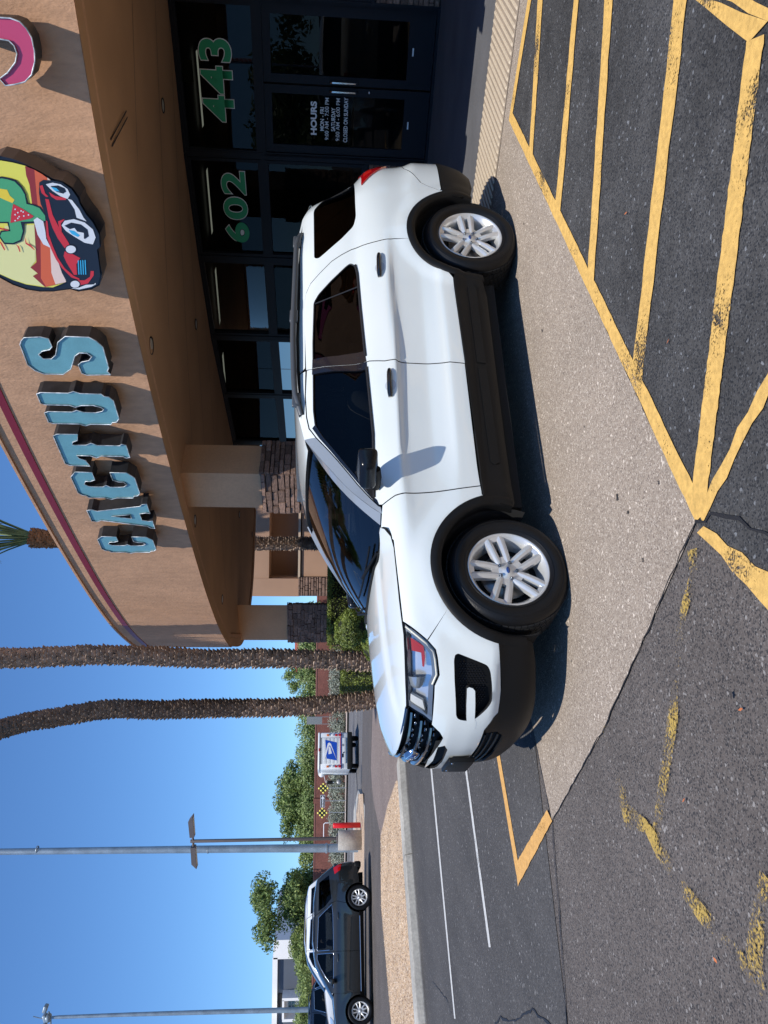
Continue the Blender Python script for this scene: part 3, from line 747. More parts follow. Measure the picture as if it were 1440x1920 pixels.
for word, fr, pc in (('443', facet(1), [(352, 66), (372, 130), (400, 175), (437, 226)]), ('602', facet(2), [(402, 320), (437, 400), (463, 455)])):
    s0, zz0 = s_on(fr, pc[0][0], pc[0][1]); s1, zz1 = s_on(fr, pc[-1][0], pc[-1][1])
    zt = s_on(fr, 374 if word == '443' else 415, 110 if word == '443' else 350)[1]; zb_ = s_on(fr, 434 if word == '443' else 461, 110 if word == '443' else 350)[1]
    h = zt - zb_
    me = text_mesh(word, 1.0, .0, .028, M_GREEN, 1, space=1.12); xs = [v.co.x for v in me.vertices]; ys = [v.co.y for v in me.vertices]
    W_ = abs(s1 - s0); sxx = W_ / (max(xs) - min(xs)); syy = h / (max(ys) - min(ys)); y0_ = min(ys)
    for nm, offv, mm, dd in (('window_number', .028, M_GREEN, .006), ('number_outline', .046, M_VWHT, .003)):
        me = text_mesh(word, 1.0, .0, offv, mm, 1, space=1.12)
        for v in me.vertices: v.co.x *= sxx; v.co.y = (v.co.y - y0_) * syy
        on_facet(fr, (s0 + s1) / 2, zb_, dd, me, nm, SHOP)
lines = [('HOURS', 588, (190, 253), .045, 1), ('MON - FRI', 604, (201, 245), .022, 1), ('9:00 AM - 7:00 PM', 613, (183, 262), .004, 1), ('SATURDAY', 625, (202, 246), .022, 1), ('9:00 AM - 6:00 PM', 634, (184, 264), .004, 1), ('CLOSED ON SUNDAY', 649, (183, 267), .022, 1)]
for tx, px, (ya, yb), of, _ in lines:
    sa, z_ = s_on(f1, px, ya); sb, _z = s_on(f1, px, yb)
    me = text_mesh(tx, .1, 0, of * .1, M_VWHT); xs = [v.co.x for v in me.vertices]; k_ = abs(sb - sa) / (max(xs) - min(xs))
    hh = .082 if tx == 'HOURS' else .058
    for v in me.vertices: v.co.x *= k_; v.co.y *= hh / .072
    on_facet(f1, (sa + sb) / 2, z_ - hh * .5, .008, me, 'lettering', doors[1])
# small notice on the transom light
mb = MB(); sa, za = s_on(f1, 338, 112); sb, zb_ = s_on(f1, 363, 155); fbox(mb, f1, min(sa, sb), max(sa, sb), min(za, zb_), max(za, zb_), -.03, -.02)
wbuild(mb, 'exit_notice', mat('faded_notice', (.12, .12, .06), rough=.8))

# dark room behind the glass, with ceiling tubes
rm = MB(); bk = [p + Vector((.762, .648)) * 7 for p in F]
vs = [(p.x, p.y, z) for z in (.03, ZH + .3) for p in bk]; n = len(bk)
rm.add(vs, [(i, i + 1, n + i + 1, n + i) for i in range(n - 1)]); wbuild(rm, 'back_wall', M_INT)
rm = MB(); ins = [p + Vector((.762, .648)) * .12 for p in F]
rm.add([(p.x, p.y, .03) for p in ins + bk[::-1]], [tuple(range(2 * n))]); wbuild(rm, 'shop_floor', M_INTF)
rm = MB(); rm.add([(p.x, p.y, ZH + .3) for p in ins + bk[::-1]], [tuple(range(2 * n))]); wbuild(rm, 'shop_ceiling', M_INT)
for i in (0, 6):
    rm = MB(); p, q = (ins[0], bk[0]) if i == 0 else (ins[-1], bk[-1]); rm.add([(*p, .03), (*q, .03), (*q, ZH + .3), (*p, ZH + .3)], [(0, 1, 2, 3)]); wbuild(rm, 'side_wall', M_INT)
for i, (s_, dd) in enumerate([(.3, 1.6), (1.6, 1.6), (3.2, 1.6), (5.4, 1.6), (7.5, 1.6), (.4, 3.4), (2.6, 3.4), (4.6, 3.4), (6.6, 3.4), (9.2, 1.6), (8.6, 3.4)]):
    ex = tW.xy; ey = Vector((.645, .764)); c = A0.xy + ex * (s_ - .8) + ey * dd
    tb = MB(); tb.add([(*(c - ex * .62 - ey * .1), ZH + .22), (*(c + ex * .62 - ey * .1), ZH + .22), (*(c + ex * .62 + ey * .1), ZH + .22), (*(c - ex * .62 + ey * .1), ZH + .22)], [(0, 1, 2, 3)])
    wbuild(tb, 'ceiling_light', M_TUBE)
# a counter inside
mb = MB(); cc = A0.xy + tW.xy * 3 + Vector((.645, .764)) * 3.5; mb.rbox((cc.x, cc.y, .55), (2.6, .7, 1.05), .02, M=Matrix.Rotation(math.atan2(tW.y, tW.x), 3, 'Z')); wbuild(mb, 'counter', mat('counter_wood', (.09, .05, .03), rough=.5))

# pillars: stucco shaft over a stone clad base
def pillar(c, l, r, zs, ztop, lab):
    """c near corner, l and r its neighbours (plan)"""
    c, l, r = Vector(c), Vector(l), Vector(r); d = l + r - c; ctr = (l + r) / 2
    mb = MB(); mb.prism([tuple(c), tuple(r), tuple(d), tuple(l)], zs - .02, ztop); sh = wbuild(mb, 'pillar', M_PIER)
    g = .035
    def grow(p): return p + (p - ctr).normalized() * g
    C_, R_, D_, L_ = grow(c), grow(r), grow(d), grow(l)
    mb = MB(); mb.prism([tuple(C_), tuple(R_), tuple(D_), tuple(L_)], 0, zs); core = wbuild(mb, 'stone_base', M_MORTAR, SHOP)
    for a, b in ((L_, C_), (C_, R_), (R_, D_), (D_, L_)):
        ex = (b - a).normalized(); ey = Vector((ex.y, -ex.x)); ey = ey if (a + ey * .1 - ctr).length > (a - ey * .1 - ctr).length else -ey
        stone_course(core, a - ex * .02, ex, ey, (b - a).length + .04, .02, zs + .02, ORG, rowh=.085, wmin=.12, wmax=.30)
zs1 = on_y(487, 890, .5 * (10.55) + 5.2).z
pillar((.517, 10.92), (.04, 11.41), (.952, 11.35), 2.41, 3.62, '')
pillar((-2.80, 18.55), (-3.17, 18.75), (-2.25, 18.25), on_y(540, 1175, 18.55).z, 3.62, '')

# recessed downlights in the soffit
def soffit_pt(px, py):
    d = ray(px, py); z = ZF0 + .07
    return CAM + d * ((z - CAMH) / d.z)
M_LENS = mat('downlight_lens', (.55, .5, .42), rough=.3)
for k_, (px, py, r_) in enumerate([(284, 648, .085), (368, 608, .07), (306, 198, .07), (366, 977, .08), (449, 965, .07), (417, 1124, .08), (473, 1002, .06)]):
    p = soffit_pt(px, py)
    # drop it onto the sloping soffit
    best = min(range(k), key=lambda i: (inner[i] - p.xy).length + 0); dd = (inner[best] - p.xy).length
    zz = ZF0 + .02 + (ZH - ZF0) * min(1, dd / 5.2) - .006
    p = on_z(px, py, zz)
    L_ = empty('recessed_light', p, 0, ['round recessed light in the soffit above the car\'s middle, nearest the fascia edge', 'small round recessed light in the soffit behind the one above the car\'s middle', 'round recessed light in the soffit in front of the shop doors', 'round recessed light in the soffit just left of the first pillar', 'small recessed light in the soffit deep behind the first pillar', 'recessed light in the soffit near the far rounded end of the canopy', 'faint recessed light far back in the soffit, left of the first pillar'][k_], 'light', 'recessed lights in the canopy soffit')
    a = MB(); a.lathe([(r_, .004), (r_ * 1.25, -.004), (r_ * 1.3, .006)], 24); a.build('trim_ring', M_FRAME, L_)
    a = MB(); a.lathe([(0, .0), (r_, .003)], 24); a.build('lens', M_LENS, L_)
p = soffit_pt(215, 240); pA, pB = soffit_pt(199, 268), soffit_pt(229, 213)
mb = MB(); d_ = (pB - pA).normalized(); nn = Vector((-d_.y, d_.x, 0)) * .03
for q_ in (-1, 1):
    c1 = pA + nn * q_; c2 = pB + nn * q_; e_ = nn * .28; zz = ZF0 + .022
    mb.add([(*(c1 - e_).xy, zz), (*(c1 + e_).xy, zz), (*(c2 + e_).xy, zz), (*(c2 - e_).xy, zz)], [(0, 1, 2, 3)])
wbuild(mb, 'soffit_vent', M_TAR)

# the wing further back, left of the first pillar
WING = empty('rear_wing', (-1, 27, 0), 0, 'tan stucco rear wing with a shaded recess and a stone foot, seen under the canopy', 'building')
WO = Vector((-1, 27, 0)); YW = 27.0
def wrect(name, pys, pxs, y0, y1, m, parent=WING, bevel=0):
    """block of the wing given by its outline in the photo at depth y0"""
    a = on_y(pxs[0], pys[0], y0); b = on_y(pxs[1], pys[1], y0); mb = MB()
    x0, x1 = sorted((a.x, b.x)); z0, z1 = sorted((a.z, b.z))
    mb.box(((x0 + x1) / 2, (y0 + y1) / 2, (z0 + z1) / 2), (x1 - x0, abs(y1 - y0), z1 - z0)); return wbuild(mb, name, m, parent, WO)
M_WING = mat('wing_stucco', (.43, .26, .165), rough=.92, var=.08, vs=.8, bump=.25, bs=50)
wrect('pier', (1117, 1085), (300, 562), 27, 30, M_WING)
wrect('upper_wall', (1085, 560), (300, 511), 27.02, 30, M_WING)
wrect('recessed_wall', (1084, 560), (509, 566), 28.6, 30, M_WING)
lw = wrect('lower_wall', (1084, 560), (565, 640), 27.02, 30, M_WING)
wrect('ledge', (1084, 560), (562.5, 565.5), 26.95, 28.6, mat('ledge_paint', (.55, .42, .30), rough=.8))
sb = wrect('stone_foot', (1117.5, 1082), (562, 640), 26.96, 30, M_MORTAR)
a = on_y(562, 1117.5, 26.95); b = on_y(640, 1082, 26.95); mb = MB(); z = 0.
while z < a.z - .02:
    h = random.uniform(.07, .13); x = a.x
    while x < b.x - .02:
        w_ = min(random.uniform(.15, .45), b.x - x); mb.rbox((x + w_ / 2, 26.94, z + h / 2), (w_ - .015, .06, h - .015), .012, seg=1); x += w_
    z += h
o = wbuild(mb, 'stone_facing', M_STONE, WING, WO); tag(o, kind='stuff')
jt = MB()
for pyj in (1020,):
    a = on_y(480, pyj, 26.99); jt.box((a.x, 27.0, 5), (.012, .05, 10))
wbuild(jt, 'wall_joint', M_TAR, WING, WO)
# ================================================================== THE WHITE SUV (car frame: x rearward from the front axle, y towards the camera side, z up)
PSI = 0.5028
CX = Vector((math.cos(PSI), math.sin(PSI), 0)); CN = Vector((math.sin(PSI), -math.cos(PSI), 0))
CO = Vector((-0.3295, 4.5088, 0)) - CN * 0.945
def car_to_world(p): return CO + CX * p[0] + CN * p[1] + Vector((0, 0, p[2]))
def car_ray(px, py):
    d = ray(px, py); o = CAM - CO
    return Vector((o.dot(CX), o.dot(CN), CAMH)), Vector((d.dot(CX), d.dot(CN), d.z))
def lerp(a, b, t): return a + (b - a) * t
def interp(tab, z):
    """smooth (monotone-ish cubic) interpolation of a table"""
    if z <= tab[0][0]: return tab[0][1]
    if z >= tab[-1][0]: return tab[-1][1]
    for i in range(1, len(tab)):
        if z <= tab[i][0]:
            x0, y0 = tab[i - 1]; x1, y1 = tab[i]; h = x1 - x0; t = (z - x0) / h
            s = (y1 - y0) / h
            def slope(j):
                if j <= 0 or j >= len(tab) - 1: return None
                a = (tab[j][1] - tab[j - 1][1]) / (tab[j][0] - tab[j - 1][0]); b = (tab[j + 1][1] - tab[j][1]) / (tab[j + 1][0] - tab[j][0])
                if a * b <= 0: return 0
                return 2 * a * b / (a + b)
            m0 = slope(i - 1); m1 = slope(i); m0 = s if m0 is None else m0; m1 = s if m1 is None else m1
            return ((2 * t ** 3 - 3 * t * t + 1) * y0 + (t ** 3 - 2 * t * t + t) * h * m0 + (-2 * t ** 3 + 3 * t * t) * y1 + (t ** 3 - t * t) * h * m1)
PLAN = [(-.945, 0), (-.938, .2), (-.92, .38), (-.88, .55), (-.815, .69), (-.72, .80), (-.59, .89), (-.44, .948), (-.25, .982), (0, .997), (.3, .996), (.8, .988), (1.5, .985), (2.2, .987), (2.6, .993), (2.87, .997), (3.15, .99), (3.4, .972), (3.6, .94), (3.76, .885), (3.89, .79), (3.98, .65), (4.04, .45), (4.07, .22), (4.075, 0)]
_pl = cr([Vector(p) for p in PLAN], 8)
_L = [0.0]
for i in range(1, len(_pl)): _L.append(_L[-1] + (_pl[i] - _pl[i - 1]).length)
_i0 = min(range(len(_pl)), key=lambda i: abs(_pl[i].x) + (9 if _pl[i].y < .9 else 0))
_L = [l - _L[_i0] for l in _L]
SF, SR = _L[0], _L[-1]              # s of the front and rear centre
import bisect
def plan(s):
    s = max(SF, min(SR, s)); i = min(len(_L) - 2, max(0, bisect.bisect_right(_L, s) - 1))
    t = (s - _L[i]) / (_L[i + 1] - _L[i]); p = _pl[i].lerp(_pl[i + 1], t)
    def tn(j): j = max(1, min(len(_pl) - 2, j)); return (_pl[j + 1] - _pl[j - 1]).normalized()
    d = tn(i).lerp(tn(i + 1), t).normalized(); n = Vector((-d.y, d.x))
    return p, n
ST = [
 (SF, [(.15, .20), (.22, .11), (.30, .06), (.38, .045), (.46, .03), (.54, .008), (.62, .0), (.72, .0), (.79, .015), (.86, .038), (.93, .068), (.985, .10), (1.01, .13), (1.04, .2)]),
 (-1.15, [(.15, .20), (.22, .11), (.30, .06), (.38, .045), (.46, .03), (.54, .008), (.62, .0), (.72, .0), (.79, .01), (.86, .03), (.93, .06), (.985, .10), (1.01, .13), (1.04, .2)]),
 (-.72, [(.15, .22), (.22, .13), (.28, .075), (.36, .05), (.45, .035), (.50, .003), (.6, .0), (.72, .0), (.82, .006), (.9, .03), (.96, .055), (1.0, .085), (1.03, .13), (1.06, .2)]),
 (-.40, [(.15, .2), (.22, .12), (.30, .06), (.42, .03), (.50, .003), (.6, .0), (.80, .0), (.9, .010), (.96, .026), (1.0, .05), (1.03, .085), (1.06, .14), (1.08, .2)]),
 (0, [(.15, .14), (.25, .08), (.33, .04), (.49, .003), (.6, .0), (.82, .0), (.9, .004), (.96, .014), (1.0, .03), (1.035, .058), (1.06, .09), (1.09, .15), (1.12, .22)]),
 (.42, [(.15, .15), (.27, .09), (.31, .05), (.36, .035), (.46, .018), (.50, .003), (.6, .004), (.64, .004), (.72, .010), (.85, .016), (.93, .013), (.985, .006), (1.02, .02), (1.07, .05), (1.11, .085), (1.14, .115), (1.18, .14), (1.3, .19), (1.4, .24), (1.5, .29), (1.58, .335), (1.64, .39)]),
 (.95, [(.15, .17), (.27, .11), (.31, .058), (.36, .038), (.46, .022), (.50, .003), (.595, .0), (.625, .0), (.66, .010), (.71, .022), (.8, .034), (.93, .032), (.975, .024), (.993, .004), (1.01, .008), (1.06, .028), (1.12, .055), (1.17, .085), (1.22, .115), (1.3, .145), (1.4, .19), (1.5, .245), (1.58, .30), (1.63, .345), (1.68, .41)]),
 (1.6, [(.15, .17), (.27, .11), (.31, .058), (.36, .038), (.46, .022), (.50, .003), (.595, .0), (.628, .0), (.66, .011), (.715, .025), (.8, .038), (.93, .036), (.985, .026), (1.000, .004), (1.02, .008), (1.08, .03), (1.14, .055), (1.19, .08), (1.24, .11), (1.3, .13), (1.4, .165), (1.5, .205), (1.58, .25), (1.63, .285), (1.68, .34), (1.73, .43)]),
 (2.35, [(.15, .17), (.27, .10), (.31, .055), (.36, .035), (.48, .02), (.51, .003), (.6, .0), (.645, .0), (.675, .009), (.72, .018), (.82, .027), (.95, .027), (1.01, .019), (1.026, .004), (1.05, .008), (1.11, .03), (1.17, .055), (1.22, .08), (1.27, .11), (1.33, .13), (1.4, .155), (1.5, .195), (1.58, .235), (1.63, .265), (1.68, .315), (1.74, .41)]),
 (2.87, [(.15, .14), (.3, .07), (.36, .035), (.5, .003), (.6, .0), (.88, .0), (.97, .004), (1.04, .010), (1.1, .022), (1.16, .042), (1.22, .068), (1.28, .098), (1.36, .125), (1.45, .16), (1.55, .205), (1.62, .245), (1.68, .30), (1.74, .40)]),
 (3.35, [(.15, .16), (.3, .08), (.36, .045), (.5, .006), (.58, .0), (.80, .0), (.9, .012), (1.04, .02), (1.1, .028), (1.16, .042), (1.22, .065), (1.28, .095), (1.36, .13), (1.45, .17), (1.55, .22), (1.62, .26), (1.68, .32), (1.74, .42)]),
 (3.85, [(.15, .2), (.3, .10), (.38, .05), (.52, .01), (.58, .0), (.78, .0), (.86, .03), (.95, .045), (1.04, .05), (1.16, .085), (1.22, .13), (1.28, .20), (1.4, .29), (1.55, .38), (1.66, .46), (1.74, .56)]),
 (4.35, [(.15, .2), (.3, .10), (.38, .05), (.52, .01), (.58, .0), (.76, .0), (.84, .05), (.95, .085), (1.04, .10), (1.16, .13), (1.28, .21), (1.4, .32), (1.55, .48), (1.66, .60), (1.74, .72)]),
 (SR, [(.15, .2), (.3, .10), (.38, .05), (.52, .01), (.58, .0), (.76, .0), (.84, .05), (.95, .085), (1.04, .10), (1.16, .13), (1.28, .22), (1.4, .34), (1.55, .50), (1.66, .62), (1.74, .74)])]
def sstep(t): t = min(1, max(0, t)); return t * t * (3 - 2 * t)
def inset(s, z):
    i = 0
    while i < len(ST) - 2 and s > ST[i + 1][0]: i += 1
    a, b = ST[i], ST[i + 1]; t = min(1, max(0, (s - a[0]) / (b[0] - a[0]))); t = t * t * (3 - 2 * t) * .5 + t * .5
    d = lerp(interp(a[1], z), interp(b[1], z), t)
    for wx, wz in ((0, .36), (2.85, .385)):            # soft flare round the wheel openings
        r = math.hypot(s - wx, z - wz); d -= .014 * (1 - sstep((r - .50) / .12)) * sstep((1.1 - z) / .2)
    return d
def body(s, z, off=0.0):
    p, n = plan(s); d = inset(s, z) - off; q = p - n * d
    return Vector((q.x, max(0, q.y) if (s < SF + .01 or s > SR - .01) else q.y, z))
def to_sz(px, py, guess=None, off=0.0):
    """where a photo point lies on the body surface"""
    o, d = car_ray(px, py)
    if guess is None:
        t = (.985 - o.y) / d.y; q = o + d * t; s, z = max(SF + .2, q.x), q.z
    else: s, z = guess
    for _ in range(40):
        P = body(s, z, off); t = (P - o).dot(d) / d.dot(d); E_ = P - (o + d * t)
        if E_.length < 1e-5: break
        h = 1e-3; Ps = (body(s + h, z, off) - P) / h; Pz = (body(s, z + h, off) - P) / h
        dn = d.normalized(); a = Ps - dn * Ps.dot(dn); b = Pz - dn * Pz.dot(dn)
        aa, ab, bb = a.dot(a), a.dot(b), b.dot(b); ra, rb = -E_.dot(a), -E_.dot(b); det = aa * bb - ab * ab
        if abs(det) < 1e-10: break
        ds = (ra * bb - rb * ab) / det; dz = (aa * rb - ab * ra) / det
        ds = max(-.12, min(.12, ds)); dz = max(-.08, min(.08, dz)); s += ds; z = max(.16, min(1.72, z + dz)); s = max(SF, min(SR, s))
    return (s, z)
def Q(L, k=1.0, ox=0, oy=0, **kw):
    out = []; g = None
    for x, y in L:
        g = to_sz(ox + x / k, oy + y / k, None, **kw); out.append(g)
    return out

def inside(poly, x, y):
    c = False
    for i in range(len(poly)):
        a, b = poly[i], poly[i - 1]
        if (a[1] > y) != (b[1] > y) and x < (b[0] - a[0]) * (y - a[1]) / (b[1] - a[1]) + a[0]: c = not c
    return c
def resample(poly, step, closed=True):
    out = []; n = len(poly)
    for i in range(n if closed else n - 1):
        a, b = Vector(poly[i]), Vector(poly[(i + 1) % n]); k = max(1, round((b - a).length / step))
        for j in range(k): out.append(a.lerp(b, j / k))
    return out
def rounded(poly, r, n=4):
    """round the corners of a polygon"""
    out = []; N = len(poly); P = [Vector(p) for p in poly]
    for i in range(N):
        a, b, c = P[i - 1], P[i], P[(i + 1) % N]; u, v = (a - b), (c - b); k = min(r, u.length * .45, v.length * .45)
        p, q = b + u.normalized() * k, b + v.normalized() * k
        for j in range(n + 1):
            t = j / n; out.append(p * (1 - t) ** 2 + b * 2 * t * (1 - t) + q * t * t)
    return out
def patch(outer, holes, f, step=.03, skirt=.014, mirror_y=False, nrm=None, sharp=True):
    """polygon (with holes) in surface coordinates -> mesh data on the surface f(u, v), with a turned-in rim"""
    loops = [resample(outer, step)] + [resample(h, step) for h in holes]
    vs = []; es = []; idx = []
    for L in loops:
        n0 = len(vs); vs += [Vector((p[0], p[1])) for p in L]; idx.append((n0, len(L)))
        es += [(n0 + i, n0 + (i + 1) % len(L)) for i in range(len(L))]
    xs = [v.x for v in vs]; ys = [v.y for v in vs]; bnd = vs[:]
    cell = {}
    for b in bnd: cell.setdefault((int(b.x // step), int(b.y // step)), []).append(b)
    def near(p):
        i, j = int(p[0] // step), int(p[1] // step)
        for a in (-1, 0, 1):
            for b in (-1, 0, 1):
                for q in cell.get((i + a, j + b), ()):
                    if (q - p).length < step * .55: return True
        return False
    nx = int((max(xs) - min(xs)) / step) + 1; ny = int((max(ys) - min(ys)) / step) + 1
    for i in range(nx + 1):
        for j in range(ny + 1):
            p = Vector((min(xs) + i * step, min(ys) + j * step))
            if inside(loops[0], p.x, p.y) and not any(inside(h, p.x, p.y) for h in loops[1:]) and not near(p): vs.append(p)
    r = delaunay_2d_cdt(vs, es, [], 0, 1e-6)
    V, Fc = r[0], r[2]; fs = []
    for t in Fc:
        c = sum((V[i] for i in t), Vector((0, 0))) / len(t)
        a_, b_, c_3 = (V[i] for i in t[:3]); le = max((a_ - b_).length, (b_ - c_3).length, (c_3 - a_).length)
        if abs((b_ - a_).cross(c_3 - a_)) / max(le, 1e-9) < step * .04: continue          # no slivers
        if inside(loops[0], c.x, c.y) and not any(inside(h, c.x, c.y) for h in loops[1:]): fs.append(list(t))
    P3 = [f(v.x, v.y) for v in V]
    ss = 1
    if mirror_y: P3 = [Vector((p.x, -p.y, p.z)) for p in P3]
    return P3, fs
def finish(name, P3, fs, m, parent, skirt=.014, out_hint=None, weld=False, flat=False):
    bm = bmesh.new(); vv = [bm.verts.new(p) for p in P3]
    for t in fs:
        try: bm.faces.new([vv[i] for i in t])
        except ValueError: pass
    loose = [v for v in bm.verts if not v.link_faces]; bmesh.ops.delete(bm, geom=loose, context='VERTS')
    if weld: bmesh.ops.remove_doubles(bm, verts=bm.verts[:], dist=.002)
    bmesh.ops.recalc_face_normals(bm, faces=bm.faces[:])
    if out_hint:
        tot = sum(f.calc_area() * (1 if f.normal.dot(f.calc_center_median() - Vector(out_hint)) > 0 else -1) for f in bm.faces)
        if tot < 0: bmesh.ops.reverse_faces(bm, faces=bm.faces[:])
    bm.normal_update()
    for f in bm.faces: f.smooth = not flat
    if skirt:
        bnd = [e for e in bm.edges if len(e.link_faces) == 1]; nv = {}
        for e in bnd:
            for v in e.verts:
                if v not in nv: nv[v] = bm.verts.new(v.co - v.normal * skirt)
        for e in bnd:
            a, b = e.verts; f = e.link_faces[0]; ls = [l for l in f.loops if l.edge == e][0]
            a, b = ls.vert, ls.link_loop_next.vert
            try: g = bm.faces.new((b, a, nv[a], nv[b])); g.smooth = False; g.material_index = 1 if m is M_WHITE else 0
            except ValueError: pass
            e.smooth = False
    me = bpy.data.meshes.new(name); bm.to_mesh(me); bm.free()
    ms = m if isinstance(m, (list, tuple)) else ([m, M_GAP] if m is M_WHITE else [m])
    for q in ms: me.materials.append(q)
    return link(name, me, parent)

M_WHITE = mat('white_car_paint', (.76, .80, .765), rough=.32, coat=1., spec=.5, var=.012, vs=2)
M_BLK = mat('black_grained_plastic', (.0075, .0075, .0075), rough=.5, var=.12, vs=3, bump=.08, bs=400, spec=.22)
M_GBLK = mat('gloss_black_plastic', (.008, .009, .012), rough=.12, coat=.6)
M_GAP = mat('wheel_house_black', (.006, .006, .006), rough=.95)
M_CGLASS = glass('car_glass', (.16, .175, .18), refl=.45, ior=1.5)
M_TINT = glass('privacy_glass', (.03, .031, .033), refl=.5, ior=1.5)
M_WIND = glass('windscreen_glass', (.22, .27, .28), ior=1.85)
M_CHROME = mat('chrome', (.75, .76, .78), rough=.08, metal=1)
M_DCHROME = mat('dark_chrome', (.20, .22, .25), rough=.12, metal=1)
M_ALLOY = mat('painted_alloy', (.66, .66, .64), rough=.30, metal=.45, coat=.6)
M_ALLOYD = mat('alloy_recess', (.09, .09, .09), rough=.5, metal=.5)
M_TYRE = mat('tyre_rubber', (.006, .006, .0065), rough=.42, var=.15, vs=6, bump=.1, bs=120, spec=.28)
M_TREAD = mat('tyre_tread', (.009, .009, .009), rough=.8)
M_DISC = mat('brake_disc', (.25, .24, .23), rough=.35, metal=.9)
M_LENSC = glass('clear_lens', (.92, .93, .93), refl=.8, ior=1.3)
M_LAMP = mat('lamp_reflector', (.86, .87, .88), rough=.22, metal=.7)
M_AMBER = mat('amber_reflector', (.42, .03, .02), rough=.2, coat=1)
M_REDL = mat('red_lamp', (.50, .004, .006), rough=.08, coat=1, emis=(.6, .0, .0), estr=.0)
M_RUBBER = mat('seal_rubber', (.015, .015, .016), rough=.5)
M_RAIL = mat('roof_rail_grey', (.09, .098, .105), rough=.4, metal=.3)
M_SEAT = mat('seat_fabric', (.16, .15, .14), rough=.9, var=.1, vs=8)
M_DASH = mat('dash_plastic', (.02, .02, .022), rough=.6)

SUV = empty('parked_suv', CO, math.atan2(CX.y, CX.x), 'large white SUV with black cladding parked on the tan slab in front of the shop', 'SUV')
# the car frame is left-handed seen from above (y towards the camera): mirror through the parent
FLIP = Vector((1, -1, 1))          # car y -> local -y
def carlink(o): return o
def cfin(name, P3, fs, m, parent=SUV, **k):
    return finish(name, [Vector((p.x, -p.y, p.z)) for p in P3], fs, m, parent, out_hint=(1.5, 0, .8), **k)
def side(name, outer, m, holes=(), off=0., step=.03, skirt=.014, f=None, both=True, parent=SUV, names=None, **k):
    fn = f or (lambda u, v: body(u, v, off)); res = []
    P3, fs = patch(outer, list(holes), fn, step)
    res.append(cfin(name, P3, fs, m, parent, skirt=skirt, **k))
    if both: res.append(cfin(name, [Vector((p.x, -p.y, p.z)) for p in P3], fs, m, parent, skirt=skirt, **k))
    return res
def wrap(name, outer, m, holes=(), off=0., step=.03, skirt=.014, both_halves=True, **k):
    """part that runs across the car's centre line: both halves welded"""
    P3, fs = patch(outer, list(holes), lambda u, v: body(u, v, off), step); n = len(P3)
    P = P3 + [Vector((p.x, -p.y, p.z)) for p in P3]; F_ = fs + [[i + n for i in t[::-1]] for t in fs]
    return cfin(name, P, F_, m, SUV, skirt=skirt, weld=True, **k)

# --- outlines on the body surface, (s, z)
GAP = .004
WZ, RO, RI = .36, .485, .415
def arc(cx_, cz_, r, a0, a1, n=26, kz=1.0): return [(cx_ + r * math.cos(math.radians(a0 + (a1 - a0) * i / n)), cz_ + kz * r * math.sin(math.radians(a0 + (a1 - a0) * i / n))) for i in range(n + 1)]
FA, RA = (0.0, .365), (2.835, .395)
farch = arc(*FA, .487, 14.5, 165.5); rarch = arc(*RA, .487, 16, 157)      # going from rear side to front side
farch_i = arc(*FA, .425, -16, 190); rarch_i = arc(*RA, .425, -18, 190)
HL = Q([(522, 303), (725, 455), (790, 530), (806, 600), (822, 745), (780, 835), (771, 1000), (765, 1160), (700, 1105), (552, 1008), (545, 800), (535, 500)], 4.5, 640, 1100)
hood_seam = Q([(714.4, 993), (726, 1002), (737.5, 1013.5), (745, 1080), (754.7, 1164)]) + [HL[0]]
hood_seam_top = hood_seam[:]
doorF = [(.452, 1.12), (.487, 1.04), (.497, .9), (.507, .80), (.53, .62), (.546, .505)]
bc = [(1.600, 1.185), (1.566, 1.08), (1.558, .95), (1.556, .8), (1.552, .7), (1.548, .63), (1.54, .525)]
# bumper / fender joint and cladding top line
bj0 = to_sz(835.7, 1140.6); bj1 = to_sz(800.6, 1200.8)
clT_f = Q([(913, 1195), (915, 1280), (915, 1328)], 1.0) if False else Q([(915, 1085), (915, 1200), (916, 1300), (915, 1440), (895, 1490)], 3.2727, 660, 880)
print('HL', [(round(a, 2), round(b, 2)) for a, b in HL]); print('cl', [(round(a, 2), round(b, 2)) for a, b in clT_f], 'SF', SF, SR)
fen_arch = [p for p in farch]                       # rear (x=.47) to front (-.47)
i_j = min(range(len(farch)), key=lambda i: math.hypot(farch[i][0] - bj0[0], farch[i][1] - bj0[1]))
# fender
fender = [hood_seam[0], (.452, 1.118)] + doorF[1:] [:-1] + [(.545, .505), farch[0]] + farch[1:i_j + 1] + [(bj1[0] + .0, bj1[1])] + [HL[1], HL[0]] + hood_seam[1:-1][::-1]
g = lambda P, dx=0, dz=0: [(a + dx, b + dz) for a, b in P]
side('fender', [(hood_seam[0][0], hood_seam[0][1])] + [(.448, 1.118)] + [(a - GAP, b) for a, b in doorF[1:]] + [(farch[0][0] + .004, .503)] + farch[:i_j + 1] + [(bj1[0] + .003, bj1[1])] + [(HL[1][0] + .008, HL[1][1] + .002), (HL[0][0] + .008, HL[0][1])] + [(a, b - .003) for a, b in hood_seam[1:-1][::-1]], M_WHITE)
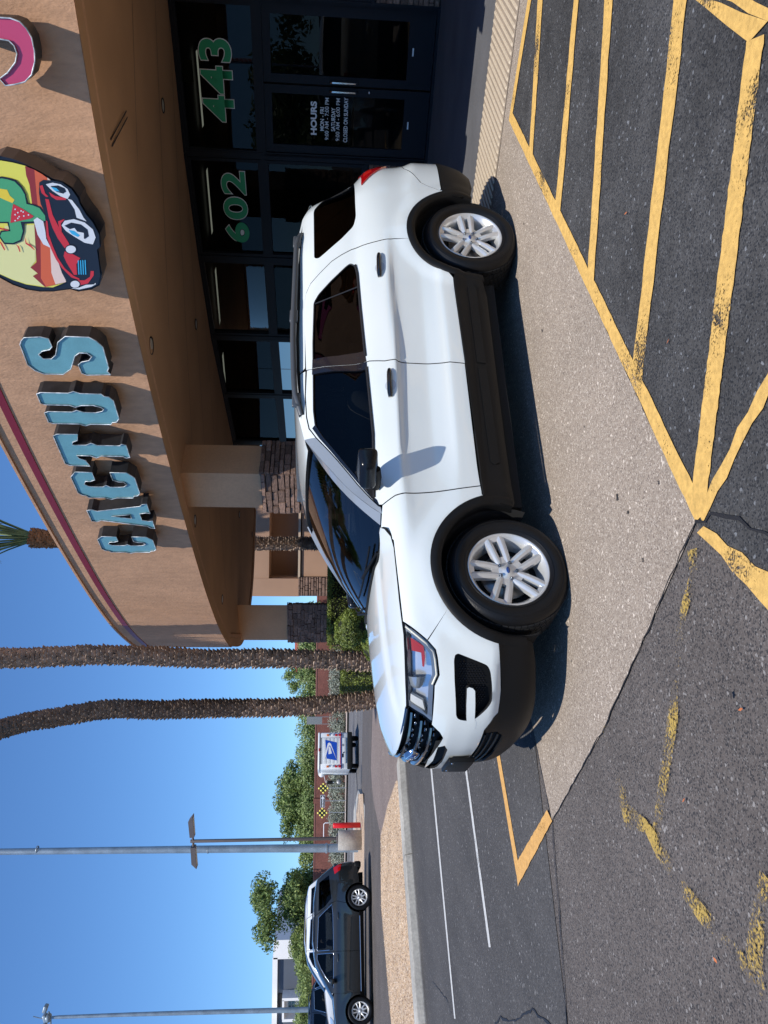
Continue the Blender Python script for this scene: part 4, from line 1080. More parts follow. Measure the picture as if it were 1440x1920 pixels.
# front bumper (runs across the nose)
FOG = Q([(960, 575), (985, 563), (1080, 600), (1180, 640), (1235, 665), (1258, 710), (1270, 800), (1275, 900), (1270, 975), (1225, 1035), (1130, 1118), (1050, 1135), (985, 1120), (968, 1090), (955, 800), (950, 620)], 4.5, 640, 1100)
print('FOG', [(round(a, 2), round(b, 2)) for a, b in FOG])
GB = Q([(765, 1160), (835, 1230), (880, 1265)], 4.5, 640, 1100)       # grille lower outer edge
print('GB', [(round(a, 2), round(b, 2)) for a, b in GB])
BLT = [(-.80, .475), (-1.0, .455), (-1.12, .50), (-1.25, .56), (-1.40, .585)]
BLW = Q([(895, 1494), (868, 1522), (810, 1600), (770, 1700)], 3.2727, 660, 880)
print('BLW', BLW)
bump_low = [(farch[-1][0] - .004, .478)] + [(-.62, .463), (-.76, .453)] + BLW + [(SF, BLW[-1][1] + .015)]
SLOT = [(SF + .001, .70), (SF + .30, .715), (SF + .36, .735), (SF + .34, .775), (SF + .001, .76)]
g_bot = [(SF, .79), (SF + .3, .776), (-1.14, .757), (GB[1][0], GB[1][1] + .002), (GB[0][0] - .004, GB[0][1])]
bumper = bump_low + [(SF, .70), (SF + .30, .708), (SF + .375, .735), (SF + .33, .772), (SF, .76)] + g_bot + [(a, b - .006) for a, b in HL[6:0:-1]] + [(bj1[0] - .003, bj1[1] - .004)] + farch[i_j:][0:]
wrap('front_bumper', bumper, M_WHITE, holes=[rounded(FOG, .03)], step=.022)
# lower bumper in black with its grille opening
lowp = [(farch_i[-2][0] - .0, farch_i[-2][1]), (-.47, .26), (-.6, .235), (-.9, .215), (-1.2, .21), (SF, .21), (SF, .37), (SF + .42, .38), (SF + .5, .43), (SF + .52, .50)] + [(a, b - .004) for a, b in BLW[::-1][1:]] + [(-.76, .449), (-.62, .459), (-.475, .474)]
wrap('lower_bumper', lowp, M_BLK, off=.004)
lg = [(SF, .33), (SF + .50, .34), (SF + .60, .43), (SF + .60, .53), (SF + .50, .60), (SF, .62)]
wrap('lower_grille', lg, M_GAP, off=-.035, skirt=0)
mb = MB()
for zz in (.41, .455, .50, .545):
    for sg_ in (1, -1):
        pts = [body(SF + .001 + (.43 + .04 * (zz > .42)) * i / 8, zz, -.012) for i in range(9)]; mb.tube([(p.x, p.y * sg_, p.z) for p in pts], .008, 6)
mb.build('lower_grille_bars', M_BLK, SUV)
# slot above the bumper blade, plate bracket
wrap('bumper_slot', [(SF, .69), (SF + .33, .70), (SF + .40, .735), (SF + .35, .785), (SF, .775)], M_GAP, off=-.03, skirt=0)
mb = MB(); pb = body(SF + .05, .60); mb.rbox((pb.x - .022, 0, .60), (.03, .34, .165), .006)
o = mb.build('plate_bracket', M_BLK, SUV); mb = MB()
for y_ in (-.12, .12):
    mb.lathe([(0, 0), (.008, 0), (.008, .004)], 10, 'X', c=(pb.x - .04, y_, .655), mi=0)
mb.build('screw', M_CHROME, o)
# fog lamp pocket with its white C-bar
POC = rounded([(a, b) for a, b in FOG], .03)
cF = (sum(a for a, b in FOG) / len(FOG), sum(b for a, b in FOG) / len(FOG))
grown = [(cF[0] + (a - cF[0]) * 1.04, cF[1] + (b - cF[1]) * 1.04) for a, b in POC]
pk = side('fog_lamp_pocket', grown, M_BLK, off=-.045, skirt=-.04)
BAR = Q([(1062, 1200), (1055, 1100), (1055, 1000), (1060, 860), (1078, 848), (1110, 858), (1128, 880), (1130, 1000), (1125, 1110), (1140, 1150), (1130, 1200)], 4.5, 640, 1100)
side('bumper_bar', BAR, M_WHITE, off=.001, skirt=.035, step=.02)
# honeycomb relief in the pocket
hx = MB(); inn_ = [(cF[0] + (a - cF[0]) * .80, cF[1] + (b - cF[1]) * .74) for a, b in POC]
s_ = min(a for a, b in inn_)
row = 0
while s_ < max(a for a, b in inn_):
    z_ = min(b for a, b in inn_) + (.008 if row % 2 else 0)
    while z_ < max(b for a, b in inn_):
        if inside(inn_, s_, z_) and not inside(BAR, s_, z_):
            p = body(s_, z_, -.045); q = body(s_ + .004, z_, -.045); t_ = (q - p).normalized(); n_ = Vector((t_.y, -t_.x, 0)); n_ = n_ if n_.y > 0 else -n_
            up = Vector((0, 0, 1)); c = p + n_ * .007
            for sg_ in (1, -1):
                vs = [(p + t_ * .006 * math.cos(k * PI / 3) + up * .006 * math.sin(k * PI / 3)) for k in range(6)] + [(c + t_ * .003 * math.cos(k * PI / 3) + up * .003 * math.sin(k * PI / 3)) for k in range(6)]
                hx.add([(v.x, v.y * sg_, v.z) for v in vs], [(k, (k + 1) % 6, 6 + (k + 1) % 6, 6 + k) for k in range(6)] + [tuple(range(6, 12))])
        z_ += .017
    s_ += .015; row += 1
tag(hx.build('honeycomb_relief', M_GBLK, SUV), kind='stuff')

# grille: backing, three bars with dark chrome faces, oval emblem
gs0 = (SF, .775); HLf = HL[7]
gpoly = [(SF, .775), (SF + .3, .765), (-1.13, .745), (GB[1][0] + .02, GB[1][1] - .01), (GB[0][0] + .03, GB[0][1]), (HL[9][0] + .03, HL[9][1] + .01), (HL[9][0] - .12, 1.0), (SF + .3, 1.0), (SF, 1.0)]
wrap('grille_backing', gpoly, M_GAP, off=-.06, skirt=0)
def gedge(z):
    """outer end of the grille at a height"""
    a, b = HL[9], GB[1]; t = (z - b[1]) / (a[1] - b[1]); return lerp(b[0], a[0], t)
for k_, zc in enumerate((.955, .895, .835)):
    e = gedge(zc) - .02; P = []; n = 16
    for sg_ in (-1, 1):
        rng = range(n, -1, -1) if sg_ < 0 else range(1, n + 1)
        for i in rng:
            s_ = SF + (e - SF) * i / n; zz = zc - .012 * (1 - (i / n) ** 2); p = body(s_, zz, -.018); P.append(Vector((p.x, -p.y * sg_, zz)))
    mb = MB(); N = len(P)
    prof = [(-.0, .012), (.012, .008), (.014, -.004), (.0, -.010), (-.03, -.012), (-.03, .010)]
    vs = []
    for i, p in enumerate(P):
        t_ = (P[min(N - 1, i + 1)] - P[max(0, i - 1)]).normalized(); nn = Vector((-t_.y, t_.x, 0)); nn = nn if nn.x < 0 else -nn
        vs += [p + nn * a + Vector((0, 0, b)) for a, b in prof]
    kk = len(prof); mb.add(vs, [(i * kk + j, i * kk + (j + 1) % kk, (i + 1) * kk + (j + 1) % kk, (i + 1) * kk + j) for i in range(N - 1) for j in range(kk)], 0, False)
    mb.build('grille_bar', M_DCHROME, SUV)
stud = MB(); stud.rbox((0, 0, 0), (.03, .05, .018), .005, seg=1); stm = stud.mesh('grille_stud', [M_DCHROME])
for k_, zc in enumerate((.925, .865, .81)):
    e = gedge(zc) - .05; n = 6
    for i in range(n):
        for sg_ in (1, -1):
            s_ = SF + .09 + (e - SF - .09) * i / (n - 1); p = body(s_, zc, -.04); pl_, nn = plan(s_)
            link('grille_stud', stm, SUV, (p.x, -p.y * sg_, zc + (.006 if i % 2 else -.004)), (0, 0, -sg_ * math.atan2(nn.y, -nn.x)))
tr = []
P = []
for sg_ in (-1, 1):
    rng = range(18, -1, -1) if sg_ < 0 else range(1, 19)
    for i in rng:
        s_ = SF + (HL[9][0] - .01 - SF) * i / 18; p = body(s_, .982, .0); P.append((p.x, -p.y * sg_, .985 + .004 * math.cos(i / 18 * 1.5)))
mb = MB(); mb.tube(P, .011, 8); mb.build('grille_top_trim', M_DCHROME, SUV)
M_BLUE = mat('emblem_blue', (.01, .045, .20), rough=.12, coat=1)
em = empty('emblem', (-.905, 0, .895)); em.parent = SUV; em.rotation_euler = (0, math.radians(-14), 0)
mb = MB(); mb.lathe([(0, -.014), (.100, -.012), (.108, -.004), (.109, .02)], 40, 'X'); mb.v = [(v[0] - .0, v[1], v[2] * .46) for v in mb.v]; mb.build('emblem_rim', M_CHROME, em)
mb = MB(); mb.lathe([(0, -.019), (.086, -.0165), (.090, -.012)], 40, 'X'); mb.v = [(v[0], v[1], v[2] * .44) for v in mb.v]; mb.build('emblem_face', M_BLUE, em)
me = text_mesh('Ford', .052, .0012, .0006, M_CHROME, 1.05); me.transform(Matrix(((0, 0, -1, 0), (-1, 0, 0, 0), (0, 1, 0, 0), (0, 0, 0, 1))) @ Matrix.Shear('XZ', 4, (0, 0)) @ Matrix.Translation((0, -.017, 0)))
link('emblem_script', me, em, (-.0195, 0, 0))

# headlights
hl_in = rounded(HL, .012)
def hbody(d): return lambda u, v: body(u, v, -d)
for sg_ in (1, -1):
    fl = lambda P3: [Vector((p.x, p.y * sg_, p.z)) for p in P3]
    hlE = None
    P3, fs = patch(hl_in, [], hbody(.075), .03); bk_ = cfin('headlight', fl(P3), fs, M_LAMP, skirt=0)
    P3, fs = patch([(a, b) for a, b in hl_in], [], hbody(.001), .03); cfin('lens', fl(P3), fs, M_LENSC, bk_, skirt=0)
    # inner frame strip along the lower and rear edge
    c_ = (sum(a for a, b in HL) / len(HL), sum(b for a, b in HL) / len(HL)); sm = [(c_[0] + (a - c_[0]) * .86, c_[1] + (b - c_[1]) * .74 + .012) for a, b in HL]
    P3, fs = patch(rounded(HL, .012), [rounded(sm, .012)], hbody(.022), .02); cfin('lamp_bezel', fl(P3), fs, M_GBLK if False else mat('lamp_bezel', (.30, .32, .34), rough=.25, metal=.6) if sg_ == 1 else bpy.data.materials['lamp_bezel'], bk_, skirt=.03)
    rim_ = [(a, b) for a, b in HL[0:6]]; pts = [body(a + (c_[0] - a) * .07, b + (c_[1] - b) * .12, -.012) for a, b in rim_]
    mb = MB(); mb.tube([(p.x, -p.y * sg_, p.z) for p in pts], .007, 6); mb.build('light_strip', mat('light_guide', (.8, .78, .68), rough=.3) if sg_ == 1 else bpy.data.materials['light_guide'], bk_)
    # projector bowl, amber side marker, silver turn lamp
    cp = body(c_[0] - .03, .935, -.05); pl_, nn = plan(c_[0] - .03)
    mb = MB(); mb.lathe([(0, -.052), (.02, -.048), (.038, -.03), (.045, 0), (.05, .02)], 20, 'X'); R_ = Matrix.Rotation(math.radians(25) * -sg_, 3, 'Z')
    mb.v = [tuple(R_ @ Vector(v) + Vector((cp.x, -cp.y * sg_, cp.z))) for v in mb.v]; mb.build('projector', mat('projector_glass', (.5, .55, .6), rough=.03, metal=.6, coat=1) if sg_ == 1 else bpy.data.materials['projector_glass'], bk_)
    amb = Q([(590, 425), (700, 500), (712, 600), (705, 690), (690, 680), (680, 560), (600, 540)], 4.5, 640, 1100); P3, fs = patch(amb, [], hbody(.035), .02); cfin('side_marker', fl(P3), fs, M_AMBER, bk_, skirt=.02)
    tl = Q([(590, 930), (690, 990), (712, 1095), (585, 1010)], 4.5, 640, 1100); P3, fs = patch(tl, [], hbody(.035), .02); cfin('turn_lamp', fl(P3), fs, mat('frosted_lamp', (.62, .63, .62), rough=.35) if sg_ == 1 else bpy.data.materials['frosted_lamp'], bk_, skirt=.02)

# doors
WB_ = [(.520, 1.170), (.75, 1.163), (.98, 1.160), (1.3, 1.182), (1.56, 1.197)]   # lower edge of the side glass
pil = Q([(586, 803.7), (640, 870), (690, 930)])
fd_low = [(.700, .499), (1.54, .525)]
A_edge = [(.40, 1.145), (.62, 1.29), (.82, 1.42), (1.0, 1.53), (1.10, 1.575)]   # seam between A pillar and door frame
door1 = [(a + GAP, b) for a, b in doorF] + [(.70, .512), (1.54, .527)] + [(a - GAP, b) for a, b in bc[::-1]] + [(1.598, 1.30), (1.625, 1.45), (1.662, 1.622), (1.45, 1.625), (1.27, 1.612), (1.17, 1.592), (1.08, 1.545), (.83, 1.385), (.64, 1.265), (.47, 1.145)]
# openings of glass, in surface coordinates
gl1 = [(.525, 1.172), (.98, 1.170), (1.3, 1.19), (1.552, 1.206), (1.575, 1.35), (1.60, 1.50), (1.622, 1.575), (1.30, 1.567), (1.17, 1.552), (1.06, 1.50), (.80, 1.345)]
side('front_door', door1, M_WHITE, holes=[rounded(gl1, .02)], step=.019)
gl2 = [(1.652, 1.213), (2.1, 1.243), (2.45, 1.262), (2.545, 1.278), (2.575, 1.31), (2.55, 1.345), (2.44, 1.46), (2.345, 1.548), (2.28, 1.582), (1.9, 1.583), (1.705, 1.578), (1.69, 1.50), (1.665, 1.35)]
arcR = [(2.52, .665), (2.60, .78)] 
dR = Q([(763.9, 447.6), (740, 447.5), (705, 452.8), (680, 460), (659, 468), (640, 478), (621.9, 490), (600, 512), (582.5, 531.6), (574, 550), (571.6, 564), (571.6, 620), (572, 691)])
ra_j = min(range(len(rarch)), key=lambda i: math.hypot(rarch[i][0] - dR[0][0], rarch[i][1] - dR[0][1]))
print('dR', [(round(a, 2), round(b, 2)) for a, b in dR], 'raj', rarch[ra_j])
dRz = [(a - GAP, b) for a, b in dR]
ra_front = rarch[ra_j:]                            # from top of the arch down to its front foot
door2 = [(a + GAP, b) for a, b in bc] + [(2.34, .555)] + [(a, b) for a, b in ra_front[::-1]] + dRz[1:-1] + [(1.672, 1.628), (1.662, 1.60), (1.63, 1.45), (1.604, 1.30)]
side('rear_door', door2, M_WHITE, holes=[rounded(gl2, .025)], step=.019)
# quarter panel with third side window, roof side
gl3 = Q([(589, 484), (588.5, 440), (588, 396), (620, 366), (658, 340), (662, 345), (666, 380), (667.4, 406), (663, 424), (640, 448), (610, 474), (597, 485)])
print('gl3', [(round(a, 2), round(b, 2)) for a, b in gl3])
qp = [(a + GAP, b) for a, b in dR] + [(1.66, 1.70), (3.2, 1.725), (3.36, 1.70), (3.52, 1.62), (3.66, 1.50), (3.86, 1.32), (3.93, 1.235), (3.72, 1.215), (3.67, 1.10), (3.98, 1.05), (4.02, .90), (3.70, .864), (3.42, .744), (3.302, .604)] + [p for p in rarch[:ra_j + 1]]
TLP = Q([(676.5, 354), (678, 330), (680, 321)]) + [(3.98, 1.228), (3.98, 1.05), (3.72, 1.07), (3.66, 1.12)]
side('quarter_panel', qp, M_WHITE, holes=[rounded(gl3, .03)])
# tail lamps
tlp = [(3.455, 1.222), (3.60, 1.218), (3.98, 1.232), (4.22, 1.225), (4.22, 1.0), (3.98, .975), (3.86, 1.0), (3.72, 1.055), (3.62, 1.125)]
for sg_ in (1, -1):
    P3, fs = patch(rounded(tlp, .015), [], lambda u, v: body(u, v, .012), .03); t_ = cfin('tail_lamp', [Vector((p.x, p.y * sg_, p.z)) for p in P3], fs, M_REDL, skirt=.03)
    P3, fs = patch([(3.60, 1.20), (3.75, 1.20), (3.78, 1.13), (3.66, 1.13)], [], lambda u, v: body(u, v, .014), .03); cfin('reflector', [Vector((p.x, p.y * sg_, p.z)) for p in P3], fs, mat('bright_red_lamp', (.8, .02, .01), rough=.15, coat=1) if sg_ == 1 else bpy.data.materials['bright_red_lamp'], t_, skirt=.0)
# rear bumper, tailgate
rb = [(3.302, .60), (3.42, .738), (3.70, .858), (4.02, .895), (SR, .865), (SR, .585), (3.32, .585)]
P3, fs = patch(rb, [], lambda u, v: body(u, v, .0), .03); n = len(P3)
cfin('rear_bumper', P3 + [Vector((p.x, -p.y, p.z)) for p in P3], fs + [[i + n for i in t[::-1]] for t in fs], M_WHITE, weld=True)
P3, fs = patch([(3.24, .60), (3.30, .575), (SR, .578), (SR, .30), (3.5, .30), (3.30, .34), (3.25, .42)], [], lambda u, v: body(u, v, .006), .035); n = len(P3)
cfin('rear_bumper_lower', P3 + [Vector((p.x, -p.y, p.z)) for p in P3], fs + [[i + n for i in t[::-1]] for t in fs], M_BLK, weld=True)
P3, fs = patch([(4.0, .895), (SR, .87), (SR, 1.30), (4.1, 1.30), (3.94, 1.245), (4.22, 1.23), (4.22, 1.09), (4.0, 1.05)], [], lambda u, v: body(u, v), .04); n = len(P3)
cfin('tailgate', P3 + [Vector((p.x, -p.y, p.z)) for p in P3], fs + [[i + n for i in t[::-1]] for t in fs], M_WHITE, weld=True)
P3, fs = patch([(4.11, 1.31), (SR, 1.31), (SR, 1.64), (4.15, 1.62), (4.0, 1.55), (3.85, 1.40)], [], lambda u, v: body(u, v), .04); n = len(P3)
cfin('rear_window', P3 + [Vector((p.x, -p.y, p.z)) for p in P3], fs + [[i + n for i in t[::-1]] for t in fs], M_TINT, weld=True, skirt=0)
# side glass, B pillar trims, belt mouldings
def grow2(poly, k=.01):
    c = (sum(a for a, b in poly) / len(poly), sum(b for a, b in poly) / len(poly)); return [(a + (k if a > c[0] else -k), b + (k if b > c[1] else -k)) for a, b in poly]
side('side_window', [p for p in grow2(gl1)], M_CGLASS, off=-.012, skirt=0)
side('side_window', [p for p in grow2(gl2)], M_TINT, off=-.012, skirt=0)
side('side_window', [p for p in grow2(gl3)], M_TINT, off=-.010, skirt=0)
side('pillar_trim', [(1.535, 1.201), (1.600, 1.203), (1.602, 1.30), (1.629, 1.45), (1.657, 1.585), (1.605, 1.585), (1.58, 1.42), (1.545, 1.28)], M_GBLK, off=.004, step=.05)
side('pillar_trim', [(1.605, 1.205), (1.70, 1.217), (1.71, 1.40), (1.74, 1.585), (1.661, 1.585), (1.633, 1.45), (1.606, 1.30)], M_GBLK, off=.004, step=.05)
side('door_frame_trim', [(.452, 1.135), (.50, 1.150), (.535, 1.174), (.805, 1.348), (1.065, 1.503), (1.18, 1.556), (1.16, 1.575), (1.06, 1.525), (.83, 1.385), (.64, 1.262)], M_GBLK, off=.003, step=.03)
side('quarter_light_frame', [(.50, 1.168), (.74, 1.168), (.735, 1.29), (.62, 1.235)], M_BLK, off=.004, step=.03)
for poly, nm in ((gl1, 'f'), (gl2, 'r')):
    lo = [p for p in (gl1[:4] if nm == 'f' else gl2[:4])]
    pts = [body(a, b - .004, .004) for a, b in resample(lo, .08, False) + [Vector(lo[-1])]]
    for sg_ in (1, -1):
        mb = MB(); mb.tube([(p.x, -p.y * sg_, p.z) for p in pts], .009, 6); mb.build('window_seal', M_RUBBER, SUV)
    lp = rounded(poly, .02); pts = [body(a, b, -.003) for a, b in lp + [lp[0]]]
    for sg_ in (1, -1):
        mb = MB(); mb.tube([(p.x, -p.y * sg_, p.z) for p in pts], .006, 5, caps=False); mb.build('window_frame', M_RUBBER, SUV)
a_, b_ = (2.33, 1.253), (2.30, 1.583)
for sg_ in (1, -1):
    p, q = body(*a_, -.006), body(2.27, 1.583, -.006); mb = MB(); mb.tube([(p.x, -p.y * sg_, p.z), (q.x, -q.y * sg_, q.z)], .006, 5); mb.build('window_divider', M_RUBBER, SUV)
# cladding along the sill, and round the arches
clad = [(farch_i[0][0] - .0, farch_i[0][1] + .01), (.50, .30), (.56, .285), (2.25, .30), (2.38, .32), (rarch_i[-4][0], rarch_i[-4][1]), (2.372, .535), (2.34, .549), (2.0, .538), (1.54, .521), (.70, .494), (.50, .497)]
side('sill_cladding', [(.415, .30), (.455, .285), (2.22, .298), (2.36, .33), (2.42, .43), (2.375, .540), (2.34, .549), (1.54, .521), (.70, .494), (.475, .494), (.43, .42)], M_BLK, off=.012)
side('door_moulding', [(.72, .385), (.74, .355), (1.52, .372), (1.52, .43), (.74, .415)], M_BLK, off=.020, skirt=.014, step=.02)
side('door_moulding', [(1.56, .372), (2.27, .385), (2.29, .41), (2.27, .445), (1.56, .432)], M_BLK, off=.020, skirt=.014, step=.02)
def flare(name, ctr, a0, a1, cut0=None, cut1=None):
    """black wheel-arch moulding: a lip that rolls inward"""
    n = 40
    for sg_ in (1, -1):
        mb = MB(); vs = []
        prof = [(.489, .004), (.478, .014), (.45, .016), (.428, .010), (.420, -.01), (.418, -.07)]
        for i in range(n + 1):
            a = math.radians(a0 + (a1 - a0) * i / n)
            for r, o_ in prof:
                s_, z_ = ctr[0] + r * math.cos(a), ctr[1] + r * math.sin(a); z_ = max(z_, .2)
                p = body(s_, z_, o_); vs.append((p.x, -p.y * sg_, p.z))
        k = len(prof); mb.add(vs, [(i * k + j, i * k + j + 1, (i + 1) * k + j + 1, (i + 1) * k + j) for i in range(n) for j in range(k - 1)], 0, True)
        o = mb.build(name, M_BLK, SUV); bm = bmesh.new(); bm.from_mesh(o.data); bmesh.ops.recalc_face_normals(bm, faces=bm.faces[:])
        f = bm.faces[len(bm.faces) // 2 // (k - 1) * (k - 1)] if False else None
        bm.faces.ensure_lookup_table(); f = bm.faces[(n // 2) * (k - 1) + 1]
        if f.normal.y * -sg_ < 0: bmesh.ops.reverse_faces(bm, faces=bm.faces[:])
        bm.to_mesh(o.data); bm.free()
flare('front_arch_moulding', FA, -8, 188); flare('rear_arch_moulding', RA, -8, 190)
# wheel houses
for cx_, cz_ in (FA, RA):
    for sg_ in (1, -1):
        mb = MB(); mb.lathe([(.421, -.93 * sg_), (.43, -.62 * sg_), (.0, -.60 * sg_)], 30, 'Y', c=(cx_, 0, cz_), a0=-.35, a1=PI + .35, smooth=True); mb.build('wheel_house', M_GAP, SUV)
mb = MB(); mb.box((1.45, 0, .27), (1.95, 1.7, .12)); mb.box((1.4, 0, .36), (4.3, 1.15, .2)); mb.box((3.4, 0, .45), (.9, 1.3, .25)); mb.build('underbody', M_GAP, SUV)

# hood
seam = [(body(*p).x, body(*p).y, p[1]) for p in hood_seam]
hf = [(-.872, 0.), (-.868, .12), (-.856, .25), (-.835, .38), (-.805, .50), (-.775, .58)]   # leading edge
hl_top = [(body(*p).x, body(*p).y, p[1]) for p in (HL[0], HL[11], HL[10], HL[9])]
ed = seam[:-1] + hl_top                                           # side edge, rear to front
edx = [(p[0], p[1], p[2] + .004) for p in ed]
print('hood edge', [(round(a, 2), round(b, 2), round(c, 2)) for a, b, c in edx])
def hood_half(x):
    """half width and edge height of the hood at a station"""
    T = sorted([(a, b, c) for a, b, c in edx] + [(hf[5][0], hf[5][1], .988), (hf[4][0], hf[4][1], .988), (hf[3][0], hf[3][1], .988), (hf[2][0], hf[2][1], .988), (hf[1][0], hf[1][1], .988), (hf[0][0], 0.02, .988)])
    ys = [(a, b) for a, b, c in T]; zs = [(a, c) for a, b, c in T]; return interp(ys, x), interp(zs, x)
CROWN = [(-.875, .990), (-.85, 1.008), (-.80, 1.028), (-.70, 1.056), (-.6, 1.078), (-.4, 1.108), (-.13, 1.135), (.1, 1.152), (.3, 1.158)]
HX = [-.872, -.866, -.856, -.84, -.82, -.795, -.77, -.74, -.7, -.65, -.6, -.5, -.4, -.3, -.2, -.1, 0, .06, .12, .17, .21, .235, .26]
def hoodz(x, y):
    w_, ze = hood_half(x); u = min(1, abs(y) / max(w_, .001)); zc = interp(CROWN, x)
    z = ze + (max(0, zc - ze)) * (1 - u ** 2.4)
    rid = .45 + .10 * (x + .8); k = sstep((x + .85) / .25)
    z += .010 * k * (1 - sstep((abs(y) - rid + .03) / .05)) * 1.0 - .004 * k * math.exp(-((abs(y) - rid - .06) / .05) ** 2)
    return z
mb = MB(); n = 40; vs = []
def rear_x(y): return .325 - .20 * (1 - (abs(y) / .88) ** 2) 
XN = len(HX)
for i, x in enumerate(HX):
    for j in range(n + 1):
        u = -1 + 2 * j / n; w_, ze = hood_half(x); y = u * w_ * .997
        xx = x
        if i >= XN - 7: w2, ze = hood_half(min(x + .06 * (i - XN + 8) / 7, .33)); y = u * w2 * .997; xx = lerp(x, rear_x(y), (i - (XN - 8)) / 7)
        vs.append((xx, -y, hoodz(xx, y)))
P3 = [Vector((v[0], v[1], v[2])) for v in vs]; fs = [(i * (n + 1) + j, i * (n + 1) + j + 1, (i + 1) * (n + 1) + j + 1, (i + 1) * (n + 1) + j) for i in range(XN - 1) for j in range(n)]
finish('hood', P3, fs, M_WHITE, SUV, skirt=.018, out_hint=(-.2, 0, .3))
# cowl, wipers, windscreen
WSB = lambda y: (.36 - .24 * (1 - (abs(y) / .80) ** 2), 1.128 + .012 * (1 - (abs(y) / .8) ** 2))
WST = lambda y: (1.045 - .085 * (1 - (abs(y) / .60) ** 2), 1.578 + .035 * (1 - (abs(y) / .6) ** 2))
mb = MB(); n = 24; vs = []
for i in range(13):
    t = i / 12
    for j in range(n + 1):
        u = -1 + 2 * j / n; yb, yt = u * .80, u * .605; xb, zb = WSB(yb); xt, zt = WST(yt); bow = .035 * math.sin(PI * t) 
        vs.append((lerp(xb, xt, t) - bow * .7, lerp(yb, yt, t), lerp(zb, zt, t) + bow * .75))
P3 = [Vector(v) for v in vs]; fs = [(i * (n + 1) + j, i * (n + 1) + j + 1, (i + 1) * (n + 1) + j + 1, (i + 1) * (n + 1) + j) for i in range(12) for j in range(n)]
finish('windscreen', P3, fs, M_WIND, SUV, skirt=0, out_hint=(1.6, 0, .9))
mb = MB(); vs = []
for i in range(2):
    for j in range(n + 1):
        u = -1 + 2 * j / n; y = u * (.86); xb, zb = WSB(y * .93); x1 = rear_x(y) - .05
        vs.append((x1 if i == 0 else xb + .03, y, 1.105 if i == 0 else zb - .004))
mb.add(vs, [(j, j + 1, n + 2 + j, n + 1 + j) for j in range(n)], 0, True); mb.build('cowl', M_BLK, SUV)
for y0_, y1_ in ((.62, -.05), (-.10, -.68)):
    mb = MB(); pts = []
    for k in range(8):
        t = k / 7; y = lerp(y0_, y1_, t); xb, zb = WSB(y); up = .05 + .06 * t
        pts.append((xb + up * .82 - .01, y * -1 if False else y, zb + up * .62 + .022))
    pts = [(a, -b, c) for a, b, c in pts]
    mb.tube(pts, .007, 6); mb.tube([(pts[0][0] - .04, pts[0][1], pts[0][2] - .05), (pts[3][0] - .015, pts[3][1], pts[3][2] + .012)], .011, 6); mb.build('wiper', M_BLK, SUV)
# roof: from the screen header back to the spoiler
RX = [1.045, 1.08, 1.14, 1.25, 1.4, 1.7, 2.0, 2.4, 2.8, 3.1, 3.25, 3.36, 3.46]
RE = [(1.0, 1.585), (1.1, 1.622), (1.25, 1.650), (1.66, 1.695), (2.2, 1.715), (3.0, 1.715), (3.3, 1.69), (3.5, 1.655)]     # height of the roof edge
RCn = [(1.0, 1.612), (1.1, 1.645), (1.25, 1.683), (1.5, 1.715), (1.9, 1.742), (2.6, 1.752), (3.1, 1.74), (3.3, 1.715), (3.5, 1.675)]
def roof_w(x): return interp([(1.0, .585), (1.15, .625), (1.4, .655), (2.0, .665), (3.0, .66), (3.5, .61)], x)
vs = []; n = 20
for x in RX:
    w_ = roof_w(x); ze = interp(RE, x); zc = interp(RCn, x)
    for j in range(n + 1):
        u = -1 + 2 * j / n; hx_ = x - (.085 * (1 - u * u) if x < 1.06 else .04 * (1 - u * u) if x < 1.1 else 0); vs.append((hx_, u * w_, ze + (zc - ze) * (1 - abs(u) ** 2.6)))
P3 = [Vector(v) for v in vs]; fs = [(i * (n + 1) + j, i * (n + 1) + j + 1, (i + 1) * (n + 1) + j + 1, (i + 1) * (n + 1) + j) for i in range(len(RX) - 1) for j in range(n)]
finish('roof', P3, fs, M_WHITE, SUV, skirt=.02, out_hint=(2, 0, 1))
# roof side / cant rail down the A pillar
can = [(.395, 1.122), (.445, 1.122), (.470, 1.150), (.64, 1.272), (.83, 1.392), (1.08, 1.552), (1.17, 1.60), (1.27, 1.62), (1.45, 1.633), (1.664, 1.634), (1.668, 1.655), (1.664, 1.70), (1.3, 1.672), (1.1, 1.628), (1.02, 1.585), (.90, 1.515), (.62, 1.325)]
def cantf(u, v):
    p = body(u, v)
    # pull towards the windscreen edge
    return p
M_APIL = mat('grey_pillar_trim', (.26, .29, .32), rough=.28, coat=.8)
side('roof_side', [p for p in can if p[0] >= 1.08] , M_WHITE, off=-.002, step=.025)
side('pillar_moulding', [(.395, 1.122), (.445, 1.130), (.455, 1.142), (.64, 1.272), (.83, 1.392), (1.08, 1.552), (1.1, 1.628), (1.02, 1.585), (.90, 1.515), (.62, 1.325)], M_APIL, off=-.002, step=.025)
for sg_ in (1, -1):
    mb = MB(); a = []; b = []
    for k in range(11):
        t = k / 10; y = lerp(.80, .605, t); bow = .035 * math.sin(PI * t); a.append(Vector((lerp(WSB(.8)[0], WST(.605)[0], t) - bow * .7, y, lerp(WSB(.8)[1], WST(.605)[1], t) + bow * .75)))
        s_ = lerp(.40, 1.03, t); z_ = interp([(.40, 1.13), (.62, 1.327), (.90, 1.517), (1.03, 1.592)], s_); b.append(body(s_, z_, .0))
    vs = [(p.x, -p.y * sg_, p.z) for p in a] + [(p.x, -p.y * sg_, p.z) for p in b]
    finish('a_pillar', [Vector(v) for v in vs], [(i, i + 1, 12 + i, 11 + i) for i in range(10)], M_APIL, SUV, skirt=.01, out_hint=(1.5, 0, .8))
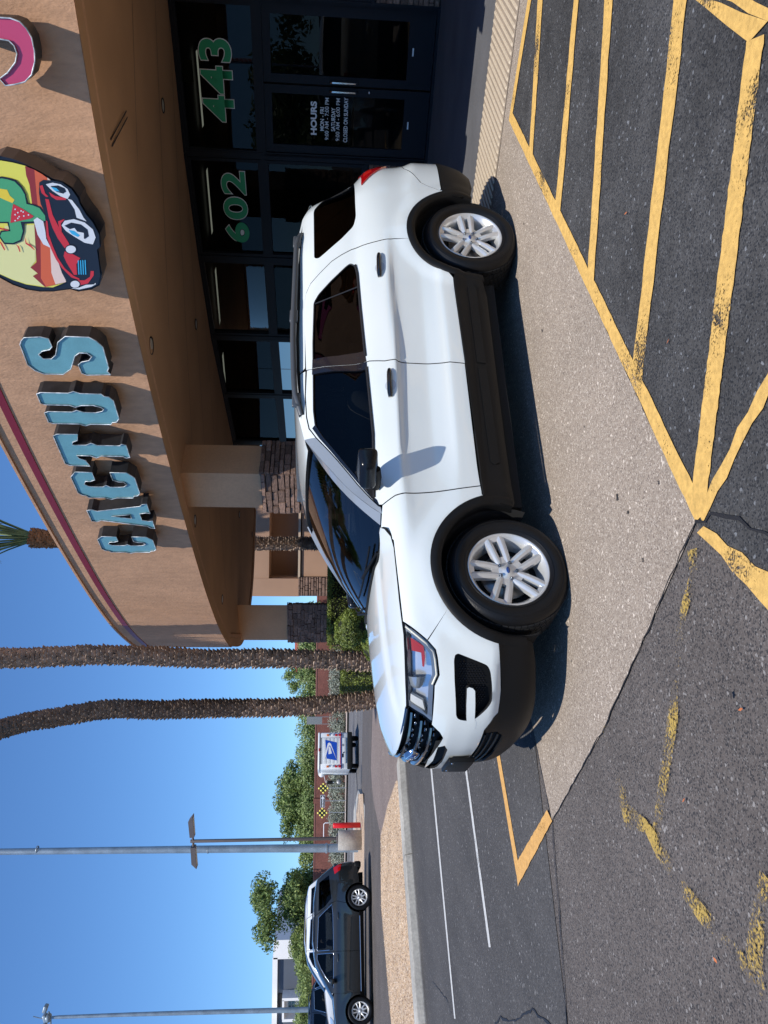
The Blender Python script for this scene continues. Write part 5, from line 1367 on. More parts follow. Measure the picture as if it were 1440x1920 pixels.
# roof rails
for sg_ in (1, -1):
    mb = MB(); pts = []; N = 22
    for k in range(N + 1):
        x = lerp(1.30, 3.12, k / N); e = min(k, N - k); z = interp(RE, x) + (.0 if e == 0 else .016 if e == 1 else .030)
        pts.append((x, -(roof_w(x) + .022 - .02 * (e == 0)) * sg_, z))
    prof = [(-.020, -.024), (.020, -.028), (.024, .004), (.008, .014), (-.014, .012)]; vs = []
    for p in pts: vs += [(p[0], p[1] + a, p[2] + b) for a, b in prof]
    k = 5; mb.add(vs, [(i * k + j, i * k + (j + 1) % k, (i + 1) * k + (j + 1) % k, (i + 1) * k + j) for i in range(N) for j in range(k)], 0, True)
    for x in (1.42, 2.2, 3.0): mb.rbox((x, -(roof_w(x) + .02) * sg_, interp(RE, x) + .02), (.12, .03, .06), .01)
    mb.build('roof_rail', M_RAIL, SUV)
# rear spoiler
vs = []; n = 16
for x, dz in ((3.36, .0), (3.46, -.01), (3.56, -.03), (3.585, -.045), (3.54, -.06), (3.40, -.07)):
    for j in range(n + 1):
        u = -1 + 2 * j / n; vs.append((x - .04 * u * u, u * lerp(.63, .60, (x - 3.3) / .3), 1.70 - .02 * u * u + dz))
finish('spoiler', [Vector(v) for v in vs], [(i * (n + 1) + j, i * (n + 1) + j + 1, (i + 1) * (n + 1) + j + 1, (i + 1) * (n + 1) + j) for i in range(5) for j in range(n)], M_WHITE, SUV, skirt=.0, out_hint=(3.3, 0, 1.64))

# door handles
for (hs, hz) in ((1.36, 1.052), (2.465, 1.100)):
    for sg_ in (1, -1):
        P3, fs = patch([(hs + .045 * math.cos(a) * 1.1 - .015, hz - .005 + .036 * math.sin(a)) for a in [k * PI / 9 for k in range(18)]], [], lambda u, v: body(u, v, .0025 - .02 * max(0, 1 - ((u - hs + .015) / .05) ** 2 - ((v - hz + .005) / .036) ** 2) * 0), .012)
        cup = cfin('handle_cup', [Vector((p.x, p.y * sg_, p.z)) for p in P3], fs, M_ALLOYD if False else mat('handle_cup_shade', (.55, .58, .6), rough=.3, coat=1) if (sg_ == 1 and hs < 2) else bpy.data.materials['handle_cup_shade'], skirt=0)
        mb = MB(); pts = []
        for k in range(9):
            t = k / 8; s_ = hs - .115 + .23 * t; p = body(s_, hz + .004 * math.sin(PI * t), .008 + .016 * math.sin(PI * t) ** .6); pts.append((p.x, -p.y * sg_, p.z))
        mb.tube(pts, [.013, .018, .019, .018, .0175, .0175, .018, .018, .014], 10)
        mb.v = [v for v in mb.v]; mb.build('door_handle', M_GBLK, SUV)
# mirrors
for sg_ in (1, -1):
    mb = MB(); c = Vector((.60, 1.075, 1.215)); 
    bm = bmesh.new(); bmesh.ops.create_cube(bm, size=1)
    for v in bm.verts:
        x, y, z = v.co; fx = .10 if x < 0 else .085
        v.co = Vector((x * (.17 if y < 0 else .13) + (.035 if y > 0 else -.01), y * (.225 if x > 0 else .19), z * (.150 if x > 0 else .10) * (.86 if y > 0 else 1.0) + (.006 if y > 0 else 0)))
    bmesh.ops.bevel(bm, geom=bm.edges[:], offset=.038, segments=4, affect='EDGES', profile=.6)
    P3 = [(v.co + c) for v in bm.verts]; bm.verts.index_update(); fs = [[v.index for v in f.verts] for f in bm.faces]; bm.free()
    mo = finish('wing_mirror', [Vector((p.x, -p.y * sg_, p.z)) for p in P3], fs, mat('mirror_black', (.006, .007, .009), rough=.22, spec=.35) if sg_ == 1 else bpy.data.materials['mirror_black'], SUV, skirt=0, out_hint=(c.x, -c.y * sg_, c.z))
    mb = MB(); q = body(.60, 1.165, .0); mb.tube([(.585, -.90 * sg_, 1.165), (.60, -.99 * sg_, 1.155), (.62, -1.05 * sg_, 1.17)], [.035, .03, .035], 10); mb.build('mirror_arm', M_BLK, mo)
    mb = MB(); mb.rbox((.672, -1.085 * sg_, 1.217), (.01, .15, .095), .004); mb.build('mirror_glass', M_CHROME, mo)
# windscreen sticker
stp = []
for k in range(20):
    a = k * PI / 10; t = .80 + .055 * math.sin(a); y = -.36 + .085 * math.cos(a); yy = y; xb, zb = WSB(yy * .8 / .66); xt, zt = WST(yy)
    stp.append((t, y))
M_STK = mat('yellow_sticker', (.85, .52, .02), rough=.5)
def ws_pt(u, t, o=0.):
    yb, yt = u * .80, u * .605; xb, zb = WSB(yb); xt, zt = WST(yt); bow = .035 * math.sin(PI * t); return Vector((lerp(xb, xt, t) - bow * .7 + .012 + o, -lerp(yb, yt, t), lerp(zb, zt, t) + bow * .75 - .012))
P3 = [ws_pt(-.80 + .13 * math.cos(k * PI / 12), .80 + .085 * math.sin(k * PI / 12)) for k in range(24)] + [ws_pt(-.80, .80)]
finish('price_sticker', P3, [(k, (k + 1) % 24, 24) for k in range(24)], M_STK, SUV, skirt=0, out_hint=(1.6, 0, .9))

# cabin seen through the glass
CAB = SUV
mb = MB(); mb.box((1.9, 0, .55), (2.9, 1.5, .04)); mb.build('cabin_floor', M_GAP, SUV)
mb = MB(); mb.rbox((.50, 0, 1.02), (.42, 1.45, .22), .06, seg=3); mb.build('dashboard', M_DASH, SUV)
mb = MB(); mb.box((2.0, 0, 1.60), (1.9, 1.15, .02)); mb.build('headliner', mat('headliner', (.2, .19, .18), rough=.9), SUV)
for x_, y_ in ((1.30, .38), (1.30, -.38), (2.25, .40), (2.25, -.40)):
    s_ = empty('car_seat', (x_, -y_, .6)); s_.parent = SUV
    mb = MB(); mb.rbox((-.15, 0, .12), (.52, .50, .20), .07, seg=3); mb.build('cushion', M_SEAT, s_)
    mb = MB(); mb.rbox((.16, 0, .42), (.16, .50, .62), .07, M=Matrix.Rotation(.22, 3, 'Y'), seg=3); mb.build('backrest', M_SEAT, s_)
    mb = MB(); mb.rbox((.26, 0, .80), (.11, .27, .17), .045, seg=3); mb.build('headrest', M_SEAT, s_)
mb = MB(); mb.lathe([(.175, -.012), (.187, 0), (.175, .012), (.163, 0), (.175, -.012)], 28, 'X', c=(0, 0, 0)); R_ = Matrix.Rotation(-.4, 3, 'Y'); mb.v = [tuple(R_ @ Vector(v) + Vector((.78, -.38, 1.08))) for v in mb.v]; mb.build('steering_wheel', M_DASH, SUV)
mb = MB(); mb.rbox((.92, 0, 1.51), (.02, .24, .06), .008); mb.build('rear_view_mirror', M_DASH, SUV)

# ------------------------------------------------------------------ wheels
def wheel(name, R, RR, W, parent, loc, sg_, steer=0., spin=0., pairs=5, hero=True, mats=None):
    """tyre, rim, spokes in pairs, nuts, disc. axis along local y, outer face at -y*sg... face looks to -y when sg_=1"""
    w_ = empty(name, loc); w_.parent = parent; w_.rotation_euler = (0, 0, steer); f = -1 if sg_ == 1 else 1
    Y = lambda h: f * h
    t = MB(); prof = [(RR - .004, .02), (RR + .012, .036), (RR + .03, .044), (RR + (R - RR) * .5, .052), (R - .03, .042), (R - .012, .022), (R - .003, -.005)]
    prof = [(r, Y(h)) for r, h in prof] + [(R, Y(-.03)), (R, Y(-W + .05)), (R - .012, Y(-W + .01)), (R - .04, Y(-W - .01)), (RR, Y(-W + .02))]
    t.lathe(prof, 72 if hero else 40, 'Y'); ty = t.build('tyre', M_TYRE, w_)
    for (r_, h_) in ((RR + .022, .0415), (R - .04, .0452)) if hero else ():
        q = MB(); q.lathe([(r_ - .003, Y(h_)), (r_, Y(h_ + .004)), (r_ + .003, Y(h_))], 72, 'Y'); q.build('tyre_ring', M_TYRE, ty)
    # tread: grooved blocks
    if hero:
        q = MB(); nb = 60
        for row, (h0, h1) in enumerate(((-.008, -.045), (-.055, -.095), (-.105, -.145), (-.155, -.195), (-.205, -.235))):
            for k in range(nb):
                a0 = 2 * PI * (k + .5 * (row % 2)) / nb; a1 = a0 + 2 * PI / nb * .86
                vs = [(r * math.cos(a), Y(h), r * math.sin(a)) for r in (R - .004, R + .004) for h in (h0, h1) for a in (a0, a1)]
                q.add(vs, [(0, 1, 3, 2), (4, 6, 7, 5), (0, 4, 5, 1), (2, 3, 7, 6), (0, 2, 6, 4), (1, 5, 7, 3)])
        tag(q.build('tread_blocks', M_TREAD, ty), kind='stuff')
    r = MB(); r.lathe([(RR - .05, Y(-W + .03)), (RR - .04, Y(-.03)), (RR - .022, Y(.008)), (RR - .012, Y(.020)), (RR - .004, Y(.030)), (RR + .004, Y(.027)), (RR + .006, Y(.012))], 72 if hero else 40, 'Y'); rim = r.build('rim', M_ALLOY, w_)
    d = MB(); d.lathe([(.0, Y(-.075)), (.155, Y(-.075)), (.158, Y(-.09)), (.0, Y(-.095))], 36, 'Y'); d.build('brake_disc', M_DISC, w_)
    d = MB(); d.lathe([(.0, Y(-.10)), (RR - .02, Y(-.10))], 36, 'Y'); d.build('brake_backing', M_GAP, w_)
    # spokes
    step_ = 2 * PI / pairs
    for k in range(pairs):
        a = spin + k * step_
        sp = MB()
        for e in (-1, 1):
            # each leg of the pair: tapered beam with a raised spine
            gap0, gap1 = (.028, .042) if hero else (.02, .05)
            wd0, wd1 = (.022, .027) if hero else (.022, .018)
            R0, R1 = .055, RR - .012
            N = 6; vs = []
            for i in range(N + 1):
                t_ = i / N; rr = lerp(R0, R1, t_); off = e * lerp(gap0, gap1, t_ ** .8) * 1.0; wd = lerp(wd0, wd1, t_); dep = lerp(-.004, .016, t_) + .006 * math.sin(PI * t_)
                for (dx_, dz_) in ((-wd, -.035), (-wd * .8, -.004), (-wd * .15, .004), (wd * .35, .002), (wd * .9, -.006), (wd, -.035)):
                    x_, z_ = rr, off + dx_ * e; vs.append((x_ * math.cos(a) - z_ * math.sin(a), Y(dep + dz_), x_ * math.sin(a) + z_ * math.cos(a)))
            kk = 6; sp.add(vs, [(i * kk + j, i * kk + (j + 1) % kk, (i + 1) * kk + (j + 1) % kk, (i + 1) * kk + j) for i in range(N) for j in range(kk)], 0, False)
        # web where the pair meets the rim
        vs = []
        for (rr, hw, dep) in ((RR - .04, .034, .006), (RR - .006, .052, .022), (RR - .03, .05, -.03)):
            for e in (-1, 1): x_, z_ = rr, e * hw; vs.append((x_ * math.cos(a) - z_ * math.sin(a), Y(dep), x_ * math.sin(a) + z_ * math.cos(a)))
        sp.add(vs, [(0, 1, 3, 2), (2, 3, 5, 4)])
        vs = []
        for (rr, hw, dep) in ((.05, .030, -.004), (.10, .020, -.002), (.10, .020, -.03), (.05, .03, -.03)):
            for e in (-1, 1): x_, z_ = rr, e * hw; vs.append((x_ * math.cos(a) - z_ * math.sin(a), Y(dep), x_ * math.sin(a) + z_ * math.cos(a)))
        sp.add(vs, [(0, 1, 3, 2), (2, 3, 5, 4)])
        o = sp.build('spoke', M_ALLOY, w_); bm = bmesh.new(); bm.from_mesh(o.data); bmesh.ops.recalc_face_normals(bm, faces=bm.faces[:]); bm.to_mesh(o.data); bm.free()
    h = MB(); h.lathe([(.0, Y(.008)), (.030, Y(.007)), (.034, Y(.0)), (.05, Y(-.002)), (.072, Y(-.008)), (.076, Y(-.04))], 30, 'Y'); h.build('hub', M_ALLOY, w_)
    if hero:
        c_ = MB(); c_.lathe([(.0, Y(.0105)), (.022, Y(.0098)), (.023, Y(.007))], 24, 'Y'); c_.v = [(v[0], v[1], v[2] * .5) for v in c_.v]; c_.build('cap_emblem', M_BLUE, w_)
        for k in range(5):
            a = spin + (k + .5) * 2 * PI / 5; n_ = MB(); n_.lathe([(.0, Y(.014)), (.006, Y(.013)), (.0105, Y(.006)), (.0115, Y(-.012))], 10, 'Y', c=(.057 * math.cos(a), 0, .057 * math.sin(a))); n_.build('wheel_nut', M_DCHROME, w_)
            n_ = MB(); n_.lathe([(.012, Y(-.004)), (.016, Y(-.0035)), (.017, Y(-.007))], 12, 'Y', c=(.057 * math.cos(a), 0, .057 * math.sin(a))); n_.build('nut_recess', M_ALLOYD, w_)
    return w_
for cx_, cz_, stv, spn in ((0, .368, math.radians(5.5), .30), (2.865, .372, 0, .10)):
    for sg_ in (1, -1):
        wheel('wheel', .372, .2475, .245, SUV, (cx_, -.915 * sg_, cz_), sg_, stv, spn)
# ================================================================== SIGNS ON THE FASCIA
M_TEAL = mat('teal_letter_face', (.155, .36, .39), rough=.32, coat=.5, var=.08, vs=6, v2=.05, v2s=60)
M_RET = mat('letter_return_metal', (.03, .031, .034), rough=.45, metal=.3, var=.3, vs=7)
M_EDGE = mat('letter_edge_metal', (.42, .56, .60), rough=.4, metal=.2, var=.6, vs=16, col2=(.8, .82, .82))
M_INK = mat('sign_black', (.012, .014, .02), rough=.35, coat=.3)
def on_curve(px, py, C):
    d = ray(px, py).xy; o = CAM.xy; best = None
    for i in range(len(C) - 1):
        a, b = C[i], C[i + 1]; e = b - a; det = d.x * -e.y + e.x * d.y
        if abs(det) < 1e-9: continue
        r = a - o; k_ = (r.x * -e.y + e.x * r.y) / det; u = (d.x * r.y - d.y * r.x) / det
        if k_ > 0 and -1e-6 <= u <= 1 + 1e-6 and (best is None or k_ < best[0]): best = (k_, (b - a).normalized())
    return CAM + ray(px, py) * best[0], best[1]
GL = dict(
 C=([(.12, 0), (.50, 0), (.62, .10), (.62, .36), (.44, .36), (.40, .28), (.40, .20), (.33, .16), (.28, .22), (.27, .30), (.27, .44), (.31, .5), (.27, .56), (.27, .70), (.28, .78), (.33, .84), (.40, .80), (.40, .72), (.44, .64), (.62, .64), (.62, .90), (.50, 1), (.12, 1), (.06, .95), (.05, .89), (0, .86), (0, .60), (-.04, .5), (0, .40), (0, .14), (.05, .11), (.06, .05)], None, .66),
 A=([(0, 0), (.23, 0), (.21, .06), (.24, .17), (.42, .17), (.45, .06), (.43, 0), (.70, 0), (.68, .08), (.63, .12), (.48, .84), (.52, .92), (.50, 1), (.20, 1), (.18, .92), (.22, .84), (.07, .12), (.02, .08)], [(.28, .33), (.395, .33), (.34, .64)], .70),
 T=([(.20, 0), (.46, 0), (.48, .06), (.445, .10), (.445, .42), (.49, .5), (.445, .58), (.445, .78), (.50, .76), (.54, .68), (.67, .64), (.66, .94), (.62, 1), (.04, 1), (0, .94), (-.01, .64), (.12, .68), (.16, .76), (.22, .78), (.22, .58), (.175, .5), (.22, .42), (.22, .10), (.185, .06)], None, .68),
 U=([(.14, 0), (.54, 0), (.62, .05), (.63, .11), (.68, .14), (.68, .42), (.72, .5), (.68, .58), (.68, .94), (.65, 1), (.45, 1), (.42, .94), (.42, .62), (.38, .55), (.42, .46), (.43, .30), (.39, .20), (.345, .17), (.30, .20), (.265, .30), (.27, .46), (.31, .55), (.27, .62), (.27, .94), (.24, 1), (.03, 1), (0, .94), (0, .58), (-.04, .5), (0, .42), (0, .14), (.05, .11), (.06, .05)], None, .74),
 S=([(.02, .0), (.08, .03), (.14, .0), (.50, 0), (.60, .06), (.66, .14), (.66, .42), (.56, .53), (.34, .61), (.27, .68), (.27, .78), (.34, .82), (.40, .76), (.43, .66), (.48, .62), (.62, .63), (.64, .72), (.62, .92), (.56, .97), (.50, 1), (.16, 1), (.06, .94), (.0, .84), (.0, .60), (.10, .48), (.33, .38), (.39, .31), (.39, .22), (.33, .17), (.26, .22), (.23, .32), (.18, .37), (.03, .36), (.0, .30)], None, .66))
def slab_mesh(poly, hole, y0, y1):
    """upright outline (x, z) with depth y0..y1 -> caps and side walls, as two mesh builders"""
    vs = [Vector(p) for p in poly] + ([Vector(p) for p in hole] if hole else []); n = len(poly)
    es = [(i, (i + 1) % n) for i in range(n)]
    if hole: h = len(hole); es += [(n + i, n + (i + 1) % h) for i in range(h)]
    r = delaunay_2d_cdt(vs, es, [], 0, 1e-6); V = r[0]; fs = []
    for t in r[2]:
        c = sum((V[i] for i in t), Vector((0, 0))) / len(t)
        if inside(poly, c.x, c.y) and not (hole and inside(hole, c.x, c.y)): fs.append(list(t))
    cap = MB(); cap.add([(v.x, y0, v.y) for v in V], fs)
    wall = MB(); wall.add([(a, y, b) for y in (y0 - .012, y1) for a, b in poly], [(i, (i + 1) % n, n + (i + 1) % n, n + i) for i in range(n)])
    if hole: wall.add([(a, y, b) for y in (y0 - .012, y1) for a, b in hole], [(i, (i + 1) % h, h + (i + 1) % h, h + i) for i in range(h)])
    return cap, wall
def fix(o):
    bm = bmesh.new(); bm.from_mesh(o.data); bmesh.ops.recalc_face_normals(bm, faces=bm.faces[:]); bm.to_mesh(o.data); bm.free(); return o
LETTER_D = .17
CF = offs(FC, (LETTER_D + .07) * OUT)
LET = [('C', 1036, 1006, 188, 290, 'far left letter C of the teal shop sign, last towards the palm trunks'),
       ('A', 989, 944, 168, 283, 'teal letter A on the fascia, between the two letters C'),
       ('C', 935, 886, 141, 258, 'teal letter C on the fascia between the letters A and T'),
       ('T', 873, 815, 112, 240, 'teal letter T on the fascia between the letters C and U'),
       ('U', 797, 735, 81, 218, 'teal letter U on the fascia between the letters T and S'),
       ('S', 701, 632, 46, 198, 'large teal letter S on the fascia, nearest to the round cartoon car sign')]
for ch, pyl, pyr, pt_, pb_, lab in LET:
    pm = (pt_ + pb_) / 2; L_, t1 = on_curve(pm, pyl, CF); R__, t2 = on_curve(pm, pyr, CF)
    T_, _ = on_curve(pt_, (pyl + pyr) / 2, CF); B_, _ = on_curve(pb_, (pyl + pyr) / 2, CF)
    poly, hole, wd = GL[ch]; xs = [p[0] for p in poly]; x0, x1 = min(xs), max(xs)
    W_ = (R__ - L_).length; H_ = T_.z - B_.z; S_ = lambda P: [((a - x0) / (x1 - x0) * W_, b * H_) for a, b in P]
    ex = (R__ - L_); ex.z = 0; ex.normalize(); org = Vector((L_.x, L_.y, B_.z)); rz = math.atan2(ex.y, ex.x)
    e = empty('sign_letter', org, rz, lab, 'sign letter', 'teal letters of the shop sign')
    P_ = S_(poly); Hh = S_(hole) if hole else None
    cap, wall = slab_mesh(P_, Hh, 0, LETTER_D); fix(wall.build('letter_return', M_RET, e)); fix(cap.build('letter_face', M_TEAL, e))
    for LP in [P_] + ([Hh] if Hh else []):
        mb = MB(); mb.tube([(a, -.010, b) for a, b in LP + [LP[0]]], .006, 5, caps=False); mb.build('letter_edge', M_EDGE, e)
    mb = MB()
    for fx_, fz_ in ((.25, .75), (.35, .25)): mb.tube([(W_ * fx_, LETTER_D - .02, H_ * fz_), (W_ * fx_, LETTER_D + .09, H_ * fz_)], .015, 6)
    cx2 = MB(); bk_p = [(a * .92 + W_ * .04, b * .92 + H_ * .04) for a, b in P_]
    mb.build('mounting_stud', M_RET, e)

# round cartoon sign: a desert scene with an old red and black car
def plane_frame(px, py, depth):
    C = offs(FC, depth * OUT); P, t = on_curve(px, py, C); ex = -Vector((t.x, t.y, 0)); return Vector((P.x, P.y, P.z)), ex
SO, SX = plane_frame(90, 415, .27)
def sp(x, y, k=4., oy=240.):
    q = on_wall(x / k, oy + y / k, SO, SO + SX); return ((q - SO).dot(SX), q.z - SO.z)
LOGO = empty('cartoon_sign', SO, math.atan2(SX.y, SX.x), 'round black-edged shop sign painted with a cactus over a red and black old car', 'sign')
outl = [(0, 205), (100, 228), (200, 268), (300, 318), (400, 375), (470, 392), (545, 440), (600, 515), (612, 560), (655, 630), (705, 690), (752, 785), (760, 880), (742, 905), (752, 1000), (768, 1100), (748, 1175), (685, 1208), (590, 1222), (530, 1205), (400, 1222), (300, 1222), (200, 1207), (100, 1172), (0, 1118), (-100, 1045), (-200, 945), (-258, 800), (-280, 650), (-260, 480), (-185, 325), (-100, 245)]
pol = [sp(*p) for p in outl]
cap, wall = slab_mesh(pol, None, 0, .20); fix(wall.build('sign_edge', M_INK, LOGO)); fix(cap.build('sign_face', M_INK, LOGO))
def flat(name, pts, m, lay, raw=False):
    P_ = pts if raw else [sp(*p) for p in pts]; a = sum(P_[i][0] * P_[(i + 1) % len(P_)][1] - P_[(i + 1) % len(P_)][0] * P_[i][1] for i in range(len(P_)))
    if a < 0: P_ = P_[::-1]
    mb = MB(); y = -.013 - lay * .0015; r = delaunay_2d_cdt([Vector(p) for p in P_], [(i, (i + 1) % len(P_)) for i in range(len(P_))], [], 1, 1e-6)
    mb.add([(v.x, y, v.y) for v in r[0]], [list(t) for t in r[2]]); return fix(mb.build(name, m, LOGO))
c_ = lambda n, col: mat('sign_' + n, col, rough=.35, coat=.4)
K = dict(yel=c_('yellow', (.80, .74, .10)), ygrad=c_('pale_yellow', (.80, .76, .33)), dred=c_('dark_red', (.30, .03, .02)), org=c_('orange', (.70, .13, .04)), pale=c_('pale_pink', (.82, .62, .52)), grn=c_('cactus_green', (.08, .38, .16)), red=c_('red', (.62, .03, .035)), wht=c_('white', (.72, .74, .76)), blu=c_('blue', (.05, .42, .70)), gold=c_('gold', (.85, .62, .04)))
flat('painted_sky', [(0, 238), (100, 255), (190, 278), (300, 330), (400, 400), (480, 600), (470, 900), (500, 1150), (400, 1190), (330, 1188), (200, 1168), (100, 1135), (0, 1090), (-100, 1018), (-190, 928), (-240, 800), (-255, 650), (-235, 480), (-170, 345), (-90, 268)], K['yel'], 0)
flat('painted_dusk', [(40, 730), (260, 720), (270, 900), (270, 990), (232, 1040), (285, 1080), (250, 1105), (335, 1182), (200, 1162), (100, 1130), (0, 1085), (-60, 1045), (0, 900)], K['ygrad'], 1)
flat('painted_mesa', [(192, 280), (260, 306), (310, 335), (400, 400), (470, 600), (470, 900), (498, 1150), (340, 1186), (250, 1105), (287, 1085), (232, 1040), (277, 1000), (272, 900), (262, 720), (245, 570), (225, 420), (200, 350)], K['dred'], 2)
flat('painted_sand', [(262, 308), (320, 340), (400, 400), (470, 600), (470, 900), (498, 1150), (350, 1184), (310, 1120), (310, 1000), (305, 700), (285, 560), (270, 400)], K['org'], 3)
flat('painted_glow', [(360, 365), (400, 400), (470, 600), (470, 900), (498, 1148), (420, 1165), (390, 1080), (380, 900), (375, 600)], K['pale'], 4)
flat('painted_cactus_edge', [(-60, 368), (20, 355), (75, 366), (125, 382), (172, 432), (200, 485), (215, 555), (252, 562), (308, 582), (352, 645), (356, 700), (190, 710), (188, 770), (168, 840), (105, 866), (35, 862), (-6, 805), (10, 762), (75, 755), (60, 705), (-60, 705)], M_INK, 5)
flat('painted_cactus', [(-60, 382), (20, 370), (70, 380), (115, 394), (162, 442), (190, 490), (204, 562), (250, 572), (300, 592), (343, 650), (346, 688), (160, 695), (176, 765), (158, 830), (102, 854), (40, 850), (6, 802), (20, 772), (84, 765), (72, 695), (-60, 695)], K['grn'], 6)
flat('painted_hat', [(0, 445), (60, 455), (80, 500), (115, 530), (100, 555), (40, 530), (0, 510), (-60, 500), (-60, 440)], K['gold'], 7)
flat('painted_scarf', [(105, 560), (180, 600), (258, 652), (240, 668), (85, 702), (90, 640)], K['red'], 8)
for dx_, dy_ in ((120, 600), (140, 625), (120, 640), (150, 655), (180, 620), (220, 642), (120, 685), (185, 650), (140, 668), (165, 612)): flat('painted_dot', [(dx_ + 6 * math.cos(a), dy_ + 6 * math.sin(a)) for a in [k * PI / 4 for k in range(8)]], K['wht'], 9)
flat('painted_car', [(300, 400), (330, 380), (400, 385), (470, 400), (540, 450), (590, 520), (602, 560), (650, 640), (700, 700), (748, 790), (752, 880), (732, 905), (745, 1000), (757, 1100), (737, 1165), (680, 1192), (600, 1210), (530, 1192), (470, 1080), (440, 990), (390, 890), (352, 780), (348, 640), (310, 560), (298, 480)], M_INK, 7)
flat('painted_windscreen', [(258, 680), (285, 660), (330, 690), (345, 760), (352, 820), (388, 890), (330, 862), (288, 790)], K['wht'], 9)
flat('painted_flame', [(345, 522), (372, 526), (400, 640), (450, 740), (520, 850), (530, 880), (490, 890), (440, 820), (400, 740), (372, 660)], K['red'], 9)
flat('painted_flame', [(490, 915), (540, 930), (607, 965), (578, 1010), (583, 1090), (560, 1092), (505, 1000), (482, 950)], K['red'], 9)
flat('painted_flame', [(350, 682), (362, 690), (372, 790), (400, 870), (438, 960), (490, 1040), (560, 1100), (600, 1118), (600, 1130), (540, 1110), (470, 1040), (425, 975), (385, 890), (355, 800)], K['red'], 9)
flat('painted_flame', [(560, 1130), (640, 1132), (680, 1105), (685, 1062), (708, 1062), (708, 1095), (665, 1155), (600, 1170)], K['red'], 9)
flat('painted_flame', [(303, 425), (325, 418), (345, 480), (370, 505), (352, 508), (318, 478)], K['red'], 9)
flat('painted_flame', [(372, 470), (420, 500), (500, 515), (500, 530), (430, 530), (390, 505)], K['red'], 9)
flat('painted_flame', [(440, 690), (490, 672), (480, 688), (462, 705), (470, 780), (448, 740)], K['red'], 9)
flat('painted_tyre', [(350, 412), (400, 400), (460, 412), (512, 448), (532, 490), (512, 522), (460, 502), (400, 462)], K['wht'], 10)
flat('painted_hub', [(385, 425), (440, 420), (490, 440), (503, 465), (480, 482), (430, 468)], M_INK, 11)
flat('painted_shine', [(388, 430), (430, 440), (455, 465), (420, 462)], K['blu'], 12)
flat('painted_tyre', [(468, 720), (490, 685), (560, 673), (640, 698), (702, 750), (722, 810), (702, 862), (640, 850), (560, 802), (500, 762)], K['wht'], 10)
flat('painted_hub', [(488, 722), (540, 698), (612, 712), (662, 750), (672, 800), (642, 822), (590, 782), (530, 748)], M_INK, 11)
flat('painted_shine', [(520, 750), (565, 738), (585, 765), (635, 775), (635, 815), (590, 806), (540, 782)], K['wht'], 12)
flat('painted_shine', [(520, 752), (560, 758), (605, 792), (590, 805), (545, 784)], K['blu'], 13)
flat('painted_stripe', [(513, 520), (545, 530), (600, 600), (632, 662), (655, 690), (580, 662), (565, 600)], K['wht'], 10)
for (x_, y_, r_) in ((537, 899, 44), (568, 1160, 40)):
    flat('painted_headlamp', [(x_ + r_ * math.cos(a), y_ + r_ * .8 * math.sin(a)) for a in [k * PI / 8 for k in range(16)]], M_INK, 10)
    flat('painted_headlamp', [(x_ + r_ * .86 * math.cos(a), y_ + r_ * .66 * math.sin(a)) for a in [k * PI / 8 for k in range(16)]], K['wht'], 11)
for k_ in range(4): x_ = 592 + k_ * 17; flat('painted_grille', [(x_ - 4, 982 - k_), (x_ + 4, 982 - k_), (x_ + 9, 1088), (x_ + 1, 1088)], K['blu'], 10)
flat('painted_bumper', [(540, 1192), (600, 1185), (650, 1165), (712, 1162), (718, 1150), (725, 1160), (690, 1180), (600, 1200)], K['wht'], 10)
for pts in ([(0, 835), (20, 850), (45, 900), (40, 910), (15, 865)], [(125, 860), (150, 880), (160, 920), (153, 920), (140, 885)], [(190, 800), (205, 850), (240, 870), (268, 905), (262, 905), (232, 880), (198, 858)], [(0, 735), (60, 752), (72, 762), (0, 748)]): flat('painted_ray', pts, K['red'], 9)

# pink letter J, its hook in view
JO, JX = plane_frame(40, 95, .27)
def jp(x, y): q = on_wall(x / 4, y / 4, JO, JO + JX); return ((q - JO).dot(JX), q.z - JO.z)
JL = empty('sign_letter', JO, math.atan2(JX.y, JX.x), 'deep pink letter J with a chrome rim, beside the round cartoon sign', 'sign letter')
jpoly = [jp(*p) for p in [(-420, 118), (0, 130), (80, 135), (150, 160), (200, 210), (240, 280), (262, 380), (265, 460), (240, 560), (190, 612), (120, 630), (45, 640), (0, 588), (60, 545), (120, 465), (132, 400), (110, 340), (70, 302), (0, 290), (-420, 285)]]
cap, wall = slab_mesh(jpoly, None, 0, .18); fix(wall.build('letter_return', M_RET, JL)); fix(cap.build('letter_face', mat('pink_letter_face', (.56, .06, .14), rough=.35, coat=.4), JL))
mb = MB(); mb.tube([(a, -.012, b) for a, b in jpoly + [jpoly[0]]], .006, 5, caps=False); mb.build('letter_edge', M_EDGE, JL)
# next letter beyond the frame (its shadow falls into the picture)
KO = JO + JX * 1.05
KL = empty('sign_letter', KO, math.atan2(JX.y, JX.x), 'pink letter A just outside the corner of the picture, seen only by its shadow', 'sign letter')
kp_ = [(a * 1.0, (b - .5) * .9) for a, b in GL['A'][0]]
cap, wall = slab_mesh(kp_, None, 0, .18); fix(wall.build('letter_return', M_RET, KL)); fix(cap.build('letter_face', bpy.data.materials['pink_letter_face'], KL))
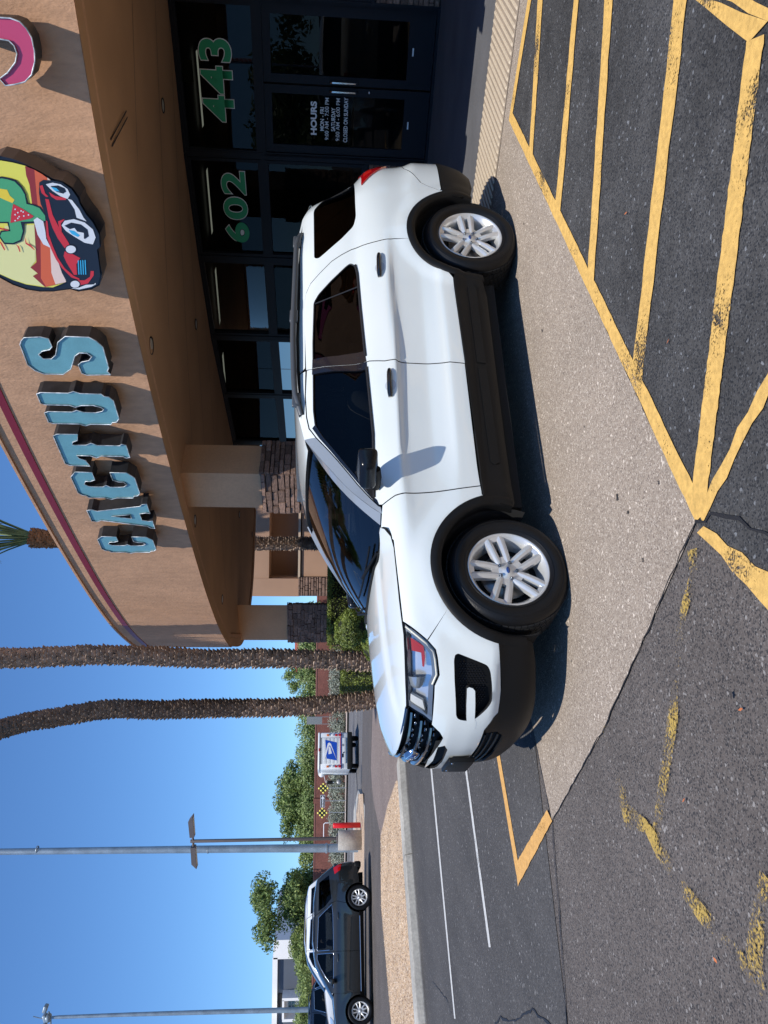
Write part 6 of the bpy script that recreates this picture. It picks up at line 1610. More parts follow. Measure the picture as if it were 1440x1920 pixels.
# ================================================================== PALMS, SHRUBS, TREES
def leafmat(name, col, var=.3, tr=.25, rough=.55):
    M = bpy.data.materials.new(name); M.use_nodes = True; nt = M.node_tree; nt.nodes.clear()
    out = _n(nt, 'ShaderNodeOutputMaterial'); P = _n(nt, 'ShaderNodeBsdfPrincipled'); P.inputs['Roughness'].default_value = rough
    t = _n(nt, 'ShaderNodeBsdfTranslucent'); mx = _n(nt, 'ShaderNodeMixShader'); mx.inputs[0].default_value = tr
    tc = _n(nt, 'ShaderNodeTexCoord'); q = _n(nt, 'ShaderNodeTexNoise'); q.inputs['Scale'].default_value = 2.5; q.inputs['Detail'].default_value = 6
    nt.links.new(tc.outputs['Object'], q.inputs['Vector']); mr = _n(nt, 'ShaderNodeMapRange'); mr.inputs[1].default_value = .35; mr.inputs[2].default_value = .65; nt.links.new(q.outputs[0], mr.inputs[0])
    m = _n(nt, 'ShaderNodeMix', data_type='RGBA'); nt.links.new(mr.outputs[0], m.inputs[0])
    m.inputs[6].default_value = (*[c * (1 - var) for c in col], 1); m.inputs[7].default_value = (*[c * (1 + var) for c in col], 1)
    nt.links.new(m.outputs[2], P.inputs['Base Color']); nt.links.new(m.outputs[2], t.inputs[0])
    nt.links.new(P.outputs[0], mx.inputs[1]); nt.links.new(t.outputs[0], mx.inputs[2]); nt.links.new(mx.outputs[0], out.inputs[0]); M.diffuse_color = (*col, 1); return M
L_DK = leafmat('leaf_dark', (.10, .155, .04)); L_MD = leafmat('leaf_mid', (.16, .23, .055)); L_LT = leafmat('leaf_light', (.29, .36, .10))
L_BX = leafmat('boxwood_leaf', (.13, .175, .035)); L_BX2 = leafmat('boxwood_leaf_light', (.25, .30, .05))
L_SG = leafmat('sage_leaf', (.24, .265, .20), tr=.1); L_SG2 = leafmat('sage_leaf_light', (.38, .40, .32), tr=.1)
L_OL = leafmat('oleander_leaf', (.20, .27, .08)); L_OL2 = leafmat('oleander_leaf_light', (.31, .39, .14))
L_PALM = leafmat('palm_leaf', (.065, .115, .028), rough=.4)
M_BOOT = mat('palm_boot', (.30, .22, .16), rough=.9, var=.4, vs=9, bump=.6, bs=60, rand=.45)
M_BOOTD = mat('palm_core', (.030, .021, .016), rough=.95)
M_BOOTO = mat('palm_boot_orange', (.36, .19, .085), rough=.85, var=.3, vs=9, rand=.35)
M_TRUNK = mat('bark', (.09, .065, .048), rough=.95, var=.3, vs=4, bump=.5, bs=20)
def foliage(name, blobs, n, size, mats, parent, org, gap=.0, seed=0, long_=1.6, kind=None, shell=.55):
    """many leaf-sized faces through overlapping blobs; noise opens gaps"""
    rnd = random.Random(seed); vs = []; fs = []; mi = []; tot = sum(r[0] * r[1] * r[2] for c, r in blobs); org = Vector(org)
    for c, r in blobs:
        k = int(n * r[0] * r[1] * r[2] / tot)
        for _ in range(k):
            d = Vector((rnd.gauss(0, 1), rnd.gauss(0, 1), rnd.gauss(0, 1))).normalized(); u = shell + (1 - shell) * rnd.random() ** .6
            if rnd.random() < .25: u *= rnd.random()
            p = Vector((c[0] + d.x * r[0] * u, c[1] + d.y * r[1] * u, c[2] + d.z * r[2] * u))
            nz_ = noise.noise(p * (1.1 / max(.25, min(r))) + Vector((seed * 3.1, 0, 0)))
            if gap and nz_ < gap - .5: continue
            p += d * nz_ * min(r) * .35
            a = (d + Vector((rnd.uniform(-1, 1), rnd.uniform(-1, 1), rnd.uniform(-.6, 1)))).normalized(); b = a.orthogonal().normalized(); b.rotate(Matrix.Rotation(rnd.random() * 6.28, 3, a)); cc = a.cross(b)
            s_ = size * rnd.uniform(.6, 1.4); i = len(vs)
            vs += [p - b * s_ * long_ * .5 - org, p + cc * s_ * .35 - org, p + b * s_ * long_ * .5 - org, p - cc * s_ * .35 - org]; fs.append((i, i + 1, i + 2, i + 3))
            mi.append((1 if rnd.random() < .35 else 0) if len(mats) < 3 else (0 if rnd.random() < .4 else 1 if rnd.random() < .65 else 2))
    me = bpy.data.meshes.new(name); me.from_pydata(vs, [], fs)
    for m_ in mats: me.materials.append(m_)
    me.polygons.foreach_set('material_index', mi); me.update(); o = link(name, me, parent)
    return o
BOOTM = []
for k_ in range(4):
    bm = bmesh.new(); w0, w1 = .068, .036; rr = random.Random(k_)
    vs = [(-w0, 0, -.04), (w0, 0, -.04), (w0 * .9, -.045 - rr.random() * .02, .03), (-w0 * .9, -.04, .035), (-w1, -.052 - rr.random() * .03, .045 + rr.random() * .02), (w1, -.05, .05), (w1 * .8, -.01, .055), (-w1 * .8, -.01, .055)]
    v_ = [bm.verts.new(v) for v in vs]
    for f in ((0, 1, 2, 3), (3, 2, 5, 4), (4, 5, 6, 7), (0, 3, 4, 7), (1, 6, 5, 2)): bm.faces.new([v_[i] for i in f])
    bmesh.ops.recalc_face_normals(bm, faces=bm.faces[:]); me = bpy.data.meshes.new('leaf_base'); bm.to_mesh(me); bm.free(); me.materials.append(M_BOOT); BOOTM.append(me)
BOOTO = []
for me in BOOTM: q = me.copy(); q.materials.clear(); q.materials.append(M_BOOTO); BOOTO.append(q)
def frond_mesh(name, L, R, m, droop=.3, nb=22, seed=0):
    """petiole along +x then a fan of split blades"""
    rnd = random.Random(seed); mb = MB(); pts = [(L * t, 0, -.10 * L * t * t) for t in (0, .33, .66, 1)]; mb.tube(pts, [.022, .018, .014, .010], 5)
    o = Vector(pts[-1])
    for i in range(nb):
        a = math.radians(-82 + 164 * i / (nb - 1)); d = Vector((math.cos(a), math.sin(a), 0)); ln = R * (.75 + .25 * math.cos(a)) * rnd.uniform(.9, 1.08); s_ = Vector((-d.y, d.x, 0))
        w_ = R * .042; P = []
        for t in (0, .45, .8, 1): c = o + d * ln * t + Vector((0, 0, -droop * ln * t ** 2.2 + .05 * abs(math.sin(a)) * t)); P.append((c - s_ * w_ * (1.0 if t < .9 else .1) * (.35 if t == 0 else 1), c + s_ * w_ * (1.0 if t < .9 else .1) * (.35 if t == 0 else 1)))
        vs = [v for p in P for v in p]; mb.add(vs, [(0, 1, 3, 2), (2, 3, 5, 4), (4, 5, 7, 6)])
    return mb.mesh(name, [m])
FR = [frond_mesh('frond', .95, 1.05, L_PALM, .25 + .12 * k, seed=k) for k in range(3)]
M_DEADF = mat('dead_frond', (.23, .15, .085), rough=.9, var=.3, vs=4)
FD = [frond_mesh('dead_frond', .7, .8, M_DEADF, .5, 14, seed=5)]
def palm(path, rad, label, top_extra=0., crown=True, side_az=0., orange_from=None, nboot=300, skirt=6, zlook=(0, 8)):
    """path: points from the ground up"""
    base = path[0]; P = empty('palm_tree', base, random.random() * 0, label, 'palm tree', 'palms beside the shop')
    pts = cr([Vector(p) for p in path], 8); L = [0]
    for i in range(1, len(pts)): L.append(L[-1] + (pts[i] - pts[i - 1]).length)
    mb = MB(); mb.tube([p - base for p in pts], [rad * .90] * (len(pts)), 14); tr = mb.build('trunk', M_BOOTD, P)
    rest = MB(); cand = []; s_ = .05; row = 0
    while s_ < L[-1]:
        i = min(len(L) - 2, max(0, bisect.bisect_right(L, s_) - 1)); t = (s_ - L[i]) / max(1e-6, (L[i + 1] - L[i])); c = pts[i].lerp(pts[i + 1], t); up = (pts[i + 1] - pts[i]).normalized()
        nb = 13
        for k in range(nb):
            a = 2 * PI * (k + .5 * (row % 2)) / nb + random.uniform(-.1, .1); d = Vector((math.cos(a), math.sin(a), 0)); d = (d - up * d.dot(up)).normalized()
            rr = rad * (.86 if orange_from is None or s_ < orange_from else .86 + .5 * (s_ - orange_from) / max(.1, L[-1] - orange_from))
            pos = c + d * rr - base; y_ = -d; x_ = up.cross(y_).normalized() * -1; M_ = Matrix((x_, y_, up)).transposed().to_4x4()
            facing = d.dot((CAM - c).normalized())
            cand.append((facing > -.15 and zlook[0] < c.z < zlook[1], s_, pos, M_, random.uniform(.8, 1.25)))
        s_ += .072 * random.uniform(.85, 1.15); row += 1
    vis = [q for q in cand if q[0]]
    pick = set(id(q) for q in vis[:nboot])
    for q in cand:
        og = orange_from is not None and q[1] > orange_from; lst = BOOTO if og else BOOTM; me = lst[random.randrange(4)]
        if id(q) in pick:
            o = link('leaf_base', me, P); o.location = q[2]; o.rotation_euler = q[3].to_euler(); sc = q[4] * rad / .2; o.scale = (sc, sc, sc)
        else:
            sc = q[4] * rad / .2; rest.add([q[3] @ (v.co * sc) + q[2] for v in me.vertices], [list(f.vertices) for f in me.polygons], 1 if og else 0)
    if rest.v: tag(rest.build('leaf_bases', [M_BOOT, M_BOOTO], P), kind='stuff')
    if crown:
        top = pts[-1] - base; up = (pts[-1] - pts[-2]).normalized()
        for k in range(34):
            el = random.uniform(-.5, 1.35); az = k * 2.4; o = link('frond', FR[k % 3], P); o.location = top + up * random.uniform(-.15, .25)
            o.rotation_euler = (random.uniform(-.3, .3), -el, az)
        for k in range(skirt):
            o = link('dead_frond', FD[0], P); o.location = top - up * random.uniform(.1, .5); o.rotation_euler = (random.uniform(-.4, .4), random.uniform(.7, 1.25), k * 2.4 + random.random())
    return P
def pathy(L, Y, base_px=None):
    out = [on_y(a, b, Y) for a, b in L]; g_ = out[0].copy(); k = (out[0].z) / max(.01, out[1].z - out[0].z); g_ = out[0] + (out[0] - out[1]) * k; g_.z = 0; return [Vector((g_.x, g_.y, 0))] + out
p1 = pathy([(690, 1241), (600, 1236), (500, 1234), (400, 1235), (300, 1231), (200, 1228), (100, 1231), (0, 1234)], 13.5)
p1 += [p1[-1] + Vector((.02, .1, 1.8)), p1[-1] + Vector((.06, .25, 3.8))]
palm(p1, .15, 'thick shaggy palm trunk rising straight beside the far end of the canopy')
p2 = pathy([(690, 1313), (600, 1322), (520, 1327), (400, 1328), (300, 1331), (200, 1330), (100, 1346), (50, 1354), (20, 1362), (0, 1368)], 15.6)
p2 += [p2[-1] + Vector((-.12, .05, .5)), p2[-1] + Vector((-.35, .08, 1.5)), p2[-1] + Vector((-.55, .12, 2.7))]
palm(p2, .165, 'palm with a bowed trunk that leans left towards its brown skirted crown', orange_from=8.2, skirt=12)
p3 = [on_y(600, 1019, 24), on_y(400, 1019, 24), on_y(200, 1015, 24), on_y(105, 1012, 24), on_y(58, 1008, 24)]
k_ = p3[0].z / (p3[1].z - p3[0].z); p3 = [Vector((p3[0].x, 24, 0))] + p3
palm(p3, .19, 'palm behind the canopy with its orange boots and green crown above the roof', orange_from=9.2, skirt=0, zlook=(2.2, 12.5), crown=False)
top3 = on_y(60, 1008, 24); P3E = [o for o in COL.objects if o.name.startswith('palm_tree')][-1]
M_PET = leafmat('petiole_green', (.16, .22, .075), tr=.1)
for k in range(40):
    az = k * 2.4; sp_ = random.uniform(.05, .42); d3 = Vector((math.cos(az) * sp_, math.sin(az) * sp_, 1)).normalized(); b3 = top3 - P3E.location + Vector((math.cos(az) * .10, math.sin(az) * .10, -.05)); L3 = random.uniform(1.5, 2.3)
    mb = MB(); q3 = [b3 + d3 * L3 * t + Vector((math.cos(az), math.sin(az), 0)) * .35 * t * t * sp_ for t in (0, .5, 1)]; mb.tube(q3, [.035, .026, .018], 4); mb.build('petiole', M_PET, P3E)
    o = link('frond', FR[k % 3], P3E); o.location = q3[-1]; o.rotation_euler = (random.uniform(-.4, .4), -(1.45 - sp_ * 1.9), az); o.scale = (.35, 1.25, 1.25)

def shrub(name, px, py, Y, w_, h_, d_, n, size, mats, label, group=None, cat='shrub', seed=0, stem=True, gap=0., base_z=None):
    """shrub whose middle is seen at (px, py) at depth Y; w_, h_ full size in metres"""
    c = on_y(px, py, Y); z0 = gz(0, Y) if base_z is None else base_z
    e = empty(name, (c.x, Y, z0), 0, label, cat, group); rnd = random.Random(seed + 11)
    blobs = [((c.x, Y, c.z), (w_ / 2, d_ / 2, h_ / 2))] + [((c.x + rnd.uniform(-.32, .32) * w_, Y + rnd.uniform(-.3, .3) * d_, c.z + rnd.uniform(-.28, .30) * h_), (w_ * rnd.uniform(.2, .34), d_ * .3, h_ * rnd.uniform(.2, .32))) for _ in range(6)]
    foliage('foliage', blobs, n, size, mats, e, e.location, gap=gap, seed=seed)
    if stem:
        mb = MB()
        for k in range(3): mb.tube([(rnd.uniform(-.1, .1) * w_, 0, 0), (rnd.uniform(-.2, .2) * w_, rnd.uniform(-.2, .2) * d_, max(.1, c.z - z0))], [.03, .015], 6)
        mb.build('stem', M_TRUNK, e)
    return e
# planting strip below the palms
sheet('planting_bed', [Vector((-1.6, 10.9, 0)), Vector((-3.2, 12.2, 0)), Vector((-4.9, 15.5, 0)), Vector((-5.6, 19, 0)), Vector((-4.2, 24, 0)), Vector((-1, 24, 0)), Vector((-.9, 12, 0))], .0105, mat('bed_soil', (.16, .11, .075), rough=.95, var=.25, vs=3, v2=.2, v2s=40))
# round boxwood: outer shell of small leaves over a dark heart
def ball(px, py, Y, r, label, n, seed, mats=(None,), name='round_bush', sq=1.):
    c = on_y(px, py, Y); e = empty(name, (c.x, Y, 0), 0, label, 'bush', 'clipped bushes beside the palms')
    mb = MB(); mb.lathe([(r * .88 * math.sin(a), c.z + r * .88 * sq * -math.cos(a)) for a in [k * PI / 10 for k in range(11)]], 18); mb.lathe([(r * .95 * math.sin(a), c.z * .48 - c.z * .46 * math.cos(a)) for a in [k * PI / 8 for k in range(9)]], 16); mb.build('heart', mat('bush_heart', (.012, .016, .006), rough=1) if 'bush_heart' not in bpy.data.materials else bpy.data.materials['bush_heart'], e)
    foliage('foliage', [((c.x, Y, c.z), (r, r, r * sq)), ((c.x, Y, c.z * .48), (r * 1.05, r * 1.05, c.z * .5))], int(n * 1.8), .024, mats, e, e.location, seed=seed, shell=.86)
    mb = MB(); mb.tube([(0, 0, 0), (0, 0, c.z)], .04, 6); mb.build('stem', M_TRUNK, e); return e
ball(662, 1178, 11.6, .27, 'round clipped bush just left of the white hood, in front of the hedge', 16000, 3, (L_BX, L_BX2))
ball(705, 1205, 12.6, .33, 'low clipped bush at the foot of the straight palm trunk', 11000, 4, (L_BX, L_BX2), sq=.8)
def hedge(pts, z0, z1, wd, n, mats, label, name='clipped_hedge', seed=0):
    """boxed hedge along plan points"""
    a, b = pts; c = (a + b) / 2; e = empty(name, (c.x, c.y, 0), 0, label, 'hedge'); ln = (b - a).length; ang = math.atan2((b - a).y, (b - a).x); R_ = Matrix.Rotation(ang, 3, 'Z'); rnd = random.Random(seed)
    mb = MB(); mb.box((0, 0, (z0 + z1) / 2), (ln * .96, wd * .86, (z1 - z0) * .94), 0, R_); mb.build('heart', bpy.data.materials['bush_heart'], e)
    vs = []; fs = []; mi = []
    for _ in range(n):
        f = rnd.random(); u, v, w3 = rnd.uniform(-.5, .5) * ln, rnd.uniform(-.5, .5) * wd, rnd.uniform(0, 1)
        if f < .3: w3 = 1
        elif f < .85: v = -.5 * wd if rnd.random() < .7 else .5 * wd
        else: u = (.5 if rnd.random() < .5 else -.5) * ln
        p = R_ @ Vector((u, v, 0)) + Vector((0, 0, z0 + (z1 - z0) * w3)); p += Vector((rnd.uniform(-1, 1), rnd.uniform(-1, 1), rnd.uniform(-1, 1))) * .04
        a_ = Vector((rnd.uniform(-1, 1), rnd.uniform(-1, 1), rnd.uniform(-.3, 1))).normalized(); b_ = a_.orthogonal(); b_.rotate(Matrix.Rotation(rnd.random() * 6, 3, a_)); b_.normalize(); c_2 = a_.cross(b_); s_ = .028 * rnd.uniform(.7, 1.3); i = len(vs)
        vs += [p - b_ * s_ * .7, p + c_2 * s_ * .35, p + b_ * s_ * .7, p - c_2 * s_ * .35]; fs.append((i, i + 1, i + 2, i + 3)); mi.append(1 if rnd.random() < .3 else 0)
    me = bpy.data.meshes.new('foliage'); me.from_pydata(vs, [], fs); [me.materials.append(q) for q in mats]; me.polygons.foreach_set('material_index', mi); me.update(); link('foliage', me, e); return e
h1a, h1b = on_y(625, 1020, 17.0), on_y(625, 1195, 15.2)
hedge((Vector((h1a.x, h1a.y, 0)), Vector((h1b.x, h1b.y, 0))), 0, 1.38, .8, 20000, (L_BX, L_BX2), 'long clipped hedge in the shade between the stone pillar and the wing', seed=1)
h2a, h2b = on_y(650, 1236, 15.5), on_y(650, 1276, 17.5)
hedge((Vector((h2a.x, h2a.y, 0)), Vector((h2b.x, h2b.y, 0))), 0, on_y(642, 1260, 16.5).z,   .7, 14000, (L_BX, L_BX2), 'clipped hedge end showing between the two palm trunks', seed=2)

# across the street: sage bushes, oleanders, trees
YS_ = 60.8
for k in range(13):
    py = 1236 + k * 41 - (3 if k > 9 else 0); lab = ['grey green sage bush left of the straight palm trunk', 'grey green sage bush between the two palm trunks', 'sage bush hidden half behind the bowed palm trunk', 'grey green sage bush beside the mail truck, towards the palm', 'sage bush right behind the mail truck', 'sage bush just past the mail truck', 'sage bush under the first yellow checker sign', 'sage bush under the one way sign', 'sage bush between the one way sign and the red bollard', 'sage bush behind the red bollard', 'sage bush behind the concrete lamp base', 'sage bush between the lamp pole and the dark SUV', 'sage bush behind the tail of the dark SUV'][k] if k < 13 else 'grey green sage bush hidden behind the parked dark SUV'
    shrub('sage_bush', 634, py, YS_, random.uniform(2.2, 2.6), random.uniform(1.55, 1.75), 1.5, 4200, .085, (L_SG, L_SG2), lab, 'sage bushes along the far walk', seed=k, base_z=.13 - .45)
for k in range(15):
    py = 1222 + k * 48; tp = [553, 558, 548, 556, 552, 550, 556, 552, 560, 553, 556, 560, 556, 552, 550][k]
    lab = ['oleander behind the wall beside the straight palm', 'oleander between the palms behind the brick wall', 'oleander partly hidden by the bowed palm', 'tall oleander above the grey panel sign', 'oleander above the mail truck roof', 'oleander past the left edge of the mail truck', 'oleander below the darker tree', 'oleander right under the darker tree', 'oleander left of the darker tree', 'oleander behind the lamp pole', 'oleander between lamp pole and big green tree', 'oleander at the foot of the big green tree', 'oleander above the dark SUV roof', 'oleander in front of the white building', 'oleander in front of the grey building wall'][k]
    bottom = 612; h_ = (bottom - tp) / FPX * 66
    shrub('oleander', (tp + bottom) / 2, py, 66 + (k % 3) * .8, 3.1, h_, 2.4, 4600, .13, (L_OL, L_OL2), lab, 'oleanders behind the brick wall', seed=40 + k, base_z=-.3)
def tree(px, py, Y, w_, h_, n, label, mats, seed, nb=14, size=.16, gap=.28):
    c = on_y(px, py, Y); z0 = -.3; e = empty('shade_tree', (c.x, Y, z0), 0, label, 'tree', 'trees behind the brick wall'); rnd = random.Random(seed)
    blobs = []
    for k in range(nb):
        a = rnd.random() * 6.28; r = rnd.random() ** .5; x = math.cos(a) * r * .36 * w_; z = math.sin(a) * r * .34 * h_
        blobs.append(((c.x + x, Y + rnd.uniform(-.25, .25) * w_, c.z + z), (w_ * rnd.uniform(.13, .22), w_ * .2, h_ * rnd.uniform(.12, .20))))
    foliage('crown', blobs, n, size, mats, e, e.location, gap=gap, seed=seed, shell=.35)
    mb = MB(); tz = c.z - z0 - h_ * .30; mb.tube([(0, 0, 0), (.1, 0, tz * .5), (0, 0, tz)], [.22, .17, .12], 9)
    for b in blobs[:7]: mb.tube([(0, 0, tz * .8), ((b[0][0] - c.x) * .6, (b[0][1] - Y) * .6, tz + (b[0][2] - z0 - tz) * .5), (b[0][0] - c.x, b[0][1] - Y, b[0][2] - z0)], [.10, .06, .03], 6)
    mb.build('trunk', M_TRUNK, e); return e
tree(545, 1495, 69, 6.6, 5.6, 17000, 'round dark green tree above the one way sign', (L_DK, L_MD, L_LT), 5)
tree(572, 1540, 70, 6.2, 4.0, 9000, 'lower leafy tree between the round tree and the lamp pole', (L_MD, L_LT), 15)
tree(530, 1688, 64, 7.2, 6.0, 22000, 'big airy green tree above the tail of the dark SUV', (L_DK, L_MD, L_LT), 6, nb=18, gap=.36)
tree(560, 1668, 66, 3.4, 3.2, 4000, 'small leafy tree at the foot of the big airy tree', (L_MD, L_LT), 16)
tree(567, 1785, 62, 5.6, 2.6, 11000, 'soft olive shrubby tree in front of the white building', (L_OL, L_LT), 7, size=.12)
tree(583, 1895, 60, 5.0, 2.4, 6000, 'low olive shrubby tree under the white window box', (L_OL, L_LT), 8, size=.12)
tree(585, 1160, 62, 3.4, 3.0, 4000, 'small bright tree seen through the gap beside the rear wing', (L_MD, L_LT), 9, size=.12)
tree(548, 1273, 84, 3.8, 2.6, 2500, 'small palm-like tree tops above the far grey shop', (L_MD, L_LT), 10, size=.14)

# behind the photographer: trees and a flag that only the glass shows
for k, (x, y, s_) in enumerate([(-17, -3, .8), (-22, -9, 1.0), (-27, -15, 1.1), (-24, -22, 1.1), (-17, -20, 1.0), (-31, -8, 1.1), (-9, -24, 1.0), (0, -26, 1.0)]):
    e = empty('lot_tree', (x, y, 0), 0, 'dark leafy lot tree behind the photographer, mirrored in the shop glass', 'tree', 'lot trees mirrored in the glass')
    blobs = [((x + random.uniform(-3.0, 3.0), y + random.uniform(-2.5, 2.5), (3.4 + random.uniform(-1.8, 1.6)) * s_), (1.8, 1.8, 1.3)) for _ in range(11)]
    foliage('crown', blobs, 3000, .32, (L_DK, L_MD), e, e.location, gap=.1, seed=70 + k); mb = MB(); mb.tube([(0, 0, 0), (0, 0, 3)], [.25, .15], 8); mb.build('trunk', M_TRUNK, e)
FL = empty('flag', (-12.8, -5.1, 0), math.radians(35), 'small stars and stripes flag on a pole, mirrored in the window above the doors', 'flag')
mb = MB(); mb.tube([(0, 0, 0), (0, 0, 6.6)], .04, 8); mb.build('flag_pole', mat('flag_pole_white', (.6, .6, .6), rough=.4), FL)
M_FR, M_FW, M_FB = mat('flag_red', (.55, .02, .03), rough=.8), mat('flag_white', (.8, .8, .8), rough=.8), mat('flag_blue', (.02, .03, .2), rough=.8)
for i in range(13):
    mb = MB(); n = 10; x0 = .05 if i < 6 else .66; vs = []
    for k in range(n + 1):
        x = lerp(x0, 1.7, k / n); dy = .12 * math.sin(x * 5) * x / 1.7; vs += [(x, dy, 4.9 + i * .085 - .25 * x), (x, dy, 4.9 + (i + 1) * .085 - .25 * x)]
    mb.add(vs, [(2 * k, 2 * k + 2, 2 * k + 3, 2 * k + 1) for k in range(n)], 0, True); mb.build('stripe', M_FR if i % 2 == 0 else M_FW, FL)
mb = MB(); mb.add([(.05, .0, 5.41), (.66, -.01, 5.26), (.66, -.01, 5.84), (.05, .0, 5.99)], [(0, 1, 2, 3)]); mb.build('canton', M_FB, FL)
# ================================================================== WALLS, BUILDINGS, POLES, SIGNS ACROSS THE STREET
M_BRICK = mat('red_block_wall', (.20, .075, .055), rough=.9, var=.25, vs=.8, v2=.2, v2s=9, bump=.3, bs=20)
M_CAP = mat('wall_cap', (.26, .11, .09), rough=.9)
wy = 63.4; a = on_y(590, 1920, wy); ztop = on_y(589, 1500, wy).z
W = empty('block_wall', (-10, wy, -.3), 0, 'long low red brown block wall behind the sage bushes', 'wall')
x = -42.0; mb = None
cm = MB(); cm.box((0, 0, 0), (3.98, .2, ztop - .1 + .3)); wm = cm.mesh('wall_panel', [M_BRICK]); cm = MB(); cm.box((0, 0, 0), (4.0, .26, .1)); capm = cm.mesh('wall_cap', [M_CAP]); pm_ = MB(); pm_.box((0, 0, 0), (.4, .4, ztop + .36)); pim = pm_.mesh('wall_pier', [M_BRICK])
while x < 2:
    link('wall_panel', wm, W, (x + 10, 0, (ztop - .1 + .3) / 2)); link('wall_cap', capm, W, (x + 10, 0, ztop - .05 + .3))
    link('wall_pier', pim, W, (x + 8, -.05, (ztop + .36) / 2)); x += 4.0
# white and grey building at the left
M_WB = mat('white_render', (.88, .86, .81), rough=.85, var=.04, vs=.3); M_GB = mat('slate_grey_render', (.10, .115, .14), rough=.85, var=.06, vs=.3)
BY = 92.0
def bpt(px, py): return on_y(px, py, BY)
BL = empty('office_building', bpt(600, 1850), 0, 'flat-roofed white and slate grey office building with a boxed window', 'building'); BO = BL.location.copy(); BO.z = 0; BL.location = BO
def bblock(name, px0, px1, py0, py1, y0, y1, m, parent=BL, org=BO):
    a, b = bpt(px0, py0), bpt(px1, py1); x0, x1 = sorted((a.x, b.x)); z1, z0 = a.z, b.z; mb = MB(); mb.box(((x0 + x1) / 2, (y0 + y1) / 2, (z0 + z1) / 2), (x1 - x0, y1 - y0, z1 - z0)); return wbuild(mb, name, m, parent, org)
bblock('white_wall', 513, 606, 1763, 1796, BY, BY + 12, M_WB); bblock('grey_wall', 516, 606, 1796.3, 2100, BY + .4, BY + 12, M_GB)
bblock('parapet', 511, 516.4, 1796.2, 2100, BY, BY + 12.1, M_WB)
wb_ = bblock('window_box', 530, 562, 1860, 1864, BY - 1.2, BY + .39, M_WB); bblock('window_box', 530, 562, 1899, 1903, BY - 1.2, BY + .39, M_WB); bblock('window_box', 530, 533.5, 1864.1, 1898.9, BY - 1.2, BY + .39, M_WB); bblock('window_surround', 533.6, 562, 1864.1, 1898.9, BY + .2, BY + .38, M_WB)
M_WGL = mat('far_window_glass', (.05, .09, .10), rough=.1, coat=.5); wn = bblock('window', 540, 553, 1876, 1890, BY + .1, BY + .19, M_WB)
for i in range(2):
    for j in range(2): bblock('pane', 540.6 + 6.4 * i, 546.2 + 6.4 * i, 1876.6 + 7 * j, 1882.6 + 7 * j, BY + .05, BY + .09, M_WGL, wn, Vector((0, 0, 0)) + BO)
for o in wn.children: pass
bblock('vent_opening', 521, 529.5, 1866, 1893, BY + .2, BY + .38, mat('dark_opening', (.01, .01, .01), rough=.9))
# far grey shop with a salmon band, seen past the straight palm
SY = 86.0; FS = empty('far_shop', on_y(600, 1235, SY), 0, 'small grey and cream shop with a salmon roof band behind the straight palm', 'building'); FO_ = FS.location.copy(); FO_.z = 0; FS.location = FO_
def fblock(name, px0, px1, py0, py1, y0, y1, m):
    a, b = on_y(px0, py0, SY), on_y(px1, py1, SY); x0, x1 = sorted((a.x, b.x)); mb = MB(); mb.box(((x0 + x1) / 2, (y0 + y1) / 2, (a.z + b.z) / 2), (x1 - x0, y1 - y0, a.z - b.z)); return wbuild(mb, name, m, FS, FO_)
M_SAL = mat('salmon_band', (.50, .12, .09), rough=.8); M_CRM = mat('cream_wall', (.62, .58, .50), rough=.85)
fblock('wall', 561, 612, 1215, 1272, SY, SY + 6, mat('far_grey_wall', (.085, .095, .10), rough=.8)); fblock('roof_band', 553, 560.9, 1198, 1262, SY - .1, SY + 6, M_SAL); fblock('cream_column', 561, 604, 1272.2, 1279, SY - .1, SY + .5, M_CRM); fblock('cream_front', 561, 600, 1203, 1214.8, SY - .4, SY + 2, M_CRM); fblock('pale_door', 576, 602, 1255, 1263, SY - .12, SY - .01, M_WB); fblock('salmon_wall', 600.2, 616, 1196, 1216, SY - .3, SY + 1, M_SAL)
for i in range(3): fblock('dark_window', 566 + 12 * i, 573 + 12 * i, 1205, 1213, SY - .46, SY - .41, M_WGL)
fblock('salmon_wall', 600.2, 616, 1104, 1122, SY - .3, SY + 1, M_SAL)

# poles
M_GALV = mat('galvanised_pole', (.30, .35, .38), rough=.45, metal=.5, var=.18, vs=2, v2=.1, v2s=20); M_BRZ = mat('bronze_lamp_paint', (.11, .09, .085), rough=.5, var=.1, vs=3)
M_CONC = mat('lamp_base_concrete', (.42, .39, .34), rough=.9, var=.15, vs=2.5, v2=.12, v2s=18, bump=.4, bs=30)
YL = 33.5; a = on_y(672, 1575, YL); b = on_y(634, 1575, YL); gl_ = gz(0, YL) + .17
LB = empty('parking_lot_lamp', (a.x, YL, gl_), 0, 'slim bronze lot lamp with two shoebox heads on a pale concrete base', 'lamp post')
r_ = (on_y(650, 1558, YL) - on_y(650, 1593, YL)).length / 2
mb = MB(); mb.lathe([(0, -.1), (r_, -.1), (r_, b.z - gl_ - .02), (r_ - .02, b.z - gl_), (0, b.z - gl_)], 32); mb.build('concrete_base', M_CONC, LB)
tp = on_y(357, 1576, YL).z - gl_
bp = on_y(500, 1574.5, YL).x - a.x
mb = MB(); mb.rbox((bp, 0, (b.z - gl_ + tp) / 2), (.115, .115, tp - (b.z - gl_)), .012); mb.build('pole', M_BRZ, LB); mb = MB(); mb.rbox((bp, 0, b.z - gl_ + .04), (.34, .34, .07), .01); mb.build('base_plate', M_BRZ, LB)
hz_ = on_y(362, 1576, YL).z - gl_
